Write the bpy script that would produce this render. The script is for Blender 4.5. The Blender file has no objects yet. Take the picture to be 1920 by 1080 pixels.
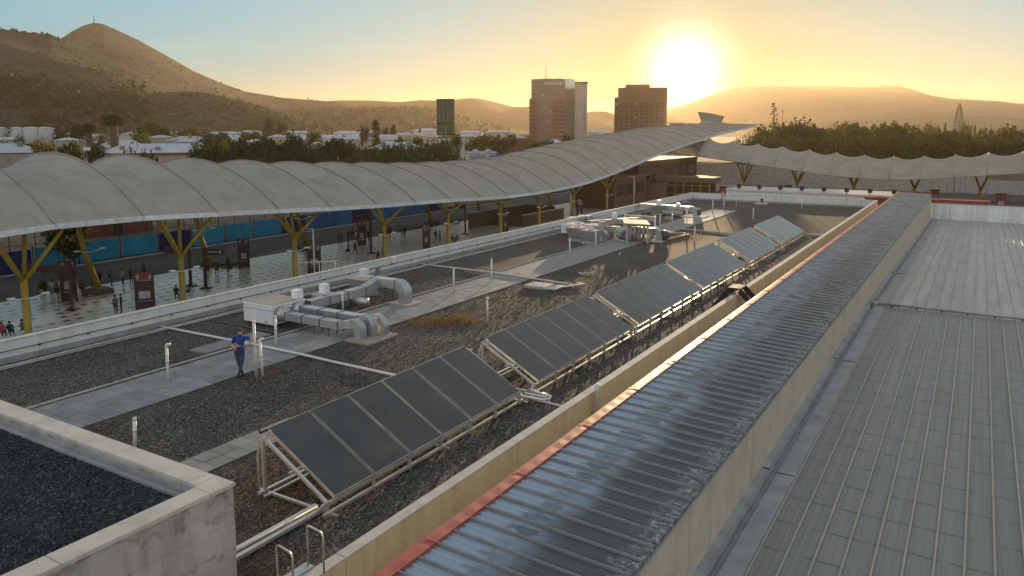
import bpy, bmesh, math, random
import numpy as np
from mathutils import Vector, Matrix, noise as mnoise

random.seed(7)
SC = bpy.context.scene
COL = SC.collection
R = math.radians

# ------------------------------------------------------------------ camera
CAM_H = 9.1
YAW = R(31.234)            # camera heading, left of the long roof axis (+Y)
PITCH = R(7.785)
cam_d = bpy.data.cameras.new("camera")
cam_d.sensor_width = 36.0
cam_d.lens = 27.02
cam_d.shift_y = -99.0 / 1920.0
cam_d.clip_start = 0.1
cam_d.clip_end = 40000
cam = bpy.data.objects.new("camera", cam_d)
cam.location = (0, 0, CAM_H)
cam.rotation_euler = (R(90) - PITCH, 0, YAW)
COL.objects.link(cam)
SC.camera = cam

# ------------------------------------------------------------------ sun and sky
COOL, WARM, EAST, MID = (1.5, 3.6, 4.9, 1), (0.5, 0.85, 0.5, 1), (6.8, 6.4, 6.4, 1), (3.5, 3.65, 3.75, 1)
LOW_EL, LOW_A, NEAR_W, NEAR_A, GLOW = 4.2, 0.7, 16.0, 0.75, 2.2
SUN_EL, SUN_AZ = R(4.15), R(-18.75)      # azimuth from +Y, clockwise positive
SUN_DIR = Vector((math.sin(SUN_AZ) * math.cos(SUN_EL), math.cos(SUN_AZ) * math.cos(SUN_EL), math.sin(SUN_EL)))
sun_d = bpy.data.lights.new("sun", 'SUN')
sun_d.energy = 5.0
sun_d.angle = R(0.6)
sun_d.color = (1.0, 0.74, 0.42)
sun = bpy.data.objects.new("sun", sun_d)
sun.rotation_euler = SUN_DIR.to_track_quat('Z', 'Y').to_euler()
sun.location = (0, 0, 400)
COL.objects.link(sun)

world = bpy.data.worlds.new("World")
SC.world = world
world.use_nodes = True
wn, wl = world.node_tree.nodes, world.node_tree.links
wn.clear()
w_out = wn.new('ShaderNodeOutputWorld')
w_bg = wn.new('ShaderNodeBackground')
w_sky = wn.new('ShaderNodeTexSky')
w_sky.sky_type = 'NISHITA'
w_sky.sun_disc = False
w_sky.sun_elevation = SUN_EL + R(1.0)
w_sky.sun_rotation = SUN_AZ
w_sky.altitude = 500
w_sky.air_density = 1.0
w_sky.dust_density = 0.4
w_sky.ozone_density = 1.0
w_bg.inputs['Strength'].default_value = 0.062


def wnode(t, **kw):
    n = wn.new(t)
    for k, v in kw.items():
        setattr(n, k, v)
    return n


def wmath(op, a, b=None, c=None):
    n = wnode('ShaderNodeMath', operation=op)
    for i, v in enumerate((a, b, c)):
        if v is None:
            continue
        if isinstance(v, (int, float)):
            n.inputs[i].default_value = v
        else:
            wl.new(v, n.inputs[i])
    return n.outputs[0]


w_tc = wnode('ShaderNodeTexCoord')
w_dot = wnode('ShaderNodeVectorMath', operation='DOT_PRODUCT')
wl.new(w_tc.outputs['Generated'], w_dot.inputs[0])
w_dot.inputs[1].default_value = SUN_DIR
dotc = wmath('MAXIMUM', w_dot.outputs['Value'], 0.0)
ang = wmath('ARCCOSINE', wmath('MINIMUM', dotc, 1.0))


def lobe(width, power=2.0):
    return wmath('EXPONENT', wmath('MULTIPLY', wmath('POWER', wmath('DIVIDE', ang, width), power), -1.0))


def wscale(colr, fac):
    n = wnode('ShaderNodeMix', data_type='RGBA', blend_type='MULTIPLY')
    n.inputs['Factor'].default_value = 1.0
    n.inputs[6].default_value = colr
    cmb = wnode('ShaderNodeCombineColor')
    for i in range(3):
        wl.new(fac, cmb.inputs[i])
    wl.new(cmb.outputs[0], n.inputs[7])
    return n.outputs[2]


def wadd(a, b):
    n = wnode('ShaderNodeMix', data_type='RGBA', blend_type='ADD')
    n.inputs['Factor'].default_value = 1.0
    wl.new(a, n.inputs[6])
    wl.new(b, n.inputs[7])
    return n.outputs[2]


# the low sun's aureole: hazy air scattering forward round the sun
w_gam = wnode('ShaderNodeGamma')
w_gam.inputs['Gamma'].default_value = 0.3
wl.new(w_sky.outputs['Color'], w_gam.inputs['Color'])
w_sep = wnode('ShaderNodeSeparateXYZ')
wl.new(w_tc.outputs['Generated'], w_sep.inputs[0])
elev = wmath('MAXIMUM', wmath('ARCSINE', w_sep.outputs[2]), 0.0)
low = wmath('EXPONENT', wmath('MULTIPLY', wmath('POWER', wmath('DIVIDE', elev, R(LOW_EL)), 1.3), -1.0))
near = lobe(R(NEAR_W), 1.5)
warm = wmath('MINIMUM', wmath('ADD', wmath('MULTIPLY', near, NEAR_A), wmath('MULTIPLY', wmath('MULTIPLY', low, LOW_A), lobe(R(75), 2.0))), 1.0)
w_tint = wnode('ShaderNodeMix', data_type='RGBA')
wl.new(warm, w_tint.inputs['Factor'])
w_cool = wnode('ShaderNodeMix', data_type='RGBA')
w_mid = wnode('ShaderNodeMix', data_type='RGBA')
w_mid.inputs[6].default_value = COOL
w_mid.inputs[7].default_value = MID
w_hi = wnode('ShaderNodeMapRange', interpolation_type='SMOOTHSTEP')
w_hi.inputs['From Min'].default_value = R(9)
w_hi.inputs['From Max'].default_value = R(34)
wl.new(elev, w_hi.inputs['Value'])
wl.new(w_hi.outputs[0], w_mid.inputs['Factor'])
wl.new(w_mid.outputs[2], w_cool.inputs[6])
w_cool.inputs[7].default_value = EAST
w_east = wnode('ShaderNodeMapRange', interpolation_type='SMOOTHSTEP')
w_east.inputs['From Min'].default_value = R(46)
w_east.inputs['From Max'].default_value = R(90)
w_ang2 = wmath('ARCCOSINE', w_dot.outputs['Value'])
wl.new(w_ang2, w_east.inputs['Value'])
wl.new(w_east.outputs[0], w_cool.inputs['Factor'])
wl.new(w_cool.outputs[2], w_tint.inputs[6])
w_tint.inputs[7].default_value = WARM
SKY_TINT = wnode('ShaderNodeMix', data_type='RGBA', blend_type='MULTIPLY')
SKY_TINT.inputs['Factor'].default_value = 1.0
wl.new(w_gam.outputs[0], SKY_TINT.inputs[6])
wl.new(w_tint.outputs[2], SKY_TINT.inputs[7])
sky_col = SKY_TINT.outputs[2]
sky_col = wadd(sky_col, wscale((1.0, 0.90, 0.70, 1), wmath('MULTIPLY', lobe(R(2.15), 1.9), 30.0)))
sky_col = wadd(sky_col, wscale((1.0, 0.70, 0.22, 1), wmath('MULTIPLY', lobe(R(5.5), 1.2), GLOW)))
# thin streaks of high cloud
w_map = wnode('ShaderNodeMapping')
w_map.inputs['Scale'].default_value = (2.2, 2.2, 34.0)
wl.new(w_tc.outputs['Generated'], w_map.inputs['Vector'])
w_noise = wnode('ShaderNodeTexNoise')
w_noise.inputs['Scale'].default_value = 1.3
w_noise.inputs['Detail'].default_value = 5.0
w_noise.inputs['Roughness'].default_value = 0.55
wl.new(w_map.outputs[0], w_noise.inputs['Vector'])
w_ramp = wnode('ShaderNodeMapRange')
w_ramp.inputs['From Min'].default_value = 0.58
w_ramp.inputs['From Max'].default_value = 0.80
wl.new(w_noise.outputs['Fac'], w_ramp.inputs['Value'])
sky_col = wadd(sky_col, wscale((1.0, 0.78, 0.52, 1), wmath('MULTIPLY', w_ramp.outputs[0], 1.0)))
wl.new(sky_col, w_bg.inputs['Color'])
wl.new(w_bg.outputs[0], w_out.inputs['Surface'])

SC.view_settings.view_transform = 'Standard'
SC.view_settings.look = 'None'
SC.view_settings.gamma = 1.0
SC.view_settings.use_curve_mapping = False
SC.view_settings.exposure = 0.6
SC.render.engine = 'CYCLES'
SC.cycles.use_denoising = True
SC.cycles.max_bounces = 6
SC.cycles.diffuse_bounces = 3
SC.cycles.glossy_bounces = 3
SC.cycles.transmission_bounces = 3
SC.cycles.volume_bounces = 0
SC.cycles.transparent_max_bounces = 6
SC.cycles.caustics_reflective = False
SC.cycles.caustics_refractive = False
SC.cycles.sample_clamp_indirect = 4.0

# ------------------------------------------------------------------ camera geometry: bearings read off the photograph become places in the world
F_PX, CX, CY = 1441.0, 960.0, 441.0
_fh = np.array([-math.sin(YAW), math.cos(YAW), 0.0])
_rt = np.array([math.cos(YAW), math.sin(YAW), 0.0])
_z = np.array([0, 0, 1.0])
_fw = _fh * math.cos(PITCH) - _z * math.sin(PITCH)
_up = _fh * math.sin(PITCH) + _z * math.cos(PITCH)


def ray(x, y):
    return (x - CX) * _rt + (CY - y) * _up + F_PX * _fw


def P(x, y, z=0.0):
    d = ray(x, y)
    t = (z - CAM_H) / d[2]
    return Vector((d[0] * t, d[1] * t, z))


def bearing(x, y, dist):
    """point seen at (x, y) a given horizontal distance away"""
    d = ray(x, y)
    t = dist / math.hypot(d[0], d[1])
    return Vector((d[0] * t, d[1] * t, CAM_H + d[2] * t))


GZ = -7.2     # level of the plaza and the plain


# ------------------------------------------------------------------ mesh helpers
class MB:
    def __init__(self):
        self.v, self.f, self.m = [], [], []

    def add(self, vs, fs, mi=0):
        o = len(self.v)
        self.v += [tuple(p) for p in vs]
        self.f += [tuple(i + o for i in f) for f in fs]
        self.m += [mi] * len(fs)
        return self

    def box(self, x0, x1, y0, y1, z0, z1, mi=0):
        vs = [(x0, y0, z0), (x1, y0, z0), (x1, y1, z0), (x0, y1, z0), (x0, y0, z1), (x1, y0, z1), (x1, y1, z1), (x0, y1, z1)]
        return self.add(vs, [(0, 3, 2, 1), (4, 5, 6, 7), (0, 1, 5, 4), (1, 2, 6, 5), (2, 3, 7, 6), (3, 0, 4, 7)], mi)

    def bbox(self, x0, x1, y0, y1, z0, z1, b=0.01, mi=0):
        """box with chamfered top edges"""
        vs = [(x0, y0, z0), (x1, y0, z0), (x1, y1, z0), (x0, y1, z0),
              (x0, y0, z1 - b), (x1, y0, z1 - b), (x1, y1, z1 - b), (x0, y1, z1 - b),
              (x0 + b, y0 + b, z1), (x1 - b, y0 + b, z1), (x1 - b, y1 - b, z1), (x0 + b, y1 - b, z1)]
        fs = [(0, 3, 2, 1), (8, 9, 10, 11)]
        for a in range(4):
            c = (a + 1) % 4
            fs += [(a, c, 4 + c, 4 + a), (4 + a, 4 + c, 8 + c, 8 + a)]
        return self.add(vs, fs, mi)

    def hexa(self, p, mi=0):
        """eight corners: bottom ring then top ring"""
        return self.add(p, [(0, 3, 2, 1), (4, 5, 6, 7), (0, 1, 5, 4), (1, 2, 6, 5), (2, 3, 7, 6), (3, 0, 4, 7)], mi)

    def bar(self, a, b, w, h=None, mi=0, up=(0, 0, 1)):
        """rectangular bar from a to b"""
        h = w if h is None else h
        a, b = Vector(a), Vector(b)
        d = (b - a).normalized()
        u = Vector(up)
        if abs(d.dot(u)) > 0.95:
            u = Vector((0, 1, 0))
        s = d.cross(u).normalized() * (w / 2)
        t = s.cross(d).normalized() * (h / 2)
        return self.hexa([a - s - t, a + s - t, b + s - t, b - s - t, a - s + t, a + s + t, b + s + t, b - s + t], mi)

    def cyl(self, a, b, r0, r1=None, n=10, caps=True, mi=0):
        r1 = r0 if r1 is None else r1
        a, b = Vector(a), Vector(b)
        d = (b - a).normalized()
        u = Vector((0, 0, 1)) if abs(d.z) < 0.95 else Vector((1, 0, 0))
        s = d.cross(u).normalized()
        t = s.cross(d)
        vs = []
        for c, r in ((a, r0), (b, r1)):
            for i in range(n):
                an = 2 * math.pi * i / n
                vs.append(c + s * (r * math.cos(an)) + t * (r * math.sin(an)))
        fs = [(i, (i + 1) % n, n + (i + 1) % n, n + i) for i in range(n)]
        if caps:
            fs += [tuple(range(n - 1, -1, -1)), tuple(range(n, 2 * n))]
        return self.add(vs, fs, mi)

    def tube(self, pts, r, n=8, caps=True, mi=0):
        pts = [Vector(p) for p in pts]
        rs = r if isinstance(r, (list, tuple)) else [r] * len(pts)
        vs, prev = [], None
        for i, p in enumerate(pts):
            d = ((pts[min(i + 1, len(pts) - 1)] - pts[max(i - 1, 0)])).normalized()
            if prev is None:
                u = Vector((0, 0, 1)) if abs(d.z) < 0.9 else Vector((1, 0, 0))
                s = d.cross(u).normalized()
            else:
                s = (prev - d * prev.dot(d)).normalized()
            prev = s
            t = s.cross(d)
            for k in range(n):
                an = 2 * math.pi * k / n
                vs.append(p + s * (rs[i] * math.cos(an)) + t * (rs[i] * math.sin(an)))
        fs = []
        for i in range(len(pts) - 1):
            for k in range(n):
                fs.append((i * n + k, i * n + (k + 1) % n, (i + 1) * n + (k + 1) % n, (i + 1) * n + k))
        if caps:
            fs += [tuple(range(n - 1, -1, -1)), tuple(range((len(pts) - 1) * n, len(pts) * n))]
        return self.add(vs, fs, mi)

    def rtube(self, pts, w, h, side, mi=0):
        """rectangular duct swept along pts; side = the fixed sideways axis"""
        pts = [Vector(p) for p in pts]
        s = Vector(side).normalized() * (w / 2)
        vs = []
        for i, p in enumerate(pts):
            d = (pts[min(i + 1, len(pts) - 1)] - pts[max(i - 1, 0)]).normalized()
            t = s.normalized().cross(d).normalized() * (h / 2)
            vs += [p - s - t, p + s - t, p + s + t, p - s + t]
        fs = []
        for i in range(len(pts) - 1):
            for k in range(4):
                fs.append((i * 4 + k, i * 4 + (k + 1) % 4, (i + 1) * 4 + (k + 1) % 4, (i + 1) * 4 + k))
        n = len(pts) - 1
        fs += [(3, 2, 1, 0), (n * 4, n * 4 + 1, n * 4 + 2, n * 4 + 3)]
        return self.add(vs, fs, mi)

    def lathe(self, prof, c=(0, 0, 0), n=12, mi=0):
        vs, fs = [], []
        for r, z in prof:
            for k in range(n):
                a = 2 * math.pi * k / n
                vs.append((c[0] + r * math.cos(a), c[1] + r * math.sin(a), c[2] + z))
        for i in range(len(prof) - 1):
            for k in range(n):
                fs.append((i * n + k, i * n + (k + 1) % n, (i + 1) * n + (k + 1) % n, (i + 1) * n + k))
        fs += [tuple(range(n - 1, -1, -1)), tuple(range((len(prof) - 1) * n, len(prof) * n))]
        return self.add(vs, fs, mi)

    def prism(self, poly, z0, z1, mi=0):
        n = len(poly)
        vs = [(x, y, z0) for x, y in poly] + [(x, y, z1) for x, y in poly]
        fs = [tuple(range(n - 1, -1, -1)), tuple(range(n, 2 * n))] + [(i, (i + 1) % n, n + (i + 1) % n, n + i) for i in range(n)]
        return self.add(vs, fs, mi)

    def sheet(self, x0, x1, y0, y1, z, mi=0):
        return self.add([(x0, y0, z), (x1, y0, z), (x1, y1, z), (x0, y1, z)], [(0, 1, 2, 3)], mi)

    def grid(self, fn, us, vs_, mi=0):
        nu, nv = len(us), len(vs_)
        vs = [fn(u, v) for u in us for v in vs_]
        fs = [(i * nv + j, (i + 1) * nv + j, (i + 1) * nv + j + 1, i * nv + j + 1) for i in range(nu - 1) for j in range(nv - 1)]
        return self.add(vs, fs, mi)

    def mesh(self, name, mats, smooth=False):
        me = bpy.data.meshes.new(name)
        me.from_pydata(self.v, [], self.f)
        for m in (mats if isinstance(mats, (list, tuple)) else [mats]):
            me.materials.append(m)
        if any(self.m):
            me.polygons.foreach_set('material_index', self.m)
        if smooth:
            me.polygons.foreach_set('use_smooth', [True] * len(me.polygons))
        me.update()
        return me

    def build(self, name, mats, parent=None, smooth=False, **kw):
        return link(name, self.mesh(name, mats, smooth), parent, **kw)


def link(name, me, parent=None, loc=None, rotz=None):
    o = bpy.data.objects.new(name, me)
    COL.objects.link(o)
    if parent is not None:
        o.parent = parent
    if loc is not None:
        o.location = loc
    if rotz is not None:
        o.rotation_euler = (0, 0, rotz)
    return o


def tag(o, label=None, cat=None, group=None, kind=None):
    if label:
        o['label'] = label
    if cat:
        o['category'] = cat
    if group:
        o['group'] = group
    if kind:
        o['kind'] = kind
    return o


def thing(name, label, cat, loc=(0, 0, 0), rotz=0.0, group=None):
    o = bpy.data.objects.new(name, None)
    o.empty_display_size = 0.3
    COL.objects.link(o)
    o.location = loc
    o.rotation_euler = (0, 0, rotz)
    return tag(o, label, cat, group)


def struct(o, label=None):
    o['kind'] = 'structure'
    if label:
        o['label'] = label
    return o


def dup(src, loc, rotz=0.0, scale=None, label=None, group=None):
    r = src.copy()
    COL.objects.link(r)
    r.location = loc
    r.rotation_euler = (0, 0, rotz)
    if scale is not None:
        r.scale = (scale, scale, scale) if isinstance(scale, (int, float)) else scale
    if label:
        r['label'] = label
    if group:
        r['group'] = group
    for ch in list(src.children):
        c = ch.copy()
        COL.objects.link(c)
        c.parent = r
        for g in list(ch.children):
            d = g.copy()
            COL.objects.link(d)
            d.parent = c
    return r


# ------------------------------------------------------------------ materials
class NT:
    def __init__(self, name):
        self.mat = bpy.data.materials.new(name)
        self.mat.use_nodes = True
        self.n, self.l = self.mat.node_tree.nodes, self.mat.node_tree.links
        self.b = self.n['Principled BSDF']
        self.geo = self.n.new('ShaderNodeNewGeometry')
        self.oi = self.n.new('ShaderNodeObjectInfo')
        self.pos = self.geo.outputs['Position']
        self.tc = self.n.new('ShaderNodeTexCoord')

    def new(self, t, **kw):
        n = self.n.new(t)
        for k, v in kw.items():
            setattr(n, k, v)
        return n

    def math(self, op, a, b=None, c=None, clamp=False):
        n = self.new('ShaderNodeMath', operation=op)
        n.use_clamp = clamp
        for i, v in enumerate((a, b, c)):
            if v is None:
                continue
            if isinstance(v, (int, float)):
                n.inputs[i].default_value = v
            else:
                self.l.new(v, n.inputs[i])
        return n.outputs[0]

    def noise(self, scale, detail=4.0, rough=0.55, vec=None, stretch=None, dist=0.0):
        n = self.new('ShaderNodeTexNoise')
        n.inputs['Scale'].default_value = scale
        n.inputs['Detail'].default_value = detail
        n.inputs['Roughness'].default_value = rough
        n.inputs['Distortion'].default_value = dist
        v = vec or self.pos
        if stretch:
            m = self.new('ShaderNodeMapping')
            m.inputs['Scale'].default_value = stretch
            self.l.new(v, m.inputs['Vector'])
            v = m.outputs[0]
        self.l.new(v, n.inputs['Vector'])
        return n.outputs['Fac']

    def voronoi(self, scale, out='Distance', vec=None, feature='F1', rnd=1.0):
        n = self.new('ShaderNodeTexVoronoi')
        n.feature = feature
        n.inputs['Scale'].default_value = scale
        n.inputs['Randomness'].default_value = rnd
        self.l.new(vec or self.pos, n.inputs['Vector'])
        return n.outputs[out]

    def rng(self, v, a, b, c=0.0, d=1.0, smooth=False):
        n = self.new('ShaderNodeMapRange')
        if smooth:
            n.interpolation_type = 'SMOOTHSTEP'
        for k, x in zip(('From Min', 'From Max', 'To Min', 'To Max'), (a, b, c, d)):
            n.inputs[k].default_value = x
        self.l.new(v, n.inputs['Value'])
        return n.outputs[0]

    def mix(self, f, a, b, mode='MIX'):
        n = self.new('ShaderNodeMix', data_type='RGBA', blend_type=mode)
        for s, v in ((0, f), (6, a), (7, b)):
            if isinstance(v, (int, float)):
                n.inputs[s].default_value = v
            elif isinstance(v, tuple):
                n.inputs[s].default_value = v if len(v) == 4 else v + (1,)
            else:
                self.l.new(v, n.inputs[s])
        return n.outputs[2]

    def sep(self, v=None):
        n = self.new('ShaderNodeSeparateXYZ')
        self.l.new(v or self.pos, n.inputs[0])
        return n.outputs

    def bump(self, h, strength=0.3, dist=0.02, chain=None):
        n = self.new('ShaderNodeBump')
        n.inputs['Strength'].default_value = strength
        n.inputs['Distance'].default_value = dist
        self.l.new(h, n.inputs['Height'])
        if chain is not None:
            self.l.new(chain, n.inputs['Normal'])
        return n.outputs[0]

    def set(self, **kw):
        names = {'col': 'Base Color', 'rough': 'Roughness', 'metal': 'Metallic', 'normal': 'Normal', 'coat': 'Coat Weight',
                 'coatr': 'Coat Roughness', 'spec': 'Specular IOR Level', 'sheen': 'Sheen Weight', 'trans': 'Transmission Weight'}
        for k, v in kw.items():
            s = self.b.inputs[names[k]]
            if isinstance(v, (int, float)):
                s.default_value = v
            elif isinstance(v, tuple):
                s.default_value = v if len(v) == 4 else v + (1,)
            else:
                self.l.new(v, s)
        return self.mat


def simple(name, col, rough=0.6, metal=0.0, var=0.25, scale=2.0, spec=None, per=0.12, bump=0.0, bscale=30.0):
    """painted or plain surface with grime variation in colour and gloss, and a little difference between pieces"""
    t = NT(name)
    f = t.noise(scale, 5.0, 0.6)
    dark = tuple(c * (1 - var) for c in col)
    lite = tuple(min(1, c * (1 + var * 0.6)) for c in col)
    c = t.mix(t.rng(f, 0.3, 0.7), dark, lite)
    pv = t.rng(t.oi.outputs['Random'], 0, 1, 1 - per, 1 + per)
    cc = t.new('ShaderNodeCombineColor')
    for i in range(3):
        t.l.new(pv, cc.inputs[i])
    c = t.mix(1.0, c, cc.outputs[0], 'MULTIPLY')
    t.set(col=c, rough=t.rng(t.noise(scale * 2.3, 4.0), 0.3, 0.7, max(0.03, rough - 0.1), min(1, rough + 0.12)), metal=metal)
    if spec is not None:
        t.set(spec=spec)
    if bump:
        t.set(normal=t.bump(t.noise(bscale, 4.0), bump, 0.01))
    return t.mat


M = {}


def build_materials():
    # --- loose grey gravel
    def gravel(name, a, b, c, warm=0.0):
        t = NT(name)
        v = t.new('ShaderNodeTexVoronoi')
        v.inputs['Scale'].default_value = 24.0
        t.l.new(t.pos, v.inputs['Vector'])
        sc = t.sep(v.outputs['Color'])
        col = t.mix(t.rng(sc[0], 0.1, 0.9), a, b)
        col = t.mix(t.rng(sc[1], 0.86, 0.9), col, c)
        big = t.noise(0.35, 4.0)
        col = t.mix(t.rng(big, 0.35, 0.7, 0.0, 0.3), col, tuple(x * 0.55 for x in a))
        if warm:
            d = t.noise(0.18, 5.0, 0.6)
            col = t.mix(t.rng(d, 0.52, 0.68, 0.0, warm), col, (0.10, 0.055, 0.022))
        h = t.math('SUBTRACT', 1.0, v.outputs['Distance'])
        t.set(col=col, rough=0.85, normal=t.bump(h, 1.0, 0.03), spec=0.1)
        return t.mat
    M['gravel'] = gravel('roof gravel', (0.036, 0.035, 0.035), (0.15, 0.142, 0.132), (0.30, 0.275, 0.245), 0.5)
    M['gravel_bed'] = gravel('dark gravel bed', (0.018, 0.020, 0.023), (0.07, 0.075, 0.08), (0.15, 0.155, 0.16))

    def stone(name, a, b, c):
        t = NT(name)
        r = t.geo.outputs['Random Per Island']
        col = t.mix(t.rng(r, 0.0, 0.85), a, b)
        col = t.mix(t.rng(r, 0.90, 0.93), col, c)
        return t.set(col=col, rough=0.85, spec=0.1)
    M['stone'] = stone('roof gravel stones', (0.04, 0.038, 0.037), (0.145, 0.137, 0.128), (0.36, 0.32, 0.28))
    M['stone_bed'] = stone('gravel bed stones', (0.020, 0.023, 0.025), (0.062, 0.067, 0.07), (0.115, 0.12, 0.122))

    # --- cast concrete with run-off streaks
    def concrete(name, a, b, stain, amount, rough=0.8, bands=False):
        t = NT(name)
        f = t.noise(1.3, 6.0, 0.65)
        col = t.mix(t.rng(f, 0.3, 0.72), a, b)
        st = t.noise(2.2, 5.0, 0.65, stretch=(1.0, 1.0, 0.10))
        col = t.mix(t.rng(st, 0.50, 0.72, 0.0, amount), col, stain)
        fine = t.noise(26.0, 5.0, 0.7)
        col = t.mix(t.rng(fine, 0.35, 0.75, 0.0, 0.22), col, tuple(x * 0.6 for x in a))
        if bands:
            z = t.sep()[2]
            w = t.math('ADD', z, t.rng(t.noise(0.55, 4.0, 0.7), 0.3, 0.7, -0.55, 0.55))
            band = t.math('ABSOLUTE', t.math('SUBTRACT', t.math('FRACT', t.math('MULTIPLY', w, 0.95)), 0.5))
            bm = t.math('MULTIPLY', t.rng(band, 0.02, 0.13, 1.0, 0.0), t.rng(t.noise(4.0, 6.0, 0.75), 0.42, 0.6))
            col = t.mix(t.math('MULTIPLY', bm, 0.6), col, (0.07, 0.068, 0.065))
        t.set(col=col, rough=rough, normal=t.bump(fine, 0.25, 0.01), spec=0.3)
        return t.mat
    M['concrete'] = concrete('cast concrete', (0.38, 0.36, 0.335), (0.54, 0.52, 0.49), (0.15, 0.14, 0.13), 0.55, bands=True)
    M['coping'] = concrete('concrete coping', (0.50, 0.47, 0.42), (0.66, 0.62, 0.56), (0.22, 0.21, 0.20), 0.35)
    M['bounce_tint_wall'] = concrete('rendered wall with bounce tint', (0.68, 0.54, 0.35), (0.82, 0.67, 0.45), (0.38, 0.28, 0.15), 0.4)  # warm tan stands in for sunlight bounced onto the parapet; streaks are stains
    M['white_wall'] = concrete('white rendered parapet', (0.68, 0.70, 0.70), (0.82, 0.83, 0.82), (0.42, 0.43, 0.42), 0.45)
    M['gallery_wall'] = concrete('panel wall with bounce tint', (0.47, 0.425, 0.335), (0.61, 0.555, 0.45), (0.30, 0.265, 0.20), 0.5)  # yellowish beige includes light bounced up from the lower roof
    M['slab'] = simple('concrete paving slab', (0.255, 0.255, 0.25), 0.75, var=0.2, scale=1.6, per=0.16, bump=0.2)
    M['slab_joint'] = simple('slab bedding', (0.07, 0.07, 0.07), 0.9)
    M['membrane_strip'] = simple('grey flashing', (0.33, 0.335, 0.34), 0.6, scale=1.2)

    # --- metal
    def sheetmetal(name, col, rough, dirt, dirtcol, metal=0.85, streak=(1, 1, 1), purlin=False):
        t = NT(name)
        f = t.noise(2.2, 6.0, 0.65, stretch=streak)
        pv = t.rng(t.oi.outputs['Random'], 0, 1, 0.0, 0.25)
        d = t.math('ADD', t.rng(f, 0.42, 0.66, 0.0, dirt), pv, clamp=True)
        if purlin:
            y = t.sep()[1]
            fr = t.math('ABSOLUTE', t.math('SUBTRACT', t.math('FRACT', t.math('MULTIPLY', y, 1 / 1.32)), 0.5))
            ln = t.math('MULTIPLY', t.rng(fr, 0.014, 0.03, 1.0, 0.0), t.rng(t.noise(2.2, 3.0), 0.36, 0.5))
            drk = ln
            d = t.math('MAXIMUM', d, ln)
        c = t.mix(d, col, dirtcol)
        if purlin:
            c = t.mix(t.math('MULTIPLY', drk, 0.3), c, (0.06, 0.06, 0.058))
        t.set(col=c, metal=t.rng(d, 0, 1, metal, metal * 0.25), rough=t.rng(d, 0, 1, rough, 0.75))
        return t.mat
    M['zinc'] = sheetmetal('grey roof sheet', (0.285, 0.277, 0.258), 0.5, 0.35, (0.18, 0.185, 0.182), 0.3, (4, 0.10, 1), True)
    M['zinc_sunlit'] = sheetmetal('grey roof sheet far bay', (0.42, 0.41, 0.385), 0.42, 0.4, (0.30, 0.295, 0.28), 0.4, (1, 0.12, 1))  # paler copy of the roof sheet: fuller sunlight put into its colour
    M['seam'] = sheetmetal('standing seam edge', (0.46, 0.39, 0.31), 0.45, 0.3, (0.31, 0.27, 0.215), 0.2)  # warmer than the sheet: sun caught by the seams, put into colour
    M['galv'] = sheetmetal('galvanised duct', (0.54, 0.56, 0.57), 0.3, 0.5, (0.34, 0.345, 0.34), 0.8)
    M['galv_dark'] = simple('dark duct flange', (0.10, 0.105, 0.105), 0.55, 0.3)
    M['alu_thin'] = simple('thin collector frame', (0.52, 0.50, 0.48), 0.4, 0.6)
    M['alu'] = sheetmetal('aluminium frame', (0.72, 0.70, 0.67), 0.33, 0.3, (0.48, 0.46, 0.44), 0.8)
    M['steel'] = sheetmetal('brushed handrail steel', (0.70, 0.62, 0.52), 0.22, 0.2, (0.45, 0.38, 0.30), 0.95)

    # gallery roof sheet: glossy blue-grey on the left, darker and rougher to the right with a blotch on every pan
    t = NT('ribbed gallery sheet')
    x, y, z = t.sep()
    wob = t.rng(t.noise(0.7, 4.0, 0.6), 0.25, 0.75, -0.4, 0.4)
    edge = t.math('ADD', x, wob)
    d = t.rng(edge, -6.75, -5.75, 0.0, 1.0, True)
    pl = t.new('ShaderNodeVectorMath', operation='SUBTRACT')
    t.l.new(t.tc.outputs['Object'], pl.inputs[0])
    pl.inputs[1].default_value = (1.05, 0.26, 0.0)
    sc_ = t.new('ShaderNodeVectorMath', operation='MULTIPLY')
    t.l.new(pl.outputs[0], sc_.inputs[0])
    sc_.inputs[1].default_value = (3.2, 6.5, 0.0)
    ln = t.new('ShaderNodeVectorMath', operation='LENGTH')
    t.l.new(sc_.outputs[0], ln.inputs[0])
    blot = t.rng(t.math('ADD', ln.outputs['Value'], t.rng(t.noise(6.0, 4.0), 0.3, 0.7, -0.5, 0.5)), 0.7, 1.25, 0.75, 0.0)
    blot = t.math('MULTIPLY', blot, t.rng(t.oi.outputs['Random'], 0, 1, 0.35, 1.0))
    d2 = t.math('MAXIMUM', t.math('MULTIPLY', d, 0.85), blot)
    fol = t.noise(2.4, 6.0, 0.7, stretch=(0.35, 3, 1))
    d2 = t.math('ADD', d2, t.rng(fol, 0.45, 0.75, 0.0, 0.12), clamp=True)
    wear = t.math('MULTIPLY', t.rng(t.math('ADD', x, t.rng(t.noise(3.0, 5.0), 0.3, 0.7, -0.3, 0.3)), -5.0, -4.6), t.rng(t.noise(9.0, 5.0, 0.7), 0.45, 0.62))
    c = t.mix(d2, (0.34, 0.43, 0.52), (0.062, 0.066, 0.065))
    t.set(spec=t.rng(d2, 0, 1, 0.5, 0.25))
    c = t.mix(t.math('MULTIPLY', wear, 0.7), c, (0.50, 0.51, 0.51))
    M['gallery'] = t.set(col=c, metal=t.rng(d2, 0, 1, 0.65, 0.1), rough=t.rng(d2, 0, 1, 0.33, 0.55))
    M['gallery_rib'] = sheetmetal('gallery rib edge', (0.40, 0.39, 0.385), 0.35, 0.5, (0.17, 0.168, 0.165), 0.6)
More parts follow.
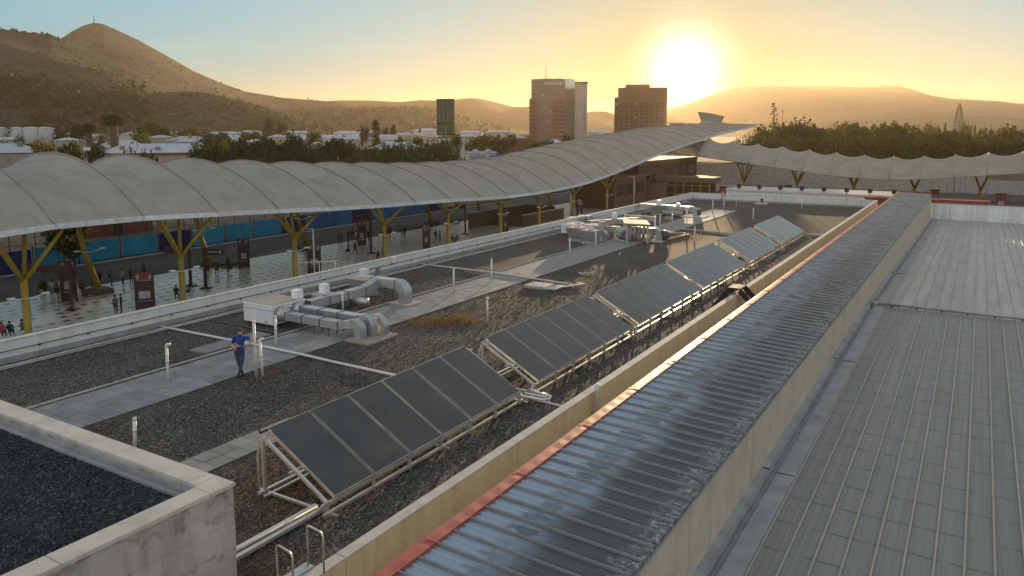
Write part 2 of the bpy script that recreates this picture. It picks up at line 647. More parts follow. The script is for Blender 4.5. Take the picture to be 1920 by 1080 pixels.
    M['red'] = simple('red painted flashing', (0.38, 0.075, 0.058), 0.5, var=0.22, scale=1.1, per=0.08)
    M['red_cap'] = M['red']

    # --- solar collectors
    t = NT('collector glass')
    f = t.noise(0.8, 5.0, 0.6)
    dust = t.math('ADD', t.rng(t.noise(0.9, 4.0, 0.6), 0.40, 0.75, 0.0, 0.5), t.rng(t.noise(5.0, 4.0, 0.7, vec=t.tc.outputs['Object'], stretch=(0.25, 3.0, 1.0)), 0.52, 0.75, 0.0, 0.45), clamp=True)
    c = t.mix(dust, (0.026, 0.026, 0.026), (0.085, 0.080, 0.072))
    M['glass_panel'] = t.set(col=c, rough=t.rng(f, 0.3, 0.7, 0.06, 0.13), spec=1.0)
    M['pvc'] = simple('white plastic pipe', (0.74, 0.73, 0.70), 0.4, var=0.10, scale=5.0)
    M['old_pipe'] = simple('weathered wrapped pipe', (0.50, 0.47, 0.42), 0.6, var=0.3, scale=5.0)
    M['white_metal'] = simple('white enamelled casing', (0.80, 0.82, 0.83), 0.4, var=0.10, scale=2.5)
    M['dusty_top'] = simple('dusty tan lid', (0.44, 0.36, 0.29), 0.7, var=0.2, scale=2.0)
    M['black'] = simple('black rubber', (0.02, 0.02, 0.02), 0.6)
    M['dark_metal'] = simple('dark steel', (0.026, 0.023, 0.021), 0.65, 0.1)

    # --- canopy fabric: woven coated membrane, grimy along its seams
    t = NT('canopy membrane')
    f = t.noise(0.35, 6.0, 0.6)
    s = t.noise(0.9, 5.0, 0.6, stretch=(0.3, 2.0, 1.0))
    c = t.mix(t.rng(f, 0.3, 0.7), (0.385, 0.355, 0.305), (0.50, 0.465, 0.405))
    c = t.mix(t.rng(s, 0.5, 0.78, 0.0, 0.6), c, (0.25, 0.255, 0.225))
    t.set(col=c, rough=0.6, spec=0.3)
    tr = t.new('ShaderNodeBsdfTranslucent')
    t.l.new(c, tr.inputs['Color'])
    mx = t.new('ShaderNodeMixShader')
    mx.inputs[0].default_value = 0.28
    out = t.n['Material Output']
    t.l.new(t.b.outputs[0], mx.inputs[1])
    t.l.new(tr.outputs[0], mx.inputs[2])
    t.l.new(mx.outputs[0], out.inputs['Surface'])
    M['fabric'] = t.mat
    M['fabric_seam'] = simple('membrane seam', (0.25, 0.245, 0.235), 0.6)
    M['fabric_edge'] = simple('membrane edge gutter', (0.62, 0.65, 0.66), 0.5)
    M['yellow'] = simple('mustard yellow steel', (0.30, 0.22, 0.022), 0.45, var=0.25)
    M['orange_y'] = simple('yellow painted steel', (0.42, 0.21, 0.02), 0.45, var=0.2)

    # --- plaza floor: polished light tiles with darker inserts in a staggered pattern
    t = NT('polished plaza tiles')
    m = t.new('ShaderNodeMapping')
    m.inputs['Rotation'].default_value = (0, 0, R(0))
    t.l.new(t.pos, m.inputs['Vector'])
    x, y, z = t.sep(m.outputs[0])
    u = t.math('MULTIPLY', x, 1 / 1.6)
    row = t.math('FLOOR', u)
    off = t.math('MULTIPLY', t.math('FRACT', t.math('MULTIPLY', row, 0.5)), 1.0)
    v = t.math('ADD', t.math('MULTIPLY', y, 1 / 1.2), off)
    inx = t.math('LESS_THAN', t.math('ABSOLUTE', t.math('SUBTRACT', t.math('FRACT', u), 0.5)), 0.17)
    iny = t.math('LESS_THAN', t.math('ABSOLUTE', t.math('SUBTRACT', t.math('FRACT', v), 0.5)), 0.24)
    cell = t.new('ShaderNodeTexWhiteNoise')
    cv = t.new('ShaderNodeCombineXYZ')
    t.l.new(row, cv.inputs[0])
    t.l.new(t.math('FLOOR', v), cv.inputs[1])
    t.l.new(cv.outputs[0], cell.inputs['Vector'])
    ins = t.math('MULTIPLY', t.math('MULTIPLY', inx, iny), t.math('GREATER_THAN', cell.outputs['Value'], 0.25))
    base = t.mix(t.rng(t.noise(1.5, 5.0), 0.3, 0.7), (0.56, 0.54, 0.50), (0.66, 0.64, 0.60))
    c = t.mix(ins, base, (0.055, 0.05, 0.048))
    M['plaza'] = t.set(col=c, rough=t.rng(t.noise(0.8, 4.0), 0.3, 0.7, 0.27, 0.31), spec=0.7)
    M['asphalt'] = simple('asphalt', (0.045, 0.045, 0.048), 0.75, var=0.3, scale=0.5, bump=0.2)
    M['kerb'] = simple('kerb concrete', (0.26, 0.25, 0.24), 0.8)

    # --- hills and plain
    def hill(name, a, b, c, s=0.006):
        t = NT(name)
        f = t.noise(s, 8.0, 0.62)
        col = t.mix(t.rng(f, 0.32, 0.68), a, b)
        g = t.noise(s * 7, 7.0, 0.7)
        col = t.mix(t.rng(g, 0.5, 0.66, 0.0, 0.75), col, c)
        sp = t.noise(s * 30, 4.0, 0.7)
        col = t.mix(t.rng(sp, 0.54, 0.66, 0.0, 0.6), col, tuple(x * 0.5 for x in c))
        t.set(col=col, rough=0.95, spec=0.1, normal=t.bump(g, 0.9, 14.0))
        return t.mat
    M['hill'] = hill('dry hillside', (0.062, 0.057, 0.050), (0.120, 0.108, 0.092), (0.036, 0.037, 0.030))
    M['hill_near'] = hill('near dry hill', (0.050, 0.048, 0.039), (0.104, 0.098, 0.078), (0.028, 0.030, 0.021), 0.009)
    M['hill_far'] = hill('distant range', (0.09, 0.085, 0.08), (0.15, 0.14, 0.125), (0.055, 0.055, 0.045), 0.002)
    t = NT('plain')
    f = t.noise(0.02, 6.0)
    c = t.mix(t.rng(f, 0.35, 0.65), (0.10, 0.085, 0.055), (0.19, 0.165, 0.115))
    M['plain'] = t.set(col=c, rough=0.95)

    # --- foliage
    def leaves(name, a, b, c, tl=0.3):
        t = NT(name)
        r = t.geo.outputs['Random Per Island']
        f = t.noise(0.5, 3.0, vec=t.tc.outputs['Object'])
        col = t.mix(r, a, b)
        col = t.mix(t.rng(f, 0.45, 0.65, 0.0, 0.6), col, c)
        hv = t.rng(t.oi.outputs['Random'], 0, 1, 0.75, 1.2)
        cc = t.new('ShaderNodeCombineColor')
        for i in range(3):
            t.l.new(hv, cc.inputs[i])
        col = t.mix(1.0, col, cc.outputs[0], 'MULTIPLY')
        t.set(col=col, rough=0.7, spec=0.2)
        tr = t.new('ShaderNodeBsdfTranslucent')
        t.l.new(col, tr.inputs['Color'])
        mx = t.new('ShaderNodeMixShader')
        mx.inputs[0].default_value = tl
        t.l.new(t.b.outputs[0], mx.inputs[1])
        t.l.new(tr.outputs[0], mx.inputs[2])
        t.l.new(mx.outputs[0], t.n['Material Output'].inputs['Surface'])
        return t.mat
    M['leaf'] = leaves('broad green leaves', (0.032, 0.046, 0.014), (0.085, 0.105, 0.026), (0.13, 0.125, 0.03), 0.45)
    M['leaf_dark'] = leaves('dark evergreen leaves', (0.018, 0.032, 0.013), (0.045, 0.066, 0.022), (0.06, 0.07, 0.025), 0.2)
    M['leaf_dry'] = leaves('yellowing leaves', (0.06, 0.065, 0.02), (0.15, 0.135, 0.035), (0.17, 0.11, 0.03), 0.45)
    M['palm_leaf'] = leaves('palm fronds', (0.03, 0.045, 0.014), (0.085, 0.10, 0.03), (0.16, 0.11, 0.03))
    M['dry_grass'] = leaves('dry grass tufts', (0.20, 0.11, 0.035), (0.42, 0.24, 0.08), (0.30, 0.16, 0.05), 0.35)
    M['bark'] = simple('bark', (0.10, 0.075, 0.05), 0.9)
    M['palm_bark'] = simple('shaggy palm trunk', (0.13, 0.10, 0.07), 0.95, var=0.4)
    M['scrub'] = leaves('hillside scrub', (0.016, 0.026, 0.014), (0.038, 0.052, 0.026), (0.044, 0.052, 0.026), 0.1)

    # --- town
    M['roof_white'] = simple('pale metal roof', (0.40, 0.44, 0.49), 0.5, var=0.12, scale=0.3)
    M['wall_pale'] = simple('pale plaster', (0.36, 0.33, 0.28), 0.8, scale=0.3)
    M['wall_white'] = simple('white plaster', (0.55, 0.54, 0.52), 0.8, scale=0.3)
    M['wall_red'] = simple('red brick wall', (0.15, 0.05, 0.04), 0.8, scale=0.3)
    M['fascia_red'] = simple('red fascia', (0.20, 0.035, 0.032), 0.6)
    M['fascia_green'] = simple('green fascia', (0.16, 0.27, 0.22), 0.6)
    M['fascia_yellow'] = simple('yellow fascia', (0.50, 0.34, 0.06), 0.6)
    M['wall_green'] = simple('grey green wall', (0.22, 0.25, 0.20), 0.8)
    M['cooler'] = simple('teal roof cooler', (0.16, 0.22, 0.21), 0.6)
    M['tank'] = simple('white tank', (0.46, 0.48, 0.50), 0.45, var=0.1, scale=0.4)
    M['tower_pane'] = simple('sky lit window pane', (0.42, 0.37, 0.31), 0.3)  # pale base colour stands in for reflected sky
    M['dark_win'] = simple('dark window glass', (0.025, 0.027, 0.03), 0.12, var=0.2, spec=0.6)
    M['brick_tower'] = simple('red brick cladding', (0.30, 0.12, 0.085), 0.75, scale=0.2)
    M['tower_wall'] = simple('tower side wall', (0.52, 0.42, 0.36), 0.7, scale=0.1)
    M['tower_brown'] = simple('brown tower cladding', (0.24, 0.13, 0.07), 0.7, scale=0.1)
    M['tower_glass'] = simple('grey curtain wall glass', (0.26, 0.19, 0.155), 0.2, 0.35, var=0.15, scale=0.1, per=0.2)
    M['tower_glass_pale'] = simple('pale mirror glass', (0.62, 0.66, 0.66), 0.06, 0.85, var=0.08, scale=0.1, per=0.06)
    M['billboard'] = simple('green billboard back', (0.10, 0.125, 0.085), 0.6)
    M['sign_white'] = simple('white lettering', (0.80, 0.80, 0.80), 0.5, var=0.05)
    M['sign_blue'] = simple('blue road sign', (0.03, 0.07, 0.42), 0.5, var=0.1)
    M['mast'] = simple('pylon steel', (0.20, 0.19, 0.18), 0.6, 0.4)
    M['cyan_board'] = simple('turquoise hoarding sheet', (0.012, 0.30, 0.50), 0.5, var=0.2)
    M['blue_board'] = simple('blue hoarding sheet', (0.008, 0.14, 0.36), 0.5, var=0.2)
    M['navy_board'] = simple('navy hoarding sheet', (0.010, 0.016, 0.13), 0.5, var=0.2)
    M['earth'] = simple('brown earth bank', (0.13, 0.095, 0.06), 0.95, var=0.4, scale=0.4)
    M['brown_bldg'] = simple('brown station cladding', (0.10, 0.055, 0.035), 0.6)
    M['brown_pale'] = simple('tan station render', (0.17, 0.11, 0.085), 0.75)
    M['kiosk'] = simple('dark red totem frame', (0.045, 0.018, 0.016), 0.5)
    M['kiosk_red'] = simple('red totem panel', (0.17, 0.02, 0.024), 0.5)
    M['poster'] = simple('grey poster', (0.30, 0.31, 0.33), 0.4)
    # --- clothes and skin
    for n, c in {'skin': (0.50, 0.30, 0.21), 'hair': (0.035, 0.024, 0.018), 'hair_brown': (0.07, 0.04, 0.025), 'blue_shirt': (0.014, 0.05, 0.24), 'jeans': (0.045, 0.075, 0.115),
                 'jacket_black': (0.015, 0.015, 0.017), 'jacket_grey': (0.10, 0.10, 0.105), 'shirt_white': (0.62, 0.62, 0.60), 'shirt_red': (0.30, 0.03, 0.035),
                 'shirt_olive': (0.12, 0.11, 0.05), 'shirt_lblue': (0.22, 0.32, 0.42), 'trousers_dark': (0.022, 0.022, 0.026), 'trousers_tan': (0.30, 0.24, 0.17),
                 'shoe': (0.015, 0.014, 0.013), 'shirt_brown': (0.11, 0.06, 0.04)}.items():
        M[n] = simple(n.replace('_', ' ') + ' cloth', c, 0.8 if n not in ('skin',) else 0.55, var=0.15, scale=9.0, per=0.1)
    M['bench'] = simple('stone bench', (0.12, 0.105, 0.09), 0.85)


build_materials()

# ================================================================== THE STATION ROOFS
RNG = random.Random(11)
XL, XR = -32.2, -10.2          # inner faces of the two long parapets
YF = 99.2                      # inner face of the far parapet
PT = 0.92                      # parapet top
GX0, GX1 = -7.63, -4.42        # gallery roof sheet, left and right edge
PITCH_RIB = 0.515


def box_obj(name, dims, mat, parent=None, bevel=0.0):
    b = MB()
    if bevel:
        b.bbox(*dims, b=bevel)
    else:
        b.box(*dims)
    return b.build(name, mat, parent)


def build_station():
    g = MB()
    g.grid(lambda x, y: (x, y, 0.018 * mnoise.noise(Vector((x * 0.4, y * 0.4, 0)))), np.linspace(XL, XR, 60), np.linspace(4, YF, 180))
    o = g.build('roof_gravel', M['gravel'], smooth=True)
    struct(o)
    t = thing('station_building', 'long concrete station building with a gravel covered flat roof and parapets', 'building', (0, 0, GZ))
    inv = -GZ

    def part(name, dims, mat, bevel=0.0):
        d = list(dims)
        d[4] += inv
        d[5] += inv
        return box_obj(name, d, mat, t, bevel)
    part('wall', (XL - 0.3, XR + 0.26, 3.5, YF + 0.3, GZ, -0.06), M['white_wall'])
    # left parapet, panel by panel
    y = 4.0
    while y < YF - 0.1:
        y1 = min(y + 6.0, YF)
        part('parapet_panel', (XL - 0.28, XL, y + 0.006, y1 - 0.006, -0.06, PT - 0.05), M['white_wall'])
        part('coping', (XL - 0.31, XL + 0.03, y + 0.004, y1 - 0.004, PT - 0.048, PT), M['coping'], 0.008)
        y = y1
    x = XL - 0.28
    while x < XR - 0.1:
        x1 = min(x + 6.0, XR)
        part('parapet_panel', (x + 0.006, x1 - 0.006, YF, YF + 0.28, -0.06, PT - 0.05), M['white_wall'])
        part('coping', (x + 0.004, x1 - 0.004, YF - 0.03, YF + 0.31, PT - 0.048, PT), M['coping'], 0.008)
        x = x1
    # right parapet: warm bounced light put into the outside colour, grey top
    y = 4.0
    while y < YF + 0.2:
        y1 = min(y + 3.1, YF + 0.28)
        part('parapet_panel', (XR, XR + 0.26, y + 0.007, y1 - 0.007, -0.6, PT - 0.035), M['bounce_tint_wall'])
        part('coping', (XR - 0.012, XR + 0.275, y + 0.004, y1 - 0.004, PT - 0.033, PT + RNG.uniform(-0.004, 0.004)), M['coping'], 0.006)
        y = y1
    # flashing upstands along the gravel edge
    part('flashing', (XL + 0.002, XL + 0.05, 4, YF - 0.06, -0.05, 0.24), M['membrane_strip'])
    part('flashing', (XL + 0.06, XR, YF - 0.05, YF - 0.002, -0.05, 0.22), M['membrane_strip'])
    # conduit cable clipped along the inside of the left parapet
    c = thing('parapet_cable', 'thin grey cable clipped along the inner face of the left parapet', 'cable', (XL + 0.03, 12.0, 0.5))
    b = MB()
    b.tube([(0, i * 2.0, (0.0 if i % 2 else -0.015)) for i in range(32)], 0.016, 6)
    b.build('cable', M['dark_metal'], c)
    cb = MB()
    cb.box(-0.025, 0.035, -0.03, 0.03, -0.05, 0.03)
    cm = cb.mesh('clip', M['dark_metal'])
    for i in range(32):
        link('clip', cm, c, (0.0, i * 2.0, -0.02))
    for y, lab in ((36.6, 'grey junction box on the parapet near the first pipe crossing'), (38.2, 'white cable box clipped over the parapet near the pipe crossing')):
        j = box_obj('junction_box', (-0.02, 0.16, -0.22, 0.22, -0.36, 0.02) if y > 37 else (0, 0.14, -0.15, 0.15, -0.2, 0.12), M['white_metal'] if y > 37 else M['membrane_strip'], None, 0.01)
        j.location = (XL, y, PT if y > 37 else 0.35)
        tag(j, lab, 'junction box')
    # drain pipe lying along the foot of the parapet
    b = MB()
    b.tube([(-31.55, 8 + i * 2.3, 0.07 + 0.012 * math.sin(i * 1.7)) for i in range(39)], 0.05, 8)
    b.tube([(-31.32, 8 + i * 2.3, 0.06) for i in range(39)], 0.028, 6)
    tag(b.build('drain_pipe', M['old_pipe'], None, True), 'long weathered pipe lying along the foot of the left parapet', 'pipe')

    # ---------------- paving slabs
    path = struct(box_obj('roof_path', (-25.98, -23.08, 8.0, 88.2, -0.04, 0.012), M['slab_joint']))
    SP = 0.58
    slabs = []
    for iy in range(int((88.0 - 8.0) / SP)):
        for ix in range(5):
            slabs.append((8.0 + SP * (iy + 0.5), -25.98 + SP * (ix + 0.5)))
    sm = MB()
    h = SP / 2 - 0.006
    sm.bbox(-h, h, -h, h, 0.0, 0.045, 0.005)
    sme = sm.mesh('paving_slab', M['slab'])
    rest = MB()
    for k, (y, x) in enumerate(slabs):
        dz = RNG.uniform(-0.004, 0.005)
        if k < 300:
            o = link('paving_slab', sme, path, (x + RNG.uniform(-.003, .003), y + RNG.uniform(-.003, .003), dz))
            o.rotation_euler = (RNG.uniform(-.006, .006), RNG.uniform(-.006, .006), RNG.uniform(-.006, .006))
        else:
            rest.bbox(x - h, x + h, y - h, y + h, dz, 0.045 + dz, 0.005)
    tag(rest.build('paving_slab', M['slab'], path), kind='stuff')
    p2 = struct(box_obj('side_path', (-18.26, -17.08, 7.0, 16.5, -0.04, 0.012), M['slab_joint']))
    for iy in range(16):
        for ix in range(2):
            o = link('paving_slab', sme, p2, (-18.26 + SP * (ix + 0.5) + 0.01, 7.0 + SP * (iy + 0.5), RNG.uniform(-0.004, 0.005)))
            o.rotation_euler = (RNG.uniform(-.006, .006), RNG.uniform(-.006, .006), 0)
    pad = box_obj('concrete_pad', (-0.5, 0.5, -1.72, 1.72, 0.0, 0.09), M['slab'], None, 0.012)
    pad.location = (-26.98, 21.25, 0.0)
    tag(pad, 'flat concrete pad lying beside the path behind the standing man', 'concrete pad')
    b = MB()
    b.tube([(-26.12 + 0.03 * math.sin(i * 0.9), 8 + i * 2.0, 0.07) for i in range(28)], 0.048, 8)
    tag(b.build('edge_pipe', M['old_pipe'], None, True), 'pale pipe running along the left edge of the paved path', 'pipe')


def gallery():
    t = thing('metal_gallery', 'long raised metal gallery with ribbed sheet roof and red edge flashing', 'building', (0, 0, GZ))
    inv = -GZ
    zl, zr = 1.93, 1.80
    L = GX1 - GX0
    # one ribbed sheet
    prof = [(0.0, 0.0, 0), (0.006, 0.058, 1), (0.024, 0.060, 1), (0.034, 0.010, 0), (0.14, 0.0, 0), (0.16, 0.018, 0), (0.185, 0.018, 0), (0.21, 0.0, 0),
            (0.32, 0.0, 0), (0.34, 0.018, 0), (0.365, 0.018, 0), (0.39, 0.0, 0), (0.48, 0.006, 0), (PITCH_RIB, 0.0, 0)]
    b = MB()
    xs = [0.0, L * 0.5, L]
    for i in range(len(prof) - 1):
        (y0, h0, m0), (y1, h1, m1) = prof[i], prof[i + 1]
        mi = 1 if (i in (0, 1)) else 0
        for j in range(2):
            def pt(x, y, h):
                return (x, y, h + (zr - zl) * x / L + 0.012 * math.sin(math.pi * x / L))
            b.add([pt(xs[j], y0, h0), pt(xs[j + 1], y0, h0), pt(xs[j + 1], y1, h1), pt(xs[j], y1, h1)], [(0, 1, 2, 3)], mi)
    b.add([(L, 0.0, zr - zl), (L, PITCH_RIB, zr - zl), (L, PITCH_RIB, zr - zl - 0.05), (L, 0, zr - zl - 0.05)], [(3, 2, 1, 0)], 0)
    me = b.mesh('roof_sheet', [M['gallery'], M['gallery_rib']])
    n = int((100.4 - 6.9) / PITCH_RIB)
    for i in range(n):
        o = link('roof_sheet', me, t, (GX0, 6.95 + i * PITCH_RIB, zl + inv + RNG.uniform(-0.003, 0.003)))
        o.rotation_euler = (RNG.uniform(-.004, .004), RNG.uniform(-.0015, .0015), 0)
    ye = 6.95 + n * PITCH_RIB
    # red flashing along the left edge, folded over, slightly dented at every rib
    seg, y = 3.09, 6.95
    while y < ye - 0.2:
        y1 = min(y + seg, ye)
        b = MB()
        ys = np.arange(y, y1 + 0.001, PITCH_RIB / 2)
        vs = []
        for k, yy in enumerate(ys):
            d = 0.005 * RNG.random() + (0.006 if k % 2 == 0 else 0.0)
            vs += [(-7.91, yy, 1.80), (-7.91, yy, 1.985 - d * 0.3), (-7.77, yy, 2.0 - d), (GX0, yy, 1.995 - d * 0.5), (GX0 + 0.012, yy, 1.90 - 0.008 * RNG.random())]
        fs = []
        for k in range(len(ys) - 1):
            for q in range(4):
                a = k * 5 + q
                fs.append((a, a + 1, a + 6, a + 5))
        fs = [tuple(reversed(f)) for f in fs]
        b.add([(v[0], v[1], v[2] + inv) for v in vs], fs)
        b.box(-7.92, GX0 + 0.016, y - 0.02, y + 0.02, 1.993 + inv, 2.003 + inv)
        b.build('red_flashing', M['red'], t)
        y = y1
    # side walls
    y = 6.95
    while y < ye - 0.1:
        y1 = min(y + 2.42, ye)
        b = MB()
        b.box(-4.58, -4.46, y + 0.004, y1 - 0.004, -1.8 + inv, 1.70 + inv)
        b.build('wall_panel', M['gallery_wall'], t)
        y = y1
    b = MB()
    b.box(-7.9, -7.8, 6.95, ye, -0.6 + inv, 1.80 + inv)
    b.build('inner_wall', M['gallery_wall'], t)
    b = MB()
    b.box(-7.8, -4.58, 6.95, 7.05, -0.6 + inv, 1.78 + inv)
    b.box(-7.8, -4.58, ye - 0.1, ye, -6 + inv, 1.78 + inv)
    b.build('end_wall', M['gallery_wall'], t)
    b = MB()
    b.box(-4.60, -4.405, 6.95, ye, 1.702 + inv, 1.745 + inv)
    b.build('eaves_trim', M['membrane_strip'], t)
    b = MB()
    b.box(-7.91, -4.40, ye, ye + 0.05, 1.7 + inv, 2.02 + inv)
    b.build('end_flashing', M['fascia_red'], t)
    # floor of the slot between parapet and gallery
    struct(box_obj('slot_floor', (XR + 0.262, -7.902, 4, 100.6, -0.9, -0.55), M['membrane_strip']))
    b = MB()
    for x in (-9.5, -9.2):
        b.tube([(x, 30 + i * 3, -0.42) for i in range(24)], 0.06, 8)
    tag(b.build('slot_pipes', M['old_pipe'], None, True), 'pair of pipes lying in the slot beside the red flashing', 'pipes')


def lower_roof():
    zn, zrdg, zf = -0.14, 0.25, -1.05
    y0, yr, y1 = 6.5, 42.3, 100.3
    t = thing('lower_metal_roof', 'wide grey standing seam metal roof right of the gallery', 'roof', (0, 0, -1.2))
    inv = 1.2
    W = 0.55

    def bay(ya, za, yb, zb, mat, n):
        prof = [(0.0, 0.0), (0.008, 0.05), (0.052, 0.052), (0.062, 0.0), (0.17, 0.0), (0.185, 0.007), (0.21, 0.007), (0.225, 0.0),
                (0.35, 0.0), (0.365, 0.007), (0.39, 0.007), (0.405, 0.0), (W, 0.0)]
        b = MB()
        Ly = yb - ya
        for i in range(len(prof) - 1):
            (xa, ha), (xb, hb) = prof[i], prof[i + 1]
            mi = 1 if i in (0, 1) else 0
            b.add([(xa, 0, ha), (xb, 0, hb), (xb, Ly, hb + zb - za), (xa, Ly, ha + zb - za)], [(0, 1, 2, 3)], mi)
        me = b.mesh('roof_panel', [mat, M['seam']])
        for i in range(n):
            link('roof_panel', me, t, (-3.56 + i * W, ya, za + inv + RNG.uniform(-0.002, 0.002)))
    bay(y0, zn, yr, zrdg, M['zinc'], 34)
    bay(yr, zrdg, y1, zf, M['zinc_sunlit'], 34)
    # gutter along the gallery wall: flashing, channel, upstand
    b = MB()
    for (ya, za, yb, zb) in ((y0, zn, yr, zrdg), (yr, zrdg, y1, zf)):
        za, zb = za + inv, zb + inv

        def strip(xa, xb, ha, hb):
            b.add([(xa, ya, za + ha), (xb, ya, za + hb), (xb, yb, zb + hb), (xa, yb, zb + ha)], [(0, 1, 2, 3)])
        strip(-4.46, -4.30, 0.10, 0.07)
        strip(-4.30, -4.24, 0.07, 0.075)
        strip(-4.24, -4.21, 0.075, -0.10)
        strip(-4.21, -4.05, -0.10, -0.10)
        strip(-4.05, -4.04, -0.10, 0.03)
        strip(-4.04, -3.62, 0.03, 0.045)
        strip(-3.62, -3.56, 0.045, 0.0)
    b.build('gutter', M['membrane_strip'], t)
    jm = MB()
    jm.box(-4.4, -3.6, -0.02, 0.02, -0.05, 0.055)
    b = MB()
    for i in range(8):
        yy = 9 + i * 11.3
        zz = (zn + (zrdg - zn) * (yy - y0) / (yr - y0)) if yy < yr else (zrdg + (zf - zrdg) * (yy - yr) / (y1 - yr))
        b.box(-4.44, -4.22, yy - 0.006, yy + 0.006, zz + inv + 0.06, zz + inv + 0.105)
        b.box(-4.04, -3.6, yy - 0.005, yy + 0.005, zz + inv + 0.02, zz + inv + 0.056)
    b.build('gutter_joints', M['dark_metal'], t)
    # far upstand of ribbed white sheet with a red cap
    up = MB()
    prof = [(0.0, 0.0), (0.05, 0.0), (0.075, -0.04), (0.235, -0.04), (0.26, 0.0), (0.30, 0.0)]
    for i in range(len(prof) - 1):
        (xa, da), (xb, db) = prof[i], prof[i + 1]
        up.add([(xa, da, 0), (xb, db, 0), (xb, db, 1.86), (xa, da, 1.86)], [(0, 1, 2, 3)])
    ume = up.mesh('upstand_sheet', M['white_metal'])
    for i in range(60):
        link('upstand_sheet', ume, t, (-4.44 + i * 0.30, y1 - 0.05, zf + inv))
    b = MB()
    b.box(-4.45, 14, y1 - 0.12, y1 + 0.28, zf + inv + 1.862, zf + inv + 1.95)
    b.build('red_cap', M['fascia_red'], t)
    b = MB()
    b.box(-4.45, 14, y1, y1 + 0.2, -6 + inv, zf + inv + 1.86)
    b.build('end_wall', M['white_wall'], t)
    # cable duct across the ridge, on little saddles
    c = thing('roof_conduit', 'grey conduit crossing the metal roof on small saddles', 'conduit', (-4.2, yr, zrdg))
    b = MB()
    b.cyl((0, 0, 0.13), (18, 0, 0.13), 0.065, n=10)
    b.box(-0.02, 0.3, -0.1, 0.1, 0.02, 0.22)
    b.build('pipe', M['membrane_strip'], c, True)
    sm_ = MB()
    sm_.box(-0.03, 0.03, -0.16, 0.16, 0.0, 0.07)
    sme = sm_.mesh('saddle', M['dark_metal'])
    for i in range(16):
        link('saddle', sme, c, (0.92 + i * 1.1, 0, 0.045))
    struct(box_obj('lower_roof_deck', (-4.44, 14.5, 5.5, 100.2, -7.2, -1.3), M['wall_pale']))


def front_block():
    """the taller concrete block at lower left, with its own bed of dark gravel"""
    zt = 2.75
    xr, yr = -11.22, 8.7
    t = thing('roof_block', 'tall cast concrete roof block in the near left corner filled with dark gravel', 'building', (xr, yr, 0))
    # three concrete pours on the right-hand face and the far face, a few millimetres out of line
    zs = [-0.05, 0.62, 1.34, 2.02, zt - 0.075]
    for i in range(4):
        j = (0.0, -0.006, 0.003, -0.003)[i]
        b = MB()
        b.box(-0.42 + j, 0.0 + j, -9.0, 0.0 + j, zs[i] + 0.004, zs[i + 1])
        b.box(-9.0, -0.425 + j, -0.42 + j, 0.0 + j, zs[i] + 0.004, zs[i + 1])
        b.build('concrete_pour', M['concrete'], t)
    # copings
    y = -9.0
    for y0, y1 in ((-9.0, -6.1), (-6.09, -3.1), (-3.09, -0.5)):
        box_obj('coping', (-0.42, 0.03, y0, y1, zt - 0.074, zt), M['coping'], t, 0.012)
    box_obj('coping', (-0.46, 0.03, -0.49, 0.03, zt - 0.074, zt), M['coping'], t, 0.012)
    for x0, x1 in ((-3.0, -0.47), (-6.0, -3.01), (-9.0, -6.01)):
        box_obj('coping', (x0, x1, -0.42, 0.03, zt - 0.074, zt), M['coping'], t, 0.012)
    b = MB()
    b.box(-9.0, -0.45, -0.50, -0.425, zt - 0.6, zt - 0.13)
    b.build('ledge', M['membrane_strip'], t)
    b = MB()
    b.box(-9.0, -0.45, -0.60, -0.505, zt - 0.6, zt - 0.20)
    b.build('white_flashing', M['membrane_strip'], t)
    gz = zt - 0.26
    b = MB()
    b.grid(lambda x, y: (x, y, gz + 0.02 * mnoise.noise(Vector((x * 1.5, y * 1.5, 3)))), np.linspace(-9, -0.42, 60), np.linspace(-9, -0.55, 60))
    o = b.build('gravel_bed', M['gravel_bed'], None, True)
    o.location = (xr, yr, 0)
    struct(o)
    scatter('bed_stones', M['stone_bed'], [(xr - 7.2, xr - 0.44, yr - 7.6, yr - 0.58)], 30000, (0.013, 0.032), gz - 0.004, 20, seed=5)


ICO_V = None


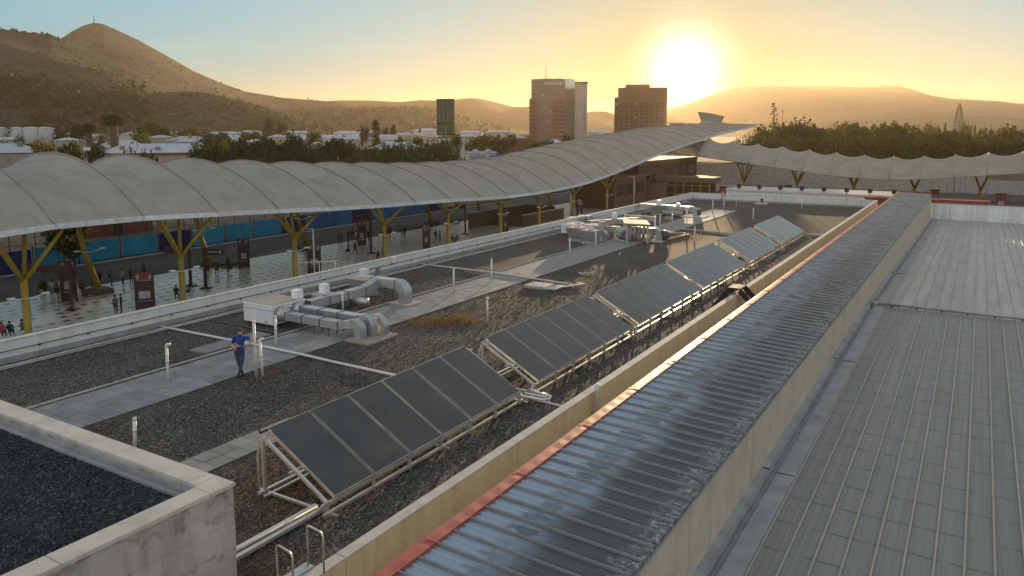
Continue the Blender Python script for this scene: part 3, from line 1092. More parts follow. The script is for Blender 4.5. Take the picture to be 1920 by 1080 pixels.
def scatter(name, mat, rects, count, size, z, tris, seed=1, weight=None):
    """loose stones: one mesh of many small irregular lumps"""
    rs = np.random.RandomState(seed)
    if tris == 20:
        p = (1 + 5 ** 0.5) / 2
        V = np.array([(-1, p, 0), (1, p, 0), (-1, -p, 0), (1, -p, 0), (0, -1, p), (0, 1, p), (0, -1, -p), (0, 1, -p), (p, 0, -1), (p, 0, 1), (-p, 0, -1), (-p, 0, 1)]) / 1.9
        Fc = np.array([(0, 11, 5), (0, 5, 1), (0, 1, 7), (0, 7, 10), (0, 10, 11), (1, 5, 9), (5, 11, 4), (11, 10, 2), (10, 7, 6), (7, 1, 8), (3, 9, 4), (3, 4, 2), (3, 2, 6), (3, 6, 8), (3, 8, 9), (4, 9, 5), (2, 4, 11), (6, 2, 10), (8, 6, 7), (9, 8, 1)])
    else:
        V = np.array([(1, 0, 0), (-1, 0, 0), (0, 1, 0), (0, -1, 0), (0, 0, 1), (0, 0, -1.0)])
        Fc = np.array([(0, 2, 4), (2, 1, 4), (1, 3, 4), (3, 0, 4), (2, 0, 5), (1, 2, 5), (3, 1, 5), (0, 3, 5)])
    areas = np.array([(r[1] - r[0]) * (r[3] - r[2]) for r in rects])
    which = rs.choice(len(rects), count, p=areas / areas.sum())
    rr = np.array(rects)[which]
    if weight:
        v = rs.rand(count) ** weight
    else:
        v = rs.rand(count)
    px = rr[:, 0] + (rr[:, 1] - rr[:, 0]) * rs.rand(count)
    py = rr[:, 2] + (rr[:, 3] - rr[:, 2]) * v
    s = size[0] + (size[1] - size[0]) * rs.rand(count) ** 2.0
    nv = len(V)
    sh = rs.uniform(0.7, 1.35, (count, 1, 3)) * np.array([1, 1, 0.72])
    jit = rs.uniform(0.8, 1.2, (count, nv, 1))
    a = rs.uniform(0, 6.283, count)
    b = rs.uniform(-0.5, 0.5, count)
    vv = V[None] * sh * jit * s[:, None, None]
    ca, sa = np.cos(a)[:, None], np.sin(a)[:, None]
    cb, sb = np.cos(b)[:, None], np.sin(b)[:, None]
    x = vv[..., 0] * ca - vv[..., 1] * sa
    y = vv[..., 0] * sa + vv[..., 1] * ca
    zz = vv[..., 2]
    y2 = y * cb - zz * sb
    z2 = y * sb + zz * cb
    out = np.stack([x + px[:, None], y2 + py[:, None], z2 + z + s[:, None] * rs.uniform(0.0, 0.55, (count, 1))], -1).reshape(-1, 3)
    fc = (Fc[None] + (np.arange(count) * nv)[:, None, None]).reshape(-1, 3)
    me = bpy.data.meshes.new(name)
    me.vertices.add(len(out))
    me.vertices.foreach_set('co', out.astype(np.float32).ravel())
    nf = len(fc)
    me.loops.add(nf * 3)
    me.loops.foreach_set('vertex_index', fc.astype(np.int32).ravel())
    me.polygons.add(nf)
    me.polygons.foreach_set('loop_start', np.arange(0, nf * 3, 3, dtype=np.int32))
    me.polygons.foreach_set('loop_total', np.full(nf, 3, dtype=np.int32))
    me.update()
    me.materials.append(mat)
    return tag(link(name, me), kind='stuff')


def roof_stones():
    scatter('roof_stones', M['stone'], [(-23.05, -18.3, 9, 46), (-17.0, -10.25, 7, 46), (-18.3, -17.05, 16.6, 46), (-32.0, -26.2, 9, 40)], 78000, (0.012, 0.030), 0.008, 8, seed=3, weight=1.5)


build_station()
gallery()
lower_roof()
front_block()
roof_stones()

# ================================================================== THINGS STANDING ON THE GRAVEL ROOF
def vent_pipe(x, y, h, label, lean=(0, 0), elbow=None, r=0.052):
    t = thing('vent_pipe', label, 'vent pipe', (x, y, 0), 0, 'white vent pipes on the gravel roof')
    b = MB()
    b.tube([(0, 0, -0.02), (lean[0] * 0.5, lean[1] * 0.5, h * 0.5), (lean[0], lean[1], h)], r, 10)
    b.cyl((lean[0] * 0.52, lean[1] * 0.52, h * 0.55), (lean[0] * 0.56, lean[1] * 0.56, h * 0.55 + 0.09), r * 1.12, n=10)
    b.build('pipe', M['pvc'], t, True)
    b = MB()
    if elbow:
        ex, ey = elbow
        b.tube([(lean[0], lean[1], h - 0.07), (lean[0], lean[1], h), (lean[0] + ex * 0.05, lean[1] + ey * 0.05, h + 0.06), (lean[0] + ex * 0.17, lean[1] + ey * 0.17, h + 0.06)], r * 1.1, 10)
        b.build('elbow', M['pvc'], t, True)
    else:
        b.lathe([(r * 1.15, -0.06), (r * 1.15, 0.0), (r * 0.7, 0.035), (0.004, 0.045)], (lean[0], lean[1], h), 10)
        b.build('cap', M['pvc'], t, True)
    return t


vent_pipe(-20.29, 12.45, 0.88, 'short white vent pipe behind the block coping', (0.0, 0.05))
vent_pipe(-24.69, 16.6, 1.36, 'white vent pipe with a bent top left of the standing man', (-0.03, 0.02), (0.8, 0.3))
vent_pipe(-22.49, 18.72, 2.1, 'tallest white vent pipe, the one the man leans his arm on', (-0.08, 0.05))
vent_pipe(-22.30, 18.86, 1.3, 'white vent pipe with an elbow right beside the tallest pipe', (-0.22, 0.1), (0.5, 0.8))
vent_pipe(-24.9, 21.83, 1.34, 'white vent pipe in front of the white air handling box')
vent_pipe(-26.97, 28.0, 0.95, 'short white vent pipe among the near ducts')
vent_pipe(-24.79, 34.57, 1.37, 'white vent pipe by the path just before the pipe crossing')
vent_pipe(-24.89, 38.66, 1.35, 'white vent pipe standing where a pipe crosses the path')
vent_pipe(-19.41, 29.81, 1.24, 'white vent pipe behind the second collector row', (-0.04, 0))
vent_pipe(-24.89, 49.09, 1.36, 'white vent pipe on the path edge midway to the far ducts')
vent_pipe(-24.89, 53.51, 1.4, 'white vent pipe in front of the far grey hoods')
vent_pipe(-24.9, 67.44, 1.39, 'white vent pipe right behind the rusty pump frame')
vent_pipe(-24.75, 70.33, 1.38, 'white vent pipe on the far path nearest the pump frame')
vent_pipe(-22.79, 68.72, 1.98, 'tall white vent pipe on the right edge of the far path')
vent_pipe(-19.26, 60.21, 1.39, 'white vent pipe behind the fourth collector row')
vent_pipe(-24.83, 83.63, 1.45, 'white vent pipe near the far end of the path')
vent_pipe(-24.75, 87.69, 1.41, 'white vent pipe just past the far path end')
vent_pipe(-24.55, 92.15, 1.5, 'white vent pipe closest to the far parapet on the left')
vent_pipe(-19.34, 79.26, 1.25, 'white vent pipe in open gravel behind the last collector row')
vent_pipe(-17.34, 93.59, 1.3, 'white vent pipe by the far parapet right of centre')
# pipe fixed to the outside of the right parapet
_t = thing('wall_vent_pipe', 'thick white vent pipe with rounded head fixed to the outer right parapet face', 'vent pipe', (-9.80, 17.2, -0.5))
_b = MB()
_p = P(1101, 722, 1.25)
_t.location = (-9.78, _p.y * (CAM_H - 1.1) / (CAM_H - 1.25) * 1.0, -0.5)
_b.lathe([(0.075, 0.0), (0.075, 1.45), (0.085, 1.46), (0.085, 1.62), (0.06, 1.69), (0.004, 1.71)], n=14)
_b.build('pipe', M['pvc'], _t, True)
_b = MB()
_b.box(-0.145, 0.09, -0.09, 0.09, 0.75, 0.79)
_b.build('bracket', M['old_pipe'], _t)


# ---------------- pipes lying across the roof
def ground_pipe(pts, r, mat, label, name='roof_pipe', second=None):
    b = MB()
    b.tube(pts, r, 8)
    if second:
        b.tube([(p[0] + second[0], p[1] + second[1], p[2] + second[2]) for p in pts], r * 0.6, 6)
    o = b.build(name, M[mat], None, True)
    return tag(o, label, 'pipe')


_a, _m, _c = P(300, 612, 0.08), P(433, 638, 0.08), P(735, 703, 0.08)
ground_pipe([_a, _a.lerp(_m, .5), _m, (-26.2, _m.y + 0.0, 0.11), (-24.5, (_m.y + _c.y) / 2, 0.12), (-23.0, (_m.y + _c.y) / 2 + 0.02, 0.11), (-21, (_m.y + _c.y) / 2 + .03, 0.07), _c, (-14.9, _c.y + 0.1, 0.07)], 0.045, 'pvc',
            'white pipe crossing the gravel and path behind the standing man', second=(0, 0.12, -0.01))
_a, _m, _c = P(787, 495, 0.08), P(938, 513, 0.10), P(1085, 536, 0.08)
ground_pipe([_a, _a.lerp(_m, .5), _m, _m.lerp(_c, .5), _c], 0.06, 'old_pipe', 'pale wrapped pipe crossing the path to the old hatch', second=(0, 0.17, 0))
_b = MB()
_a, _c = P(1255, 427, 0.08), P(1372, 438, 0.08)
ground_pipe([_a, _a.lerp(_c, .5), _c], 0.07, 'old_pipe', 'pale pipe crossing the far gravel towards the last collector rows')
_a, _c = P(1500, 445, 0.1), P(1530, 447, 0.1)
ground_pipe([(-12.4, 70.3, 0.1), (-10.3, 70.6, 0.1)], 0.06, 'pvc', 'short white pipe from the farthest collector row to the parapet')
ground_pipe([(-12.4, 21.75, 0.09), (-11.3, 21.7, 0.07), (-10.25, 21.65, 0.06)], 0.04, 'pvc', 'thin white pipe from the first collector gap to the parapet')
# looped pipes in the gap between the first two rows
_t = thing('pipe_loop', 'white pipe loop on the gravel at the gap between the first two collector rows', 'pipe', (-12.55, 21.35, 0))
_b = MB()
_b.tube([(-0.15, -0.1, 0.42), (-0.1, 0.0, 0.30), (0.0, 0.0, 0.28), (0.75, 0.1, 0.26), (0.86, 0.3, 0.25), (0.8, 0.55, 0.25), (0.1, 0.72, 0.24), (-0.1, 0.8, 0.24)], 0.045, 8)
_b.tube([(-0.1, 0.35, 0.26), (0.7, 0.42, 0.24)], 0.035, 8)
_b.cyl((0.8, 0.4, 0), (0.8, 0.4, 0.25), 0.025)
_b.build('loop', M['pvc'], _t, True)

# ---------------- old hatch cover and tray in the middle of the gravel
_t = thing('roof_hatch', 'worn beige metal hatch cover lying on the gravel by the crossing pipe', 'hatch', (-21.25, 38.6, 0))
box_obj('cover', (-0.95, 0.45, -0.55, 0.6, 0.10, 0.17), M['coping'], _t, 0.015)
box_obj('base', (-1.0, 0.42, -0.62, 0.66, 0.0, 0.095), M['old_pipe'], _t)
box_obj('pitted_cover', (0.50, 1.15, -0.7, 0.62, 0.06, 0.14), M['old_pipe'], _t, 0.012)
_b = MB()
for q, (dx, dy) in enumerate(((0.6, -0.4), (0.7, -0.5), (0.82, -0.52), (1.0, -0.5), (0.95, 0.1))):
    _b.cyl((dx, dy, 0.139), (dx, dy, 0.146), 0.035, n=8)
_b.build('bolt', M['black'], _t)
_t = thing('bent_tray', 'bent pale cable tray end right of the worn hatch', 'tray', (-19.7, 39.3, 0))
_b = MB()
_b.bar((-0.4, -0.5, 0.12), (0.35, 0.75, 0.16), 0.2, 0.05)
_b.bar((0.35, 0.75, 0.16), (-0.2, 0.95, 0.14), 0.16, 0.05)
_b.build('tray', M['old_pipe'], _t)
_b = MB()
_b.box(-0.05, 0.05, -0.05, 0.05, 0, 0.14)
_b.build('foot', M['old_pipe'], _t)
_b = MB()
_p = P(1087, 513, 0.03)
_b.bar((0, 0, 0.03), (0.75, 0.55, 0.05), 0.05, 0.04)
_b.bar((-0.1, 0.12, 0.03), (0.12, -0.1, 0.03), 0.09, 0.05)
_o = tag(_b.build('broken_pipe', M['old_pipe']), 'small broken white pipe piece lying alone in the mid gravel', 'pipe')
_o.location = _p
_b = MB()
_b.lathe([(0.12, 0.0), (0.14, 0.03), (0.06, 0.06), (0.01, 0.065)], n=9)
_o = tag(_b.build('plastic_scrap', M['galv_dark']), 'small blue grey scrap lying on the gravel left of the first collectors', 'scrap')
_o.location = P(480, 768, 0.02)
_o.scale = (1.3, 0.7, 1)


# ---------------- solar collectors
XT, ZT = -14.78, 1.72           # top edge of the glass
XB, ZB = -12.52, 0.50           # bottom edge
GAP = 0.05


def collector_meshes(pw):
    """one collector, local x down the slope, y across, z normal"""
    L = math.hypot(XB - XT, ZT - ZB)
    b = MB()
    b.box(0, L, 0, pw, -0.085, -0.012)
    fw = 0.022
    b.box(0, L, 0, fw, -0.012, 0.0)
    b.box(0, L, pw - fw, pw, -0.012, 0.0)
    b.box(0, fw, fw, pw - fw, -0.012, 0.0)
    b.box(L - fw, L, fw, pw - fw, -0.012, 0.0)
    fr = b.mesh('collector_frame', M['alu_thin'])
    b = MB()
    b.sheet(fw, L - fw, fw, pw - fw, -0.005)
    gl = b.mesh('collector_glass', M['glass_panel'])
    b = MB()
    for s in (0.03, pw - 0.03):
        b.cyl((0.10, s - 0.05, -0.03), (0.10, s + 0.05, -0.03), 0.03, n=8)
    cn = b.mesh('connector', M['black'])
    return fr, gl, cn


CM = {}
SLOPE = math.atan2(ZT - ZB, XB - XT)


def collector_row(y0, n, length, label, first=False):
    t = thing('solar_collector_row', label, 'solar collector', (XB, y0, 0), 0, 'rows of solar collectors on white frames')
    pw = (length - GAP * (n - 1)) / n
    key = round(pw, 3)
    if key not in CM:
        CM[key] = collector_meshes(pw)
    fr, gl, cn = CM[key]
    for i in range(n):
        y = i * (pw + GAP)
        o = link('collector_panel', fr, t, (XT - XB, y, ZT))
        o.rotation_euler = (0, SLOPE, 0)
        o.rotation_euler = (RNG.uniform(-.0015, .0015), SLOPE + RNG.uniform(-.004, .004), RNG.uniform(-.001, .001))
        link('glass', gl, o)
        link('connector', cn, o)
    xb, xf = -14.72 - XB, -12.60 - XB
    # posts
    pm = MB()
    pm.bbox(-0.045, 0.045, -0.035, 0.035, 0.05, 1.62, 0.004)
    pme = pm.mesh('rear_post', M['alu'])
    fm = MB()
    fm.bbox(-0.04, 0.04, -0.035, 0.035, 0.0, 0.43, 0.004)
    fme = fm.mesh('front_post', M['alu'])
    sl = MB()
    sl.bar((xb, 0, 1.58), (xf, 0, 0.40), 0.075, 0.075)
    sme = sl.mesh('sloping_beam', M['alu'])
    cr = MB()
    cr.bar((xb - 0.3, 0, 0.09), (xf + 0.25, 0, 0.09), 0.07, 0.06)
    cme = cr.mesh('cross_rail', M['alu'])
    for y in (-0.2, length * 0.5, length + 0.10):
        link('rear_post', pme, t, (xb, y, 0))
        link('sloping_beam', sme, t, (0, y, 0))
        link('cross_rail', cme, t, (0, y + 0.09, 0))
    for i in range(n + 1):
        y = -0.2 if i == 0 else (length + 0.10 if i == n else i * (pw + GAP))
        link('front_post', fme, t, (xf, y, 0))
    for name, x, z, w, h in (('upper_rail', xb + 0.12, 1.56, 0.06, 0.05), ('lower_rail', xf - 0.02, 0.36, 0.06, 0.05),
                             ('base_rail', xf + 0.03, 0.13, 0.08, 0.07), ('base_rail', xb - 0.06, 0.13, 0.09, 0.06), ('base_rail', xb + 0.14, 0.10, 0.07, 0.05), ('mid_rail', (xb + xf) / 2, 0.93, 0.05, 0.05)):
        b = MB()
        b.bar((x, -0.35, z), (x, length + 0.25, z), w, h)
        b.build(name, M['alu'], t)
    b = MB()
    b.tube([(xf - 0.22, -0.3 + k * (length + 0.5) / 8, 0.17 + 0.006 * (-1) ** k) for k in range(9)], 0.042, 8)
    b.build('header_pipe', M['old_pipe'], t, True)
    b = MB()
    b.tube([(xb - 0.15, -0.25, 0.12), (xb - 0.15, -0.25, 1.1), (xb - 0.02, -0.2, 1.62), (xb + 0.06, 0.05, 1.66)], 0.028, 8)
    b.build('riser_pipe', M['old_pipe'], t, True)
    b = MB()
    b.cyl((xb - 0.03, -0.25, 1.66), (xb - 0.03, -0.25, 1.80), 0.02)
    b.cyl((xb - 0.03, -0.25, 1.68), (xb - 0.03, -0.02, 1.68), 0.03)
    b.build('air_valve', M['black'], t)
    return t


ROWS = [(12.55, 6, 8.62, 'nearest solar collector row, its open white end frame in full view'),
        (22.45, 6, 8.40, 'second solar collector row from the front'),
        (31.72, 6, 8.95, 'third solar collector row, behind it an old hatch on the gravel'),
        (41.12, 6, 8.90, 'fourth solar collector row, just left of the dark steel stile'),
        (51.5, 7, 8.20, 'fifth solar collector row, next but one to the far end'),
        (60.95, 7, 8.40, 'farthest solar collector row')]
for r_ in ROWS:
    collector_row(*r_)

# channels and pipes running from the first row towards the near block
_t = thing('pipe_channel', 'pair of white channels leading from the first collector row towards the viewer', 'pipe channel', (-12.95, 12.4, 0))
for k, (x0, x1, w) in enumerate(((-0.14, -0.62, 0.14), (0.10, -0.36, 0.12))):
    _b = MB()
    _b.bar((x0, 0.1, 0.13), (x1 + 0.42, -4.6, 0.13), w, 0.08)
    _b.build('channel', M['alu'], _t)
_b = MB()
_b.tube([(-0.02, 0.0, 0.17), (-0.08, -2.2, 0.17), (-0.14, -4.6, 0.17)], 0.035, 8)
_b.build('pipe', M['old_pipe'], _t, True)


# ---------------- ductwork
def arc(c, r, a0, a1, ax0, ax1, n=7):
    c, ax0, ax1 = Vector(c), Vector(ax0), Vector(ax1)
    return [c + ax0 * (r * math.cos(a0 + (a1 - a0) * i / n)) + ax1 * (r * math.sin(a0 + (a1 - a0) * i / n)) for i in range(n + 1)]


def duct(parent, pts, w, h, side, flanges=True, name='duct', step=0.95):
    """galvanised rectangular duct with dark flanges between its lengths"""
    pts = [Vector(p) for p in pts]
    b = MB()
    b.rtube(pts, w, h, side)
    o = b.build(name, M['galv'], parent)
    if flanges:
        for i in range(len(pts) - 1):
            d = pts[i + 1] - pts[i]
            if d.length < 0.6:
                continue
            k = max(1, int(d.length / step))
            for j in range(k + 1):
                p = pts[i] + d * (j / k)
                f = MB()
                f.rtube([p - d.normalized() * 0.022, p + d.normalized() * 0.022], w + 0.035, h + 0.035, side)
                f.build('flange', M['galv_dark'], o)
    return o


def elbow_down(parent, start, direction, w, h, side, r=0.45, drop=0.5, name='duct_elbow'):
    """quarter bend from a horizontal run down into the roof"""
    s, d = Vector(start), Vector(direction).normalized()
    c = s - Vector((0, 0, r))
    pts = arc(c, r, math.pi / 2, 0.0, d, (0, 0, 1), 8)
    pts.append(pts[-1] - Vector((0, 0, drop)))
    b = MB()
    b.rtube(pts, w, h, side)
    return b.build(name, M['galv'], parent)


def stand(parent, x, y, z, w, along=(1, 0, 0)):
    b = MB()
    s = Vector(along) * (w / 2)
    for k in (-1, 1):
        b.box(x + s.x * k - .018, x + s.x * k + .018, y + s.y * k - .018, y + s.y * k + .018, 0, z)
    b.bar((x - s.x, y - s.y, z), (x + s.x, y + s.y, z), 0.04, 0.04)
    b.build('stand', M['galv_dark'], parent)


def air_box(loc, sx, sy, h, label, lid=True):
    t = thing('air_handler', label, 'air handling unit', loc)
    box_obj('casing', (0, sx, 0, sy, 0.14, h), M['white_metal'], t, 0.02)
    b = MB()
    b.box(-0.03, sx + 0.03, -0.03, sy + 0.03, h + 0.002, h + 0.05)
    b.build('lid_rim', M['white_metal'], t)
    b = MB()
    b.bbox(0.06, sx - 0.06, 0.06, sy - 0.06, h + 0.052, h + 0.085, 0.02)
    b.build('lid', M['dusty_top'], t)
    b = MB()
    b.box(-0.008, sx + 0.008, -0.008, sy + 0.008, h - 0.20, h - 0.185)
    b.build('seam', M['galv_dark'], t)
    b = MB()
    b.box(0.1, sx - 0.1, 0.1, sy - 0.1, 0, 0.138)
    b.build('plinth', M['dark_metal'], t)
    b = MB()
    b.box(sx * 0.72, sx * 0.72 + 0.22, -0.012, -0.002, 0.2, 0.3)
    b.build('maker_plate', M['dusty_top'], t)
    return t


# group one: the white box and its ducts
HB = (-29.42, 23.92, 0)
air_box(HB, 1.98, 2.0, 0.98, 'white air handling box with a dusty tan lid near the standing man')
_t = thing('duct_run', 'near ductwork: two parallel grey ducts from the white box bending down into the roof', 'ductwork', (-27.4, 24.3, 0))
X0, Y0 = -27.4, 24.3


def L3(x, y, z):
    return (x - X0, y - Y0, z)


for k, yy in enumerate((24.35, 25.35)):
    b = MB()
    b.cyl(L3(-27.42, yy, 0.62), L3(-27.05, yy, 0.60), 0.36, 0.30, 18)
    b.cyl(L3(-27.05, yy, 0.60), L3(-26.92, yy, 0.60), 0.30, 0.27, 18)
    b.build('round_collar', M['galv'], _t, True)
duct(_t, [L3(-26.92, 24.35, 0.58), L3(-23.6, 24.35, 0.58)], 0.42, 0.34, (0, 1, 0))
duct(_t, [L3(-26.92, 25.35, 0.66), L3(-23.35, 25.35, 0.66)], 0.5, 0.40, (0, 1, 0))
duct(_t, [L3(-23.6, 24.35, 0.58), L3(-23.25, 24.4, 0.66), L3(-22.95, 24.5, 0.72)], 0.42, 0.34, (0, 1, 0), False)
elbow_down(_t, L3(-22.95, 24.5, 0.74), (1, 0, 0), 0.42, 0.38, (0, 1, 0), 0.34, 0.42)
elbow_down(_t, L3(-23.35, 25.35, 0.70), (1, 0, 0), 0.5, 0.42, (0, 1, 0), 0.46, 0.28)
elbow_down(_t, L3(-22.85, 25.05, 0.84), (1, 0, 0), 0.34, 0.36, (0, 1, 0), 0.40, 0.42)
elbow_down(_t, L3(-22.60, 25.55, 0.80), (1, 0, 0), 0.34, 0.36, (0, 1, 0), 0.42, 0.38)
for xx in (-25.9, -25.0, -24.1):
    stand(_t, xx - X0, 24.35 - Y0, 0.40, 0.5, (0, 1, 0))
    stand(_t, xx - X0, 25.35 - Y0, 0.45, 0.6, (0, 1, 0))
b = MB()
b.bbox(-0.72, 0.72, -1.0, 1.0, 0.0, 0.10, 0.02)
_o = tag(b.build('duct_curb', M['dusty_top']), 'pale curb plate under the near duct elbows', 'curb')
_o.location = (-22.35, 24.95, 0.0)
_t = thing('duct_branch', 'long duct running away from the white box to a high bend over the path', 'ductwork', (-27.3, 26.0, 0))
X0, Y0 = -27.3, 26.0
duct(_t, [L3(-27.35, 25.95, 0.72), L3(-27.35, 29.9, 0.72)], 0.5, 0.42, (1, 0, 0), step=1.2)
duct(_t, [L3(-27.35, 29.9, 0.72), L3(-27.35, 30.35, 0.80), L3(-27.3, 30.9, 1.0)], 0.5, 0.44, (1, 0, 0), False)
duct(_t, [L3(-27.6, 31.1, 1.02), L3(-25.95, 31.1, 1.02)], 0.56, 0.46, (0, 1, 0), step=1.5)
elbow_down(_t, L3(-25.95, 31.1, 1.02), (1, 0, 0), 0.56, 0.48, (0, 1, 0), 0.5, 0.42)
b = MB()
b.cyl(L3(-27.3, 29.0, 0.38), L3(-26.4, 29.25, 0.34), 0.21, 0.21, 12)
b.build('round_duct', M['galv'], _t, True)
for yy in (27.2, 28.6):
    stand(_t, -27.35 - X0, yy - Y0, 0.5, 0.6)
stand(_t, -26.6 - X0, 31.1 - Y0, 0.78, 0.7, (0, 1, 0))
b = MB()
b.bbox(-0.6, 0.75, -0.55, 0.6, 0.0, 0.09, 0.02)
_o = tag(b.build('duct_curb', M['dusty_top']), 'pale curb plate under the high duct bend on the path', 'curb')
_o.location = (-25.5, 31.1, 0.0)


def hood(x, y, s, h, label, cap=0.36, mat='galv', hz_=0.0):
    """upblast fan hood: tapered square base, wide top, small white motor cap"""
    t = thing('exhaust_hood', label, 'exhaust hood', (x, y, hz_), 0, 'roof exhaust hoods')
    b = MB()
    a, c = s * 0.36, s * 0.5
    z1, z2 = h * 0.25, h
    b.box(-a * 1.15, a * 1.15, -a * 1.15, a * 1.15, 0, z1 * 0.6)
    b.hexa([(-a, -a, z1 * 0.6), (a, -a, z1 * 0.6), (a, a, z1 * 0.6), (-a, a, z1 * 0.6), (-c, -c, z2), (c, -c, z2), (c, c, z2), (-c, c, z2)])
    b.build('body', M[mat], t)
    b = MB()
    b.hexa([(-c - .02, -c - .02, z2 + .002), (c + .02, -c - .02, z2 + .002), (c + .02, c + .02, z2 + .002), (-c - .02, c + .02, z2 + .002),
            (-c * .8, -c * .8, z2 + 0.07), (c * .8, -c * .8, z2 + 0.07), (c * .8, c * .8, z2 + 0.07), (-c * .8, c * .8, z2 + 0.07)])
    b.build('lid', M['dusty_top'], t)
    b = MB()
    q = cap / 2
    b.bbox(-q, q, -q, q, z2 + 0.072, z2 + 0.072 + cap * 1.25, 0.03)
    b.build('motor_cap', M['white_metal'], t)
    return t


hood(-28.75, 31.6, 1.3, 0.98, 'grey exhaust hood with a white cap at the end of the near ducts')
hood(-28.3, 28.1, 0.95, 0.75, 'low exhaust hood with a white cap midway along the near ducts', 0.38)
_t = thing('fan_cowl', 'square white cowl at the back corner of the white box', 'cowl', (-27.75, 25.75, 1.065))
_b = MB()
_b.bbox(-0.2, 0.2, -0.2, 0.2, 0.0, 0.42, 0.03)
_b.build('cowl', M['white_metal'], _t)
_b = MB()
_b.box(-0.16, -0.02, -0.03, 0.03, -0.06, -0.002)
_b.build('foot', M['galv_dark'], _t)
tag(ground_pipe([(-31.0, 23.2, 0.07), (-29.0, 23.35, 0.06), (-27.2, 23.3, 0.06), (-26.2, 23.4, 0.06)], 0.035, 'galv_dark', 'dark thin pipe on the gravel in front of the white box'))

# group two: the far cluster
_p = P(1050, 440)
air_box((P(1052, 440).x, P(1052, 440).y, 0), 2.6, 2.3, 0.85, 'pale grey air handling box in the far cluster by the left parapet')
hood(*P(1083, 451)[:2], 1.5, 1.08, 'leftmost of the two big grey hoods in the far cluster', 0.34)
hood(*P(1108, 456)[:2], 1.5, 1.05, 'rightmost of the two big grey hoods in the far cluster', 0.34)
hood(*P(1152, 430)[:2], 0.8, 0.95, 'slim hood with a white cap between the far ducts', 0.42)
_q = P(1132, 449)
_t = thing('duct_run', 'far ductwork: fat rounded grey ducts bending into the roof by the path', 'ductwork', (_q.x, _q.y, 0))
duct(_t, [(-2.6, 1.4, 0.75), (0.6, 1.4, 0.75)], 0.7, 0.48, (0, 1, 0), step=1.4)
elbow_down(_t, (0.6, 1.4, 0.75), (1, 0, 0), 0.7, 0.5, (0, 1, 0), 0.45, 0.35)
duct(_t, [(-1.6, -0.4, 0.62), (0.0, -0.4, 0.62)], 0.6, 0.42, (0, 1, 0), step=1.2)
elbow_down(_t, (0.0, -0.4, 0.62), (1, 0, 0), 0.6, 0.44, (0, 1, 0), 0.4, 0.28)
duct(_t, [(-0.6, 1.0, 0.5), (-0.6, 1.0, 1.35)], 0.55, 0.5, (0, 1, 0), step=1.2, name='upright_duct')
duct(_t, [(-3.2, 3.6, 0.8), (-0.2, 9.0, 0.8)], 0.7, 0.45, (0.87, -0.48, 0), step=1.5)
b = MB()
b.tube(arc((1.9, 0.6, 0.15), 0.75, 0, math.pi, (1, 0, 0), (0, 0, 1), 10), 0.33, 12)
b.build('round_bend', M['galv'], _t, True)
stand(_t, -1.0, -0.4, 0.40, 0.9, (0, 1, 0))
stand(_t, -1.4, 1.4, 0.50, 1.0, (0, 1, 0))
# rusty pump frame with pipes
_q = P(1176, 455)
_r = P(1214, 457)
_t = thing('pump_frame', 'rust stained pump frame with a flat roof and tangled pipes in the far cluster', 'pump frame', (_q.x, _q.y, 0))
_dx, _dy = _r.x - _q.x, _r.y - _q.y
for k, (a_, c_) in enumerate(((0, 0), (_dx, _dy), (-1.2, 2.2), (_dx - 1.2, _dy + 2.2))):
    box_obj('leg', (a_ - 0.07, a_ + 0.07, c_ - 0.07, c_ + 0.07, 0, 1.52), M['old_pipe'], _t)
_b = MB()
_b.hexa([(-0.2, -0.25, 1.53), (_dx + 0.3, _dy - 0.25, 1.53), (_dx - 1.1, _dy + 2.5, 1.53), (-1.5, 2.5, 1.53), (-0.2, -0.25, 1.61), (_dx + 0.3, _dy - 0.25, 1.61), (_dx - 1.1, _dy + 2.5, 1.61), (-1.5, 2.5, 1.61)])
_b.build('flat_roof', M['dusty_top'], _t)
for k in range(4):
    f = 0.2 + 0.2 * k
    _b = MB()
    _b.tube([(_dx * f - 0.4, _dy * f + 0.8, 0.1), (_dx * f - 0.4, _dy * f + 0.8, 1.0 + 0.12 * (k % 2)), (_dx * f - 0.2, _dy * f + 0.6, 1.25), (_dx * f + 0.1, _dy * f + 0.5, 1.12), (_dx * f + 0.15, _dy * f + 0.45, 0.7)], 0.07, 8)
    _b.build('pipe', M['old_pipe'] if k % 2 else M['pvc'], _t, True)
for k, f in enumerate((0.3, 0.62)):
    _b = MB()
    _b.lathe([(0.02, 0.0), (0.26, 0.02), (0.3, 0.3), (0.3, 0.9), (0.2, 1.1), (0.05, 1.15)], (_dx * f - 0.7, _dy * f + 1.2, 0.05), 14)
    _b.build('pump_vessel', M['dusty_top'], _t, True)
_b = MB()
_b.tube([(-0.7, 0.0, 1.2), (-1.1, 0.05, 0.9), (-1.2, 0.1, 0.5), (-0.9, 0.1, 0.18), (-0.3, 0.05, 0.1)], 0.05, 8)
_b.build('hose', M['pvc'], _t, True)
_q = P(1205, 456)
_t2 = thing('duct_run', 'white ducted fan and bend at the right end of the pump frame', 'ductwork', (P(1226, 452).x, P(1226, 452).y, 0))
duct(_t2, [(-1.8, 0.3, 0.78), (0, 0.3, 0.78)], 0.7, 0.55, (0, 1, 0), step=0.8)
elbow_down(_t2, (0.0, 0.3, 0.78), (1, 0, 0), 0.6, 0.5, (0, 1, 0), 0.42, 0.34)
_b = MB()
_b.cyl((0.75, 0.1, 0.5), (0.75, 0.5, 0.5), 0.42, n=16)
_b.build('fan_wheel', M['galv_dark'], _t2, True)
box_obj('duct_curb', (-2.2, 0.9, -0.7, 0.9, 0, 0.08), M['coping'], _t2)
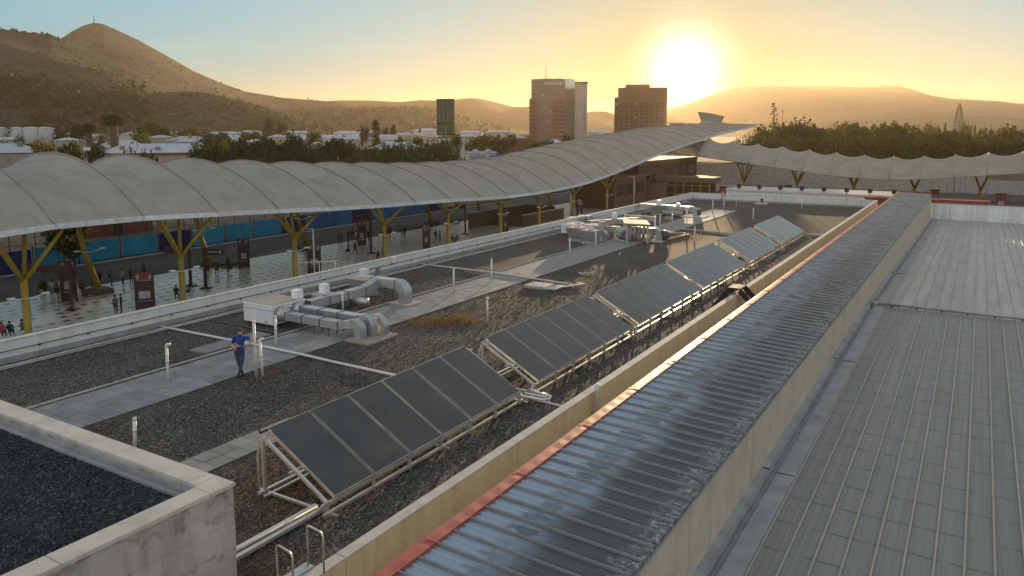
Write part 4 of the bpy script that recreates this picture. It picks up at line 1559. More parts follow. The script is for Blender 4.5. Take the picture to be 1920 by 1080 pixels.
ground_pipe([P(1245, 450, 0.1), P(1285, 440, 0.1), P(1280, 438, 0.1), P(1240, 437, 0.1)], 0.11, 'old_pipe', 'pale pipe bent into a corner right of the pump frame', second=(0.2, 0.3, 0))
# white cabinets standing by the parapet behind the far cluster
for k, (px, py, w, h, lab) in enumerate(((1084, 424, 1.5, 1.25, 'pale blue grey cabinet by the left parapet, the left one of a pair'), (1102, 422, 1.3, 1.35, 'pale blue grey cabinet by the left parapet, the right one of a pair'))):
    q = P(px, py)
    t_ = thing('roof_cabinet', lab, 'cabinet', (q.x - 0.3, q.y, 0))
    box_obj('casing', (-w / 2, w / 2, -0.5, 0.5, 0.08, h * 0.68), M['galv'], t_, 0.03)
    box_obj('foot', (-w / 2 + .1, w / 2 - .1, -0.4, 0.4, 0, 0.078), M['dark_metal'], t_)
    box_obj('vent_louvre', (-w / 2 + .2, w / 2 - .2, -0.515, -0.502, h * .3, h * .45), M['galv_dark'], t_)
_q = P(1172, 424)
_t = thing('white_screen', 'white metal screen on posts behind the pump frame', 'screen', (_q.x, _q.y, 0))
for x in (0, 1.5, 3.0):
    box_obj('post', (x - .07, x + .07, -.07, .07, 0, 1.15), M['white_metal'], _t)
box_obj('panel', (0.072, 2.93, -.05, .05, 0.6, 1.1), M['old_pipe'], _t)

# group three: farthest hood and duct
hood(*P(1235, 402)[:2], 1.5, 1.0, 'big pale hood, the farthest one by the left parapet', 0.4, 'galv')
hood(*P(1271, 404)[:2], 1.1, 0.8, 'second of the farthest hoods, right beside the last duct', 0.36, 'galv')
_q = P(1300, 407)
_t = thing('duct_run', 'farthest grey duct ending in a round bend over the path end', 'ductwork', (_q.x, _q.y, 0))
duct(_t, [(-6.4, 1.0, 0.85), (-0.4, 0.6, 0.82)], 0.6, 0.45, (0, 1, 0), step=1.5)
elbow_down(_t, (-0.4, 0.6, 0.82), (1, 0, 0), 0.6, 0.5, (0, 1, 0), 0.5, 0.3)
duct(_t, [(-3.4, -0.2, 0.42), (-1.0, -0.2, 0.42)], 0.5, 0.32, (0, 1, 0), step=1.2)
b = MB()
b.cyl((0.35, 0.5, 0.55), (0.6, 0.5, 0.55), 0.38, n=14)
b.build('fan_wheel', M['galv_dark'], _t, True)
box_obj('duct_curb', (-1.2, 1.3, -0.6, 1.5, 0, 0.1), M['coping'], _t)
_q = P(1372, 418)
_t = thing('roof_cowl', 'small cowl on a pale plinth near the far parapet', 'cowl', (P(1372, 418).x, P(1372, 418).y, 0))
_q = P(1428, 383)
_t.location = (_q.x, _q.y, 0)
box_obj('plinth', (-0.7, 0.7, -0.6, 0.6, 0, 0.22), M['coping'], _t, 0.03)
_b = MB()
_b.lathe([(0.12, 0.22), (0.12, 0.5), (0.25, 0.55), (0.22, 0.62), (0.05, 0.68)], n=10)
_b.build('cowl', M['dark_metal'], _t, True)
# red ladder hooked over the far parapet
_q = P(1355, 377)
_t = thing('wall_ladder', 'small reddish ladder hooked over the far parapet', 'ladder', (_q.x, YF - 0.06, 0))
for s in (-0.2, 0.2):
    _b = MB()
    _b.tube([(s, -0.02, 0.0), (s, -0.02, 1.5), (s, 0.1, 1.62), (s, 0.42, 1.62), (s, 0.5, 1.3)], 0.03, 6)
    _b.build('stile', M['red'], _t, True)
for k in range(5):
    _b = MB()
    _b.cyl((-0.2, -0.02, 0.25 + 0.3 * k), (0.2, -0.02, 0.25 + 0.3 * k), 0.02, n=6)
    _b.build('rung', M['red'], _t)

# ---------------- dark steel stile over the right parapet
_q = P(1392, 545, 0.95)
_t = thing('steel_stile', 'dark steel stile with steps leading over the right parapet', 'stile', (XR + 0.13, 44.6, 0))
_ys = P(1405, 545, 1.1).y
_t.location = (XR + 0.13, _ys, 0)
for s in (-0.5, 0.5):
    _b = MB()
    _b.bar((-1.1, s, 0.02), (-0.25, s, 1.15), 0.06, 0.26)
    _b.build('stringer', M['dark_metal'], _t)
    _b = MB()
    _b.bar((0.25, s, 1.15), (1.75, s, -0.35), 0.06, 0.26)
    _b.build('stringer', M['dark_metal'], _t)
_b = MB()
_b.box(-0.32, 0.32, -0.53, 0.53, 1.17, 1.27)
_b.build('landing', M['dark_metal'], _t)
for k in range(3):
    _b = MB()
    _b.box(-0.5 - k * 0.24, -0.3 - k * 0.24, -0.47, 0.47, 0.82 - k * 0.32, 0.86 - k * 0.32)
    _b.build('tread', M['dark_metal'], _t)
for k in range(4):
    _b = MB()
    _b.box(0.36 + k * 0.34, 0.56 + k * 0.34, -0.47, 0.47, 0.86 - k * 0.34, 0.90 - k * 0.34)
    _b.build('tread', M['galv'] if k in (1, 2) else M['dark_metal'], _t)

# ---------------- steel hand rails of the ladder hatch at the bottom edge
_t = thing('ladder_platform', 'grey ladder landing with two brushed steel hoop handrails at the bottom edge', 'ladder landing', (-10.6, 9.9, 0))
_c = P(578, 1058, 0.95)
_e = P(625, 1072, 0.95)
_pl = [P(535, 1084, 0.95), P(579, 1056, 0.95), P(660, 1078, 0.95), P(700, 1110, 0.95), P(560, 1130, 0.95)]
_t.location = (_c.x, _c.y, 0)
_b = MB()
_b.box(-0.10, XR - 0.015 - _c.x, -2.2, 0.03, 0.88, 0.95)
_b.build('landing', M['galv'], _t)
_b = MB()
_b.box(-0.06, 0.0, -2.2, -0.1, 0.0, 0.878)
_b.build('support', M['galv_dark'], _t)


def hoop(dx, dy, zr):
    b = MB()
    w = 0.46
    b.tube([(dx, dy, 0.95), (dx, dy, zr - 0.07), (dx + 0.02, dy, zr - 0.02), (dx + 0.07, dy, zr), (dx + w - 0.08, dy - 0.04, zr - 0.01), (dx + w - 0.02, dy - 0.045, zr - 0.035), (dx + w, dy - 0.05, zr - 0.09), (dx + w, dy - 0.05, 0.95)], 0.022, 10)
    b.build('handrail', M['steel'], _t, True)


hoop(0.0, 0.0, 1.74)
hoop(0.04, -0.78, 1.74)


# ---------------- dry tufts of grass in the gravel
def tufts(spots, label):
    b = MB()
    for (x, y, n, spread, h) in spots:
        for i in range(n):
            px, py = x + RNG.gauss(0, spread), y + RNG.gauss(0, spread * 1.6)
            a, hh = RNG.uniform(0, 6.28), h * RNG.uniform(0.4, 1.1)
            w = 0.012
            lx, ly = RNG.uniform(-.4, .4) * hh, RNG.uniform(-.4, .4) * hh
            b.add([(px - w * math.cos(a), py - w * math.sin(a), 0), (px + w * math.cos(a), py + w * math.sin(a), 0), (px + lx, py + ly, hh)], [(0, 1, 2)])
    o = b.build('dry_grass', M['dry_grass'])
    return tag(o, label, kind='stuff')


_sp = []
for px, py, n, s, h in ((800, 606, 300, 0.45, 0.22), (830, 603, 320, 0.4, 0.25), (862, 600, 220, 0.35, 0.24), (745, 600, 120, 0.5, 0.15), (878, 606, 70, 0.12, 0.3), (900, 604, 60, 0.3, 0.2),
                        (1225, 450, 500, 0.8, 0.3), (1262, 446, 500, 1.0, 0.3), (1290, 442, 240, 0.9, 0.25), (470, 905, 200, 0.6, 0.12), (530, 900, 300, 0.6, 0.15), (560, 930, 300, 0.45, 0.16),
                        (720, 575, 80, 0.4, 0.15), (690, 560, 60, 0.3, 0.15), (1020, 690, 150, 0.6, 0.12), (775, 755, 60, 0.4, 0.1)):
    q = P(px, py)
    _sp.append((q.x, q.y, n, s, h))
tufts(_sp, 'tufts of dry orange grass growing through the gravel')

# ================================================================== PLAZA AND CANOPIES
ORD = ['first', 'second', 'third', 'fourth', 'fifth', 'sixth', 'seventh', 'eighth', 'ninth', 'tenth', 'eleventh', 'twelfth', 'thirteenth', 'fourteenth', 'fifteenth', 'sixteenth', 'seventeenth', 'eighteenth', 'nineteenth', 'twentieth',
       'twenty first', 'twenty second', 'twenty third', 'twenty fourth', 'twenty fifth', 'twenty sixth', 'twenty seventh', 'twenty eighth', 'twenty ninth', 'thirtieth']
CXE, CXM, CHW = -61.0, -75.0, 14.0
_EY = [0, 28, 32, 39.6, 47.5, 55, 62.5, 70, 77.6, 85, 92.5, 99.6, 107.4, 114.3, 121.9, 128.4, 144.8, 159.5, 179.3, 208, 232, 250, 272]
_EZ = [0.6, 0.87, 1.06, 0.98, 0.6, 0.23, -0.2, -0.53, -0.78, -1.0, -1.37, -1.6, -1.7, -1.59, -1.37, -1.02, 0.67, 2.6, 4.68, 7.24, 8.7, 9.8, 10.2]
_RY = [0, 38, 46, 53, 60, 69, 77, 90, 104, 119, 140, 162, 197, 234, 255, 272]
_RZ = [6.5, 6.95, 6.5, 5.95, 5.5, 5.0, 4.65, 4.1, 3.8, 3.95, 5.85, 7.6, 9.75, 10.9, 11.1, 10.5]


def c_half(y):
    return CHW if y < 243 else CHW * math.sqrt(max(0.0, 1 - ((y - 243) / 28.5) ** 2))


def canopy_z(u, y, sag=0.0):
    ze, zr = float(np.interp(y, _EY, _EZ)), float(np.interp(y, _RY, _RZ))
    if u > 0:
        ze = ze + 0.8
    s = 1 - abs(u) ** 2.1
    return ze + (zr + 0.12 - ze) * s - sag * (0.12 + 0.88 * s)


def build_canopy():
    t = thing('fabric_canopy', 'huge pale membrane canopy with arched ribs sweeping up to a pointed end over the plaza', 'canopy', (CXM, 0, 0))
    bay = 7.47
    ys = [9.75 + bay * k for k in range(-1, 35)]
    ys = [y for y in ys if y < 268] + [271.2]
    us = np.concatenate([np.linspace(-1, 0, 15), np.linspace(0, 1, 11)[1:]])
    for i in range(len(ys) - 1):
        b = MB()
        ya, yb = ys[i], ys[i + 1]

        def fn(u, v):
            y = ya + (yb - ya) * v
            sag = 1.5 * math.sin(math.pi * v) ** 0.85
            return (u * c_half(y), y, canopy_z(u, y, sag))
        b.grid(fn, us, np.linspace(0, 1, 11))
        b.build('membrane_bay', M['fabric'], t, True)
        # stitched seams running along each bay
        if ya < 150:
            b = MB()
            for u in (-0.86, -0.66, -0.45, -0.22):
                pts = [fn(u, v) for v in np.linspace(0.03, 0.97, 8)]
                vs = []
                for p in pts:
                    vs += [(p[0] + 0.045, p[1], p[2] - 0.02), (p[0] - 0.045, p[1], p[2] + 0.02)]
                b.add([(v[0], v[1], v[2] + 0.045) for v in vs], [(2 * k, 2 * k + 2, 2 * k + 3, 2 * k + 1) for k in range(7)])
            b.build('seam', M['fabric_seam'], t)
    for y in ys[:-1]:
        if c_half(y) < 2:
            continue
        b = MB()
        pts = [(u * c_half(y), y, canopy_z(u, y) + 0.05) for u in np.linspace(-1, 1, 25)]
        b.tube(pts, 0.07, 6)
        b.build('arch_rib', M['fabric_seam'], t, True)
    # edge gutter, length by length
    yy = list(np.arange(2.3, 271, 7.47)) + [271.3]
    for i in range(len(yy) - 1):
        for s in (-1, 1):
            b = MB()
            seq = np.linspace(yy[i], yy[i + 1], 5)
            vs = []
            for y in seq:
                x, z = s * (c_half(y) + 0.06), canopy_z(s, y)
                vs += [(x - s * 0.25, y, z + 0.03), (x, y, z + 0.02), (x, y, z - 0.38), (x - s * 0.3, y, z - 0.30)]
            fs = []
            for k in range(4):
                for q in range(4):
                    a, c = k * 4 + q, k * 4 + (q + 1) % 4
                    fs.append((a, c, c + 4, a + 4) if s > 0 else (c, a, a + 4, c + 4))
            b.add(vs, fs)
            for y in np.arange(yy[i], yy[i + 1], 1.24):
                x, z = s * (c_half(y) + 0.08), canopy_z(s, y)
                b.box(x - 0.02, x + 0.02, y - 0.03, y + 0.03, z - 0.40, z + 0.05)
            b.build('edge_gutter', M['fabric_edge'], t)
    # vent hood on the pointed end
    b = MB()
    zb = 10.6
    ring0 = [(-3.6, 244.5, zb), (3.0, 244.5, zb), (4.4, 256.5, zb - .2), (-3.0, 256.5, zb - .2)]
    ring1 = [(-2.9, 246.2, zb + 1.5), (1.2, 246.2, zb + 1.4), (1.5, 254.2, zb + 1.2), (-2.4, 254.4, zb + 1.2)]
    ring2 = [(-3.9, 245.4, zb + 4.4), (1.2, 245.8, zb + 3.7), (2.2, 254.6, zb + 2.9), (-2.8, 255.0, zb + 3.7)]
    for ra, rb in ((ring0, ring1), (ring1, ring2)):
        for k in range(4):
            b.add([ra[k], ra[(k + 1) % 4], rb[(k + 1) % 4], rb[k]], [(0, 1, 2, 3)])
    b.add(ring2, [(0, 1, 2, 3)])
    b.build('vent_hood', M['fabric'], t)


def lamp_arm(parent, x, y, z, d=1.2):
    b = MB()
    for s in (-1, 1):
        b.tube([(x, y, z), (x + 0.15, y + s * d * 0.5, z + 0.12), (x + 0.2, y + s * d, z + 0.25)], 0.03, 6)
        b.hexa([(x + .05, y + s * d - .25, z + .25), (x + .4, y + s * d - .25, z + .22), (x + .4, y + s * d + .25, z + .22), (x + .05, y + s * d + .25, z + .25),
                (x + .05, y + s * d - .25, z + .35), (x + .4, y + s * d - .25, z + .32), (x + .4, y + s * d + .25, z + .32), (x + .05, y + s * d + .25, z + .35)])
    b.build('floodlight', M['white_metal'], parent)


def fork_column(x, y, label, fork=-2.6, reach=3.1):
    t = thing('canopy_column', label, 'column', (x, y, GZ), 0, 'yellow forked columns of the big canopy')
    b = MB()
    b.tube([(0, 0, 0), (0, 0, 0.2), (0, 0, fork - GZ)], [0.36, 0.30, 0.27], 12)
    b.build('shaft', M['yellow'], t, True)
    for dx, dy in ((1.5, -reach), (1.5, reach), (-3.0, -reach * .7), (-3.0, reach * .7)):
        u = (x + dx - CXM) / CHW
        zt = canopy_z(-min(1, abs(u)) if u > 0 else u, y + dy) if True else 0
        u2 = min(0.98, abs(u))
        zt = canopy_z(-u2, y + dy, 1.5)
        b = MB()
        b.tube([(0, 0, fork - GZ - 0.25), (dx, dy, zt - GZ - 0.2)], [0.20, 0.13], 8)
        b.build('branch', M['yellow'], t, True)
    lamp_arm(t, 0.3, 0.0, fork - GZ - 1.6, 1.3)
    return t


_cl = ['leftmost yellow forked column under the canopy', 'yellow forked column between the red totem and the leaning sign', 'yellow forked column beside the white lamp post', 'yellow forked column behind the white cable box on the parapet',
       'thick yellow forked column in the middle of the plaza', 'yellow forked column left of the stair entrance', 'yellow forked column at the stair entrance', 'slim yellow forked column right of the white slab', 'yellow forked column against the brown station block']
for y, l in zip((31.2, 45.3, 59.5, 74.6, 88.4, 102.5, 115.0, 128.2, 143.2), _cl):
    fork_column(-64.3, y, l)


def slant_column(x, y, label, top=1.0):
    t = thing('slanting_column', label, 'column', (x, y, GZ), 0, 'slanting yellow columns of the big canopy')
    b = MB()
    b.tube([(0, 0, 0.25), (-0.5, -0.9, (top - GZ) * 0.5), (-1.0, -1.8, min(top + 2.5, canopy_z(min(0.95, abs((x - 1 - CXM) / CHW)), y - 1.8) - 1.9) - GZ)], [0.30, 0.27, 0.22], 10)
    b.build('shaft', M['yellow'], t, True)
    b = MB()
    b.bbox(-1.0, 1.0, -0.9, 0.9, 0, 0.55, 0.12)
    b.build('stone_base', M['bench'], t)
    lamp_arm(t, 0.0, -0.8, 4.3, 1.3)


for (x, y), l in zip(((-74.9, 43.4), (-79.0, 59.6), (-78.0, 74.5), (-81, 106.5), (-77, 116.3), (-73.5, 136.9), (-73.3, 151.4)),
                     ('leftmost slanting yellow column, among the waiting people', 'slanting yellow column over the occupied bench', 'slanting yellow column behind the fourth forked column', 'slanting yellow column by a far seated group', 'slanting yellow column beside a lone walker', 'slanting yellow column behind the stair entrance', 'farthest slanting yellow column on the bright floor')):
    slant_column(x, y, l)


def plaza():
    struct(box_obj('plaza_floor', (-79.0, XL - 0.3, -10, 330, GZ - 0.3, GZ), M['plaza']))
    struct(box_obj('kerb', (-79.3, -79.0, -10, 330, GZ - 0.3, GZ - 0.02), M['kerb']))
    struct(box_obj('road', (-92.5, -79.3, -60, 420, GZ - 0.4, GZ - 0.14), M['asphalt']))
    struct(box_obj('pavement', (-93.6, -92.5, -60, 420, GZ - 0.3, GZ), M['kerb']))
    b = MB()
    b.grid(lambda x, y: (x, y, GZ + 0.2 + 2.3 * min(1, max(0, (-x - 94.2) / 9)) + 0.5 * mnoise.noise(Vector((x * .2, y * .12, 1)))), np.linspace(-112, -94.3, 12), np.linspace(-20, 200, 60))
    struct(b.build('earth_bank', M['earth'], None, True))
    # hoarding: bays of sheets between posts
    t = thing('site_hoarding', 'long hoarding of turquoise, blue and navy sheets along the far side of the road', 'hoarding', (-93.8, 0, GZ))
    seq = ['blue', 'blue', 'blue', 'blue', 'navy', 'cyan', 'cyan', 'cyan', 'navy', 'cyan', 'cyan', 'cyan', 'navy', 'blue', 'blue', 'navy', 'blue', 'blue', 'blue', 'navy']
    Wb = 5.35
    y = 20.0
    pm = MB()
    pm.box(-0.05, 0.05, -0.05, 0.05, 0, 2.9)
    pme = pm.mesh('hoarding_post', M['dark_metal'])
    sheets = {}
    for k, c in enumerate(seq):
        nsh = 3
        w = (Wb - 0.3) / nsh
        key = c
        if key not in sheets:
            b = MB()
            n = 7
            pts = [(0.03 if q % 2 else 0.0, q * (w - 0.03) / n) for q in range(n + 1)]
            for q in range(n):
                b.add([(pts[q][0], pts[q][1], 0.1), (pts[q + 1][0], pts[q + 1][1], 0.1), (pts[q + 1][0], pts[q + 1][1], 2.55), (pts[q][0], pts[q][1], 2.55)], [(0, 1, 2, 3)])
            sheets[key] = b.mesh('hoarding_sheet', M[c + '_board'])
        link('hoarding_post', pme, t, (0, y, 0))
        for q in range(nsh):
            link('hoarding_sheet', sheets[key], t, (0.0, y + 0.15 + q * w, RNG.uniform(-.04, .04)))
        y += Wb
    link('hoarding_post', pme, t, (0, y, 0))
    # thin mesh fence on top of the bank
    f = thing('site_fence', 'thin dark post and rail fence above the coloured hoarding', 'fence', (-99.5, 20, GZ + 2.0))
    b = MB()
    b.box(-.04, .04, -.04, .04, -0.6, 2.2)
    me = b.mesh('post', M['dark_metal'])
    for k in range(36):
        link('post', me, f, (0, k * 3, 0))
    for z in (0.3, 2.1):
        b = MB()
        b.box(-.02, .02, 0, 105, z, z + 0.05)
        b.build('rail', M['dark_metal'], f)
    q = thing('site_cabin', 'low red brown shed behind the coloured hoarding', 'shed', (-104, 62, GZ + 1.6))
    box_obj('wall', (-3, 3, -5, 5, 0, 2.4), M['wall_red'], q)
    box_obj('roof', (-3.3, 3.3, -5.3, 5.3, 2.41, 2.6), M['fascia_red'], q)
    box_obj('door', (3.003, 3.05, -1, 0.4, 0, 2.0), M['dark_metal'], q)


def totem(x, y, rz, h, label, w=1.7):
    w *= 0.74
    t = thing('info_totem', label, 'information totem', (x, y, GZ), rz, 'dark red information totems on the plaza')
    for s in (-1, 1):
        box_obj('upright', (s * w / 2 - .08, s * w / 2 + .08, -.2, .2, 0, h), M['kiosk'], t)
    box_obj('top_panel', (-w / 2 + .082, w / 2 - .082, -.12, .12, h * .80, h - .02), M['kiosk_red'], t)
    box_obj('foot_panel', (-w / 2 + .082, w / 2 - .082, -.14, .14, 0.05, h * .22), M['kiosk'], t)
    b = MB()
    b.box(-w / 2 + .084, w / 2 - .084, -.06, .06, h * .24, h * .78)
    b.build('board', M['kiosk'], t)
    pz = MB()
    pz.box(-w / 2 + .25, w / 2 - .25, .064, .075, h * .30, h * .50)
    pz.box(-w / 2 + .25, w / 2 - .25, -.075, -.064, h * .30, h * .50)
    pz.build('poster', M['poster'], t)
    # red emblem shapes on the head panel
    for s in (-0.36, 0.36):
        em = MB()
        em.hexa([(s * w - .22, -.135, h * .83), (s * w + .1, -.135, h * .83), (s * w + .1, -.123, h * .83), (s * w - .22, -.123, h * .83), (s * w - .05, -.135, h * .95), (s * w + .2, -.135, h * .95), (s * w + .2, -.123, h * .95), (s * w - .05, -.123, h * .95)])
        em.build('emblem', M['poster'], t)


totem(-73.8, 39.8, R(58), 4.0, 'dark totem with a pale poster next to the leftmost waiting people')
totem(-64.6, 41.6, R(50), 3.4, 'red headed totem standing alone in front of the couple', 2.0)
totem(-74.3, 60.8, R(58), 3.6, 'dark totem right of the occupied bench', 1.5)
totem(-64.5, 62.6, R(55), 3.4, 'red totem half hidden behind the white lamp post', 1.8)
totem(-74.6, 81.7, R(58), 3.6, 'dark totem in the thick of the standing crowd', 1.4)
totem(-64.2, 83.2, R(40), 3.4, 'totem with one sunlit edge left of the thick column', 1.2)
totem(-64.2, 103.8, R(55), 3.3, 'dark totem at the left end of the stair entrance', 1.1)
totem(-60.0, 122.0, R(55), 4.0, 'tall dark totem at the right end of the stair entrance', 1.1)


def gantry(x, y, rz, label, arm=3.0, h=4.3):
    t = thing('sign_post', label, 'sign post', (x, y, GZ), rz, 'dark hanging sign posts on the plaza')
    b = MB()
    b.box(-.13, .13, -.13, .13, 0.122, h)
    b.build('post', M['kiosk'], t)
    b = MB()
    b.bbox(-.5, .5, -.4, .4, 0, .12, .04)
    b.build('foot', M['kiosk'], t)
    b = MB()
    b.box(.132, arm, -.1, .1, h - 0.75, h - .08)
    b.build('sign_board', M['kiosk'], t)
    b = MB()
    b.box(arm - 0.55, arm - 0.3, -.112, -.102, h - 0.55, h - .28)
    b.box(0.5, 1.5, -.112, -.102, h - 0.48, h - .36)
    b.build('lettering', M['poster'], t)


gantry(-70.0, 38.0, R(205), 'dark sign post with a board reaching left beside the leftmost totem', 4.6, 4.2)
gantry(-70.1, 50.4, R(210), 'dark sign post with its board hidden behind a forked column', 2.6)
gantry(-67.8, 50.5, R(25), 'dark sign post with its board pointing right towards the bench', 2.2)
gantry(-68.6, 76.9, R(205), 'dark sign post just left of the fourth forked column', 2.2, 5.3)
gantry(-68.8, 99.2, R(205), 'dark sign post left of the lone walker', 1.6, 4.8)


def more_plaza():
    t = thing('lamp_post', 'slim white lamp post with a short arm beside a red totem', 'lamp post', (-63.9, 62.0, GZ))
    b = MB()
    b.tube([(0, 0, 0), (0, 0, 5.2)], [0.09, 0.07], 8)
    b.build('post', M['pvc'], t, True)
    b = MB()
    b.box(-1.3, .05, -.12, .0, 5.2, 5.27)
    b.build('lamp_arm', M['pvc'], t)
    r = thing('hand_rail', 'pale curved hand rail at the foot of the white lamp post', 'hand rail', (-62.6, 61.5, GZ))
    b = MB()
    b.tube([(-2.5, -2.2, 0), (-2.3, -2.0, 1.1), (-1.8, -1.6, 1.6), (0, 0, 1.7), (1.6, 1.2, 1.7)], 0.06, 6)
    b.build('rail', M['pvc'], r, True)
    b = MB()
    b.cyl((0, 0, 0), (0, 0, 1.68), 0.05)
    b.cyl((1.4, 1.05, 0), (1.4, 1.05, 1.68), 0.05)
    b.build('post', M['pvc'], r, True)
    # long dark benches
    for (x, y, rz, l, lab) in ((-76.6, 61.2, R(70), 3.4, 'dark stone bench with people seated by the slanting column'), (-79.2, 110.5, R(60), 2.4, 'dark stone planter at the foot of a far slanting column')):
        q = thing('stone_bench', lab, 'bench', (x, y, GZ), rz)
        box_obj('seat', (-l / 2, l / 2, -.35, .35, 0.3, 0.48), M['bench'], q, 0.04)
        box_obj('plinth', (-l / 2 + .2, l / 2 - .2, -.28, .28, 0, 0.298), M['bench'], q)
    q = thing('front_bench', 'bench right behind the parapet under the leftmost forked column', 'bench', (-62.9, 33.6, GZ))
    for x, y in ((-63.4, 45.4), (-63.4, 75.0), (-63.0, 90.0)):
        pass
    bpy.data.objects.remove(q)
    # stair entrance to the underground platforms
    s = thing('stair_entrance', 'brown walled stair entrance sunk into the plaza', 'stair entrance', (-66.0, 108.0, GZ))
    box_obj('side_wall', (-6.2, -5.9, -3, 16, 0, 2.6), M['brown_bldg'], s)
    box_obj('side_wall', (0.0, 0.3, 4, 19, 0, 1.9), M['brown_bldg'], s)
    box_obj('end_wall', (-5.895, -0.005, 15.7, 16, 0, 2.5), M['brown_bldg'], s)
    box_obj('coping', (-6.25, -5.85, -3, 16.02, 2.602, 2.7), M['coping'], s)
    box_obj('coping', (-0.05, 0.35, 3.95, 19, 1.902, 2.0), M['coping'], s)
    for k in range(8):
        box_obj('step', (-5.88, -0.02, 3 + k * 0.6, 3.58 + k * 0.6, 0, 0.17 * (k + 1)), M['brown_pale'], s)
    sl = box_obj('white_slab', (-.35, .35, -.35, .35, 0, 4.6), M['white_wall'], None, 0.03)
    sl.location = (-66.0, 131.0, GZ)
    tag(sl, 'white upright slab on the plaza right of the stair entrance', 'slab')
    # brown station block
    s = thing('station_block', 'brown two storey station block beyond the plaza under the canopy', 'building', (-64.0, 146.0, GZ))
    box_obj('wall', (-9, 0, 0, 18, 0, 6.2), M['brown_bldg'], s)
    box_obj('wall', (-16, -2.0, 18.01, 60, 0, 8.2), M['brown_bldg'], s)
    box_obj('upper_band', (-16.2, -1.85, 18.0, 60.2, 8.21, 9.2), M['brown_pale'], s)
    box_obj('roof_slab', (-9.3, 0.3, -0.3, 18.0, 6.21, 6.5), M['brown_pale'], s)
    box_obj('annex', (-1.9, 2.5, 22, 58, 0, 4.2), M['brown_pale'], s)
    for k in range(5):
        box_obj('window', (2.503, 2.56, 24.5 + k * 6.5, 28.5 + k * 6.5, 1.2, 3.2), M['dark_win'], s)
    for k in range(3):
        box_obj('window', (0.003, 0.05, 1.5 + k * 5.4, 5.5 + k * 5.4, 2.6, 5.0), M['dark_win'], s)
    for k in range(6):
        box_obj('window', (-1.997, -1.95, 20 + k * 6.6, 25 + k * 6.6, 5.0, 7.2), M['dark_win'], s)
    l = thing('lamp_post', 'slim white lamp post in front of the brown station block', 'lamp post', tuple(P(1188, 388, GZ)))
    b = MB()
    b.tube([(0, 0, 0), (0, 0, 6.5)], [0.12, 0.09], 8)
    b.build('post', M['pvc'], l, True)
    b = MB()
    b.box(-1.0, .05, -.9, .1, 6.5, 6.6)
    b.build('lamp_arm', M['pvc'], l)


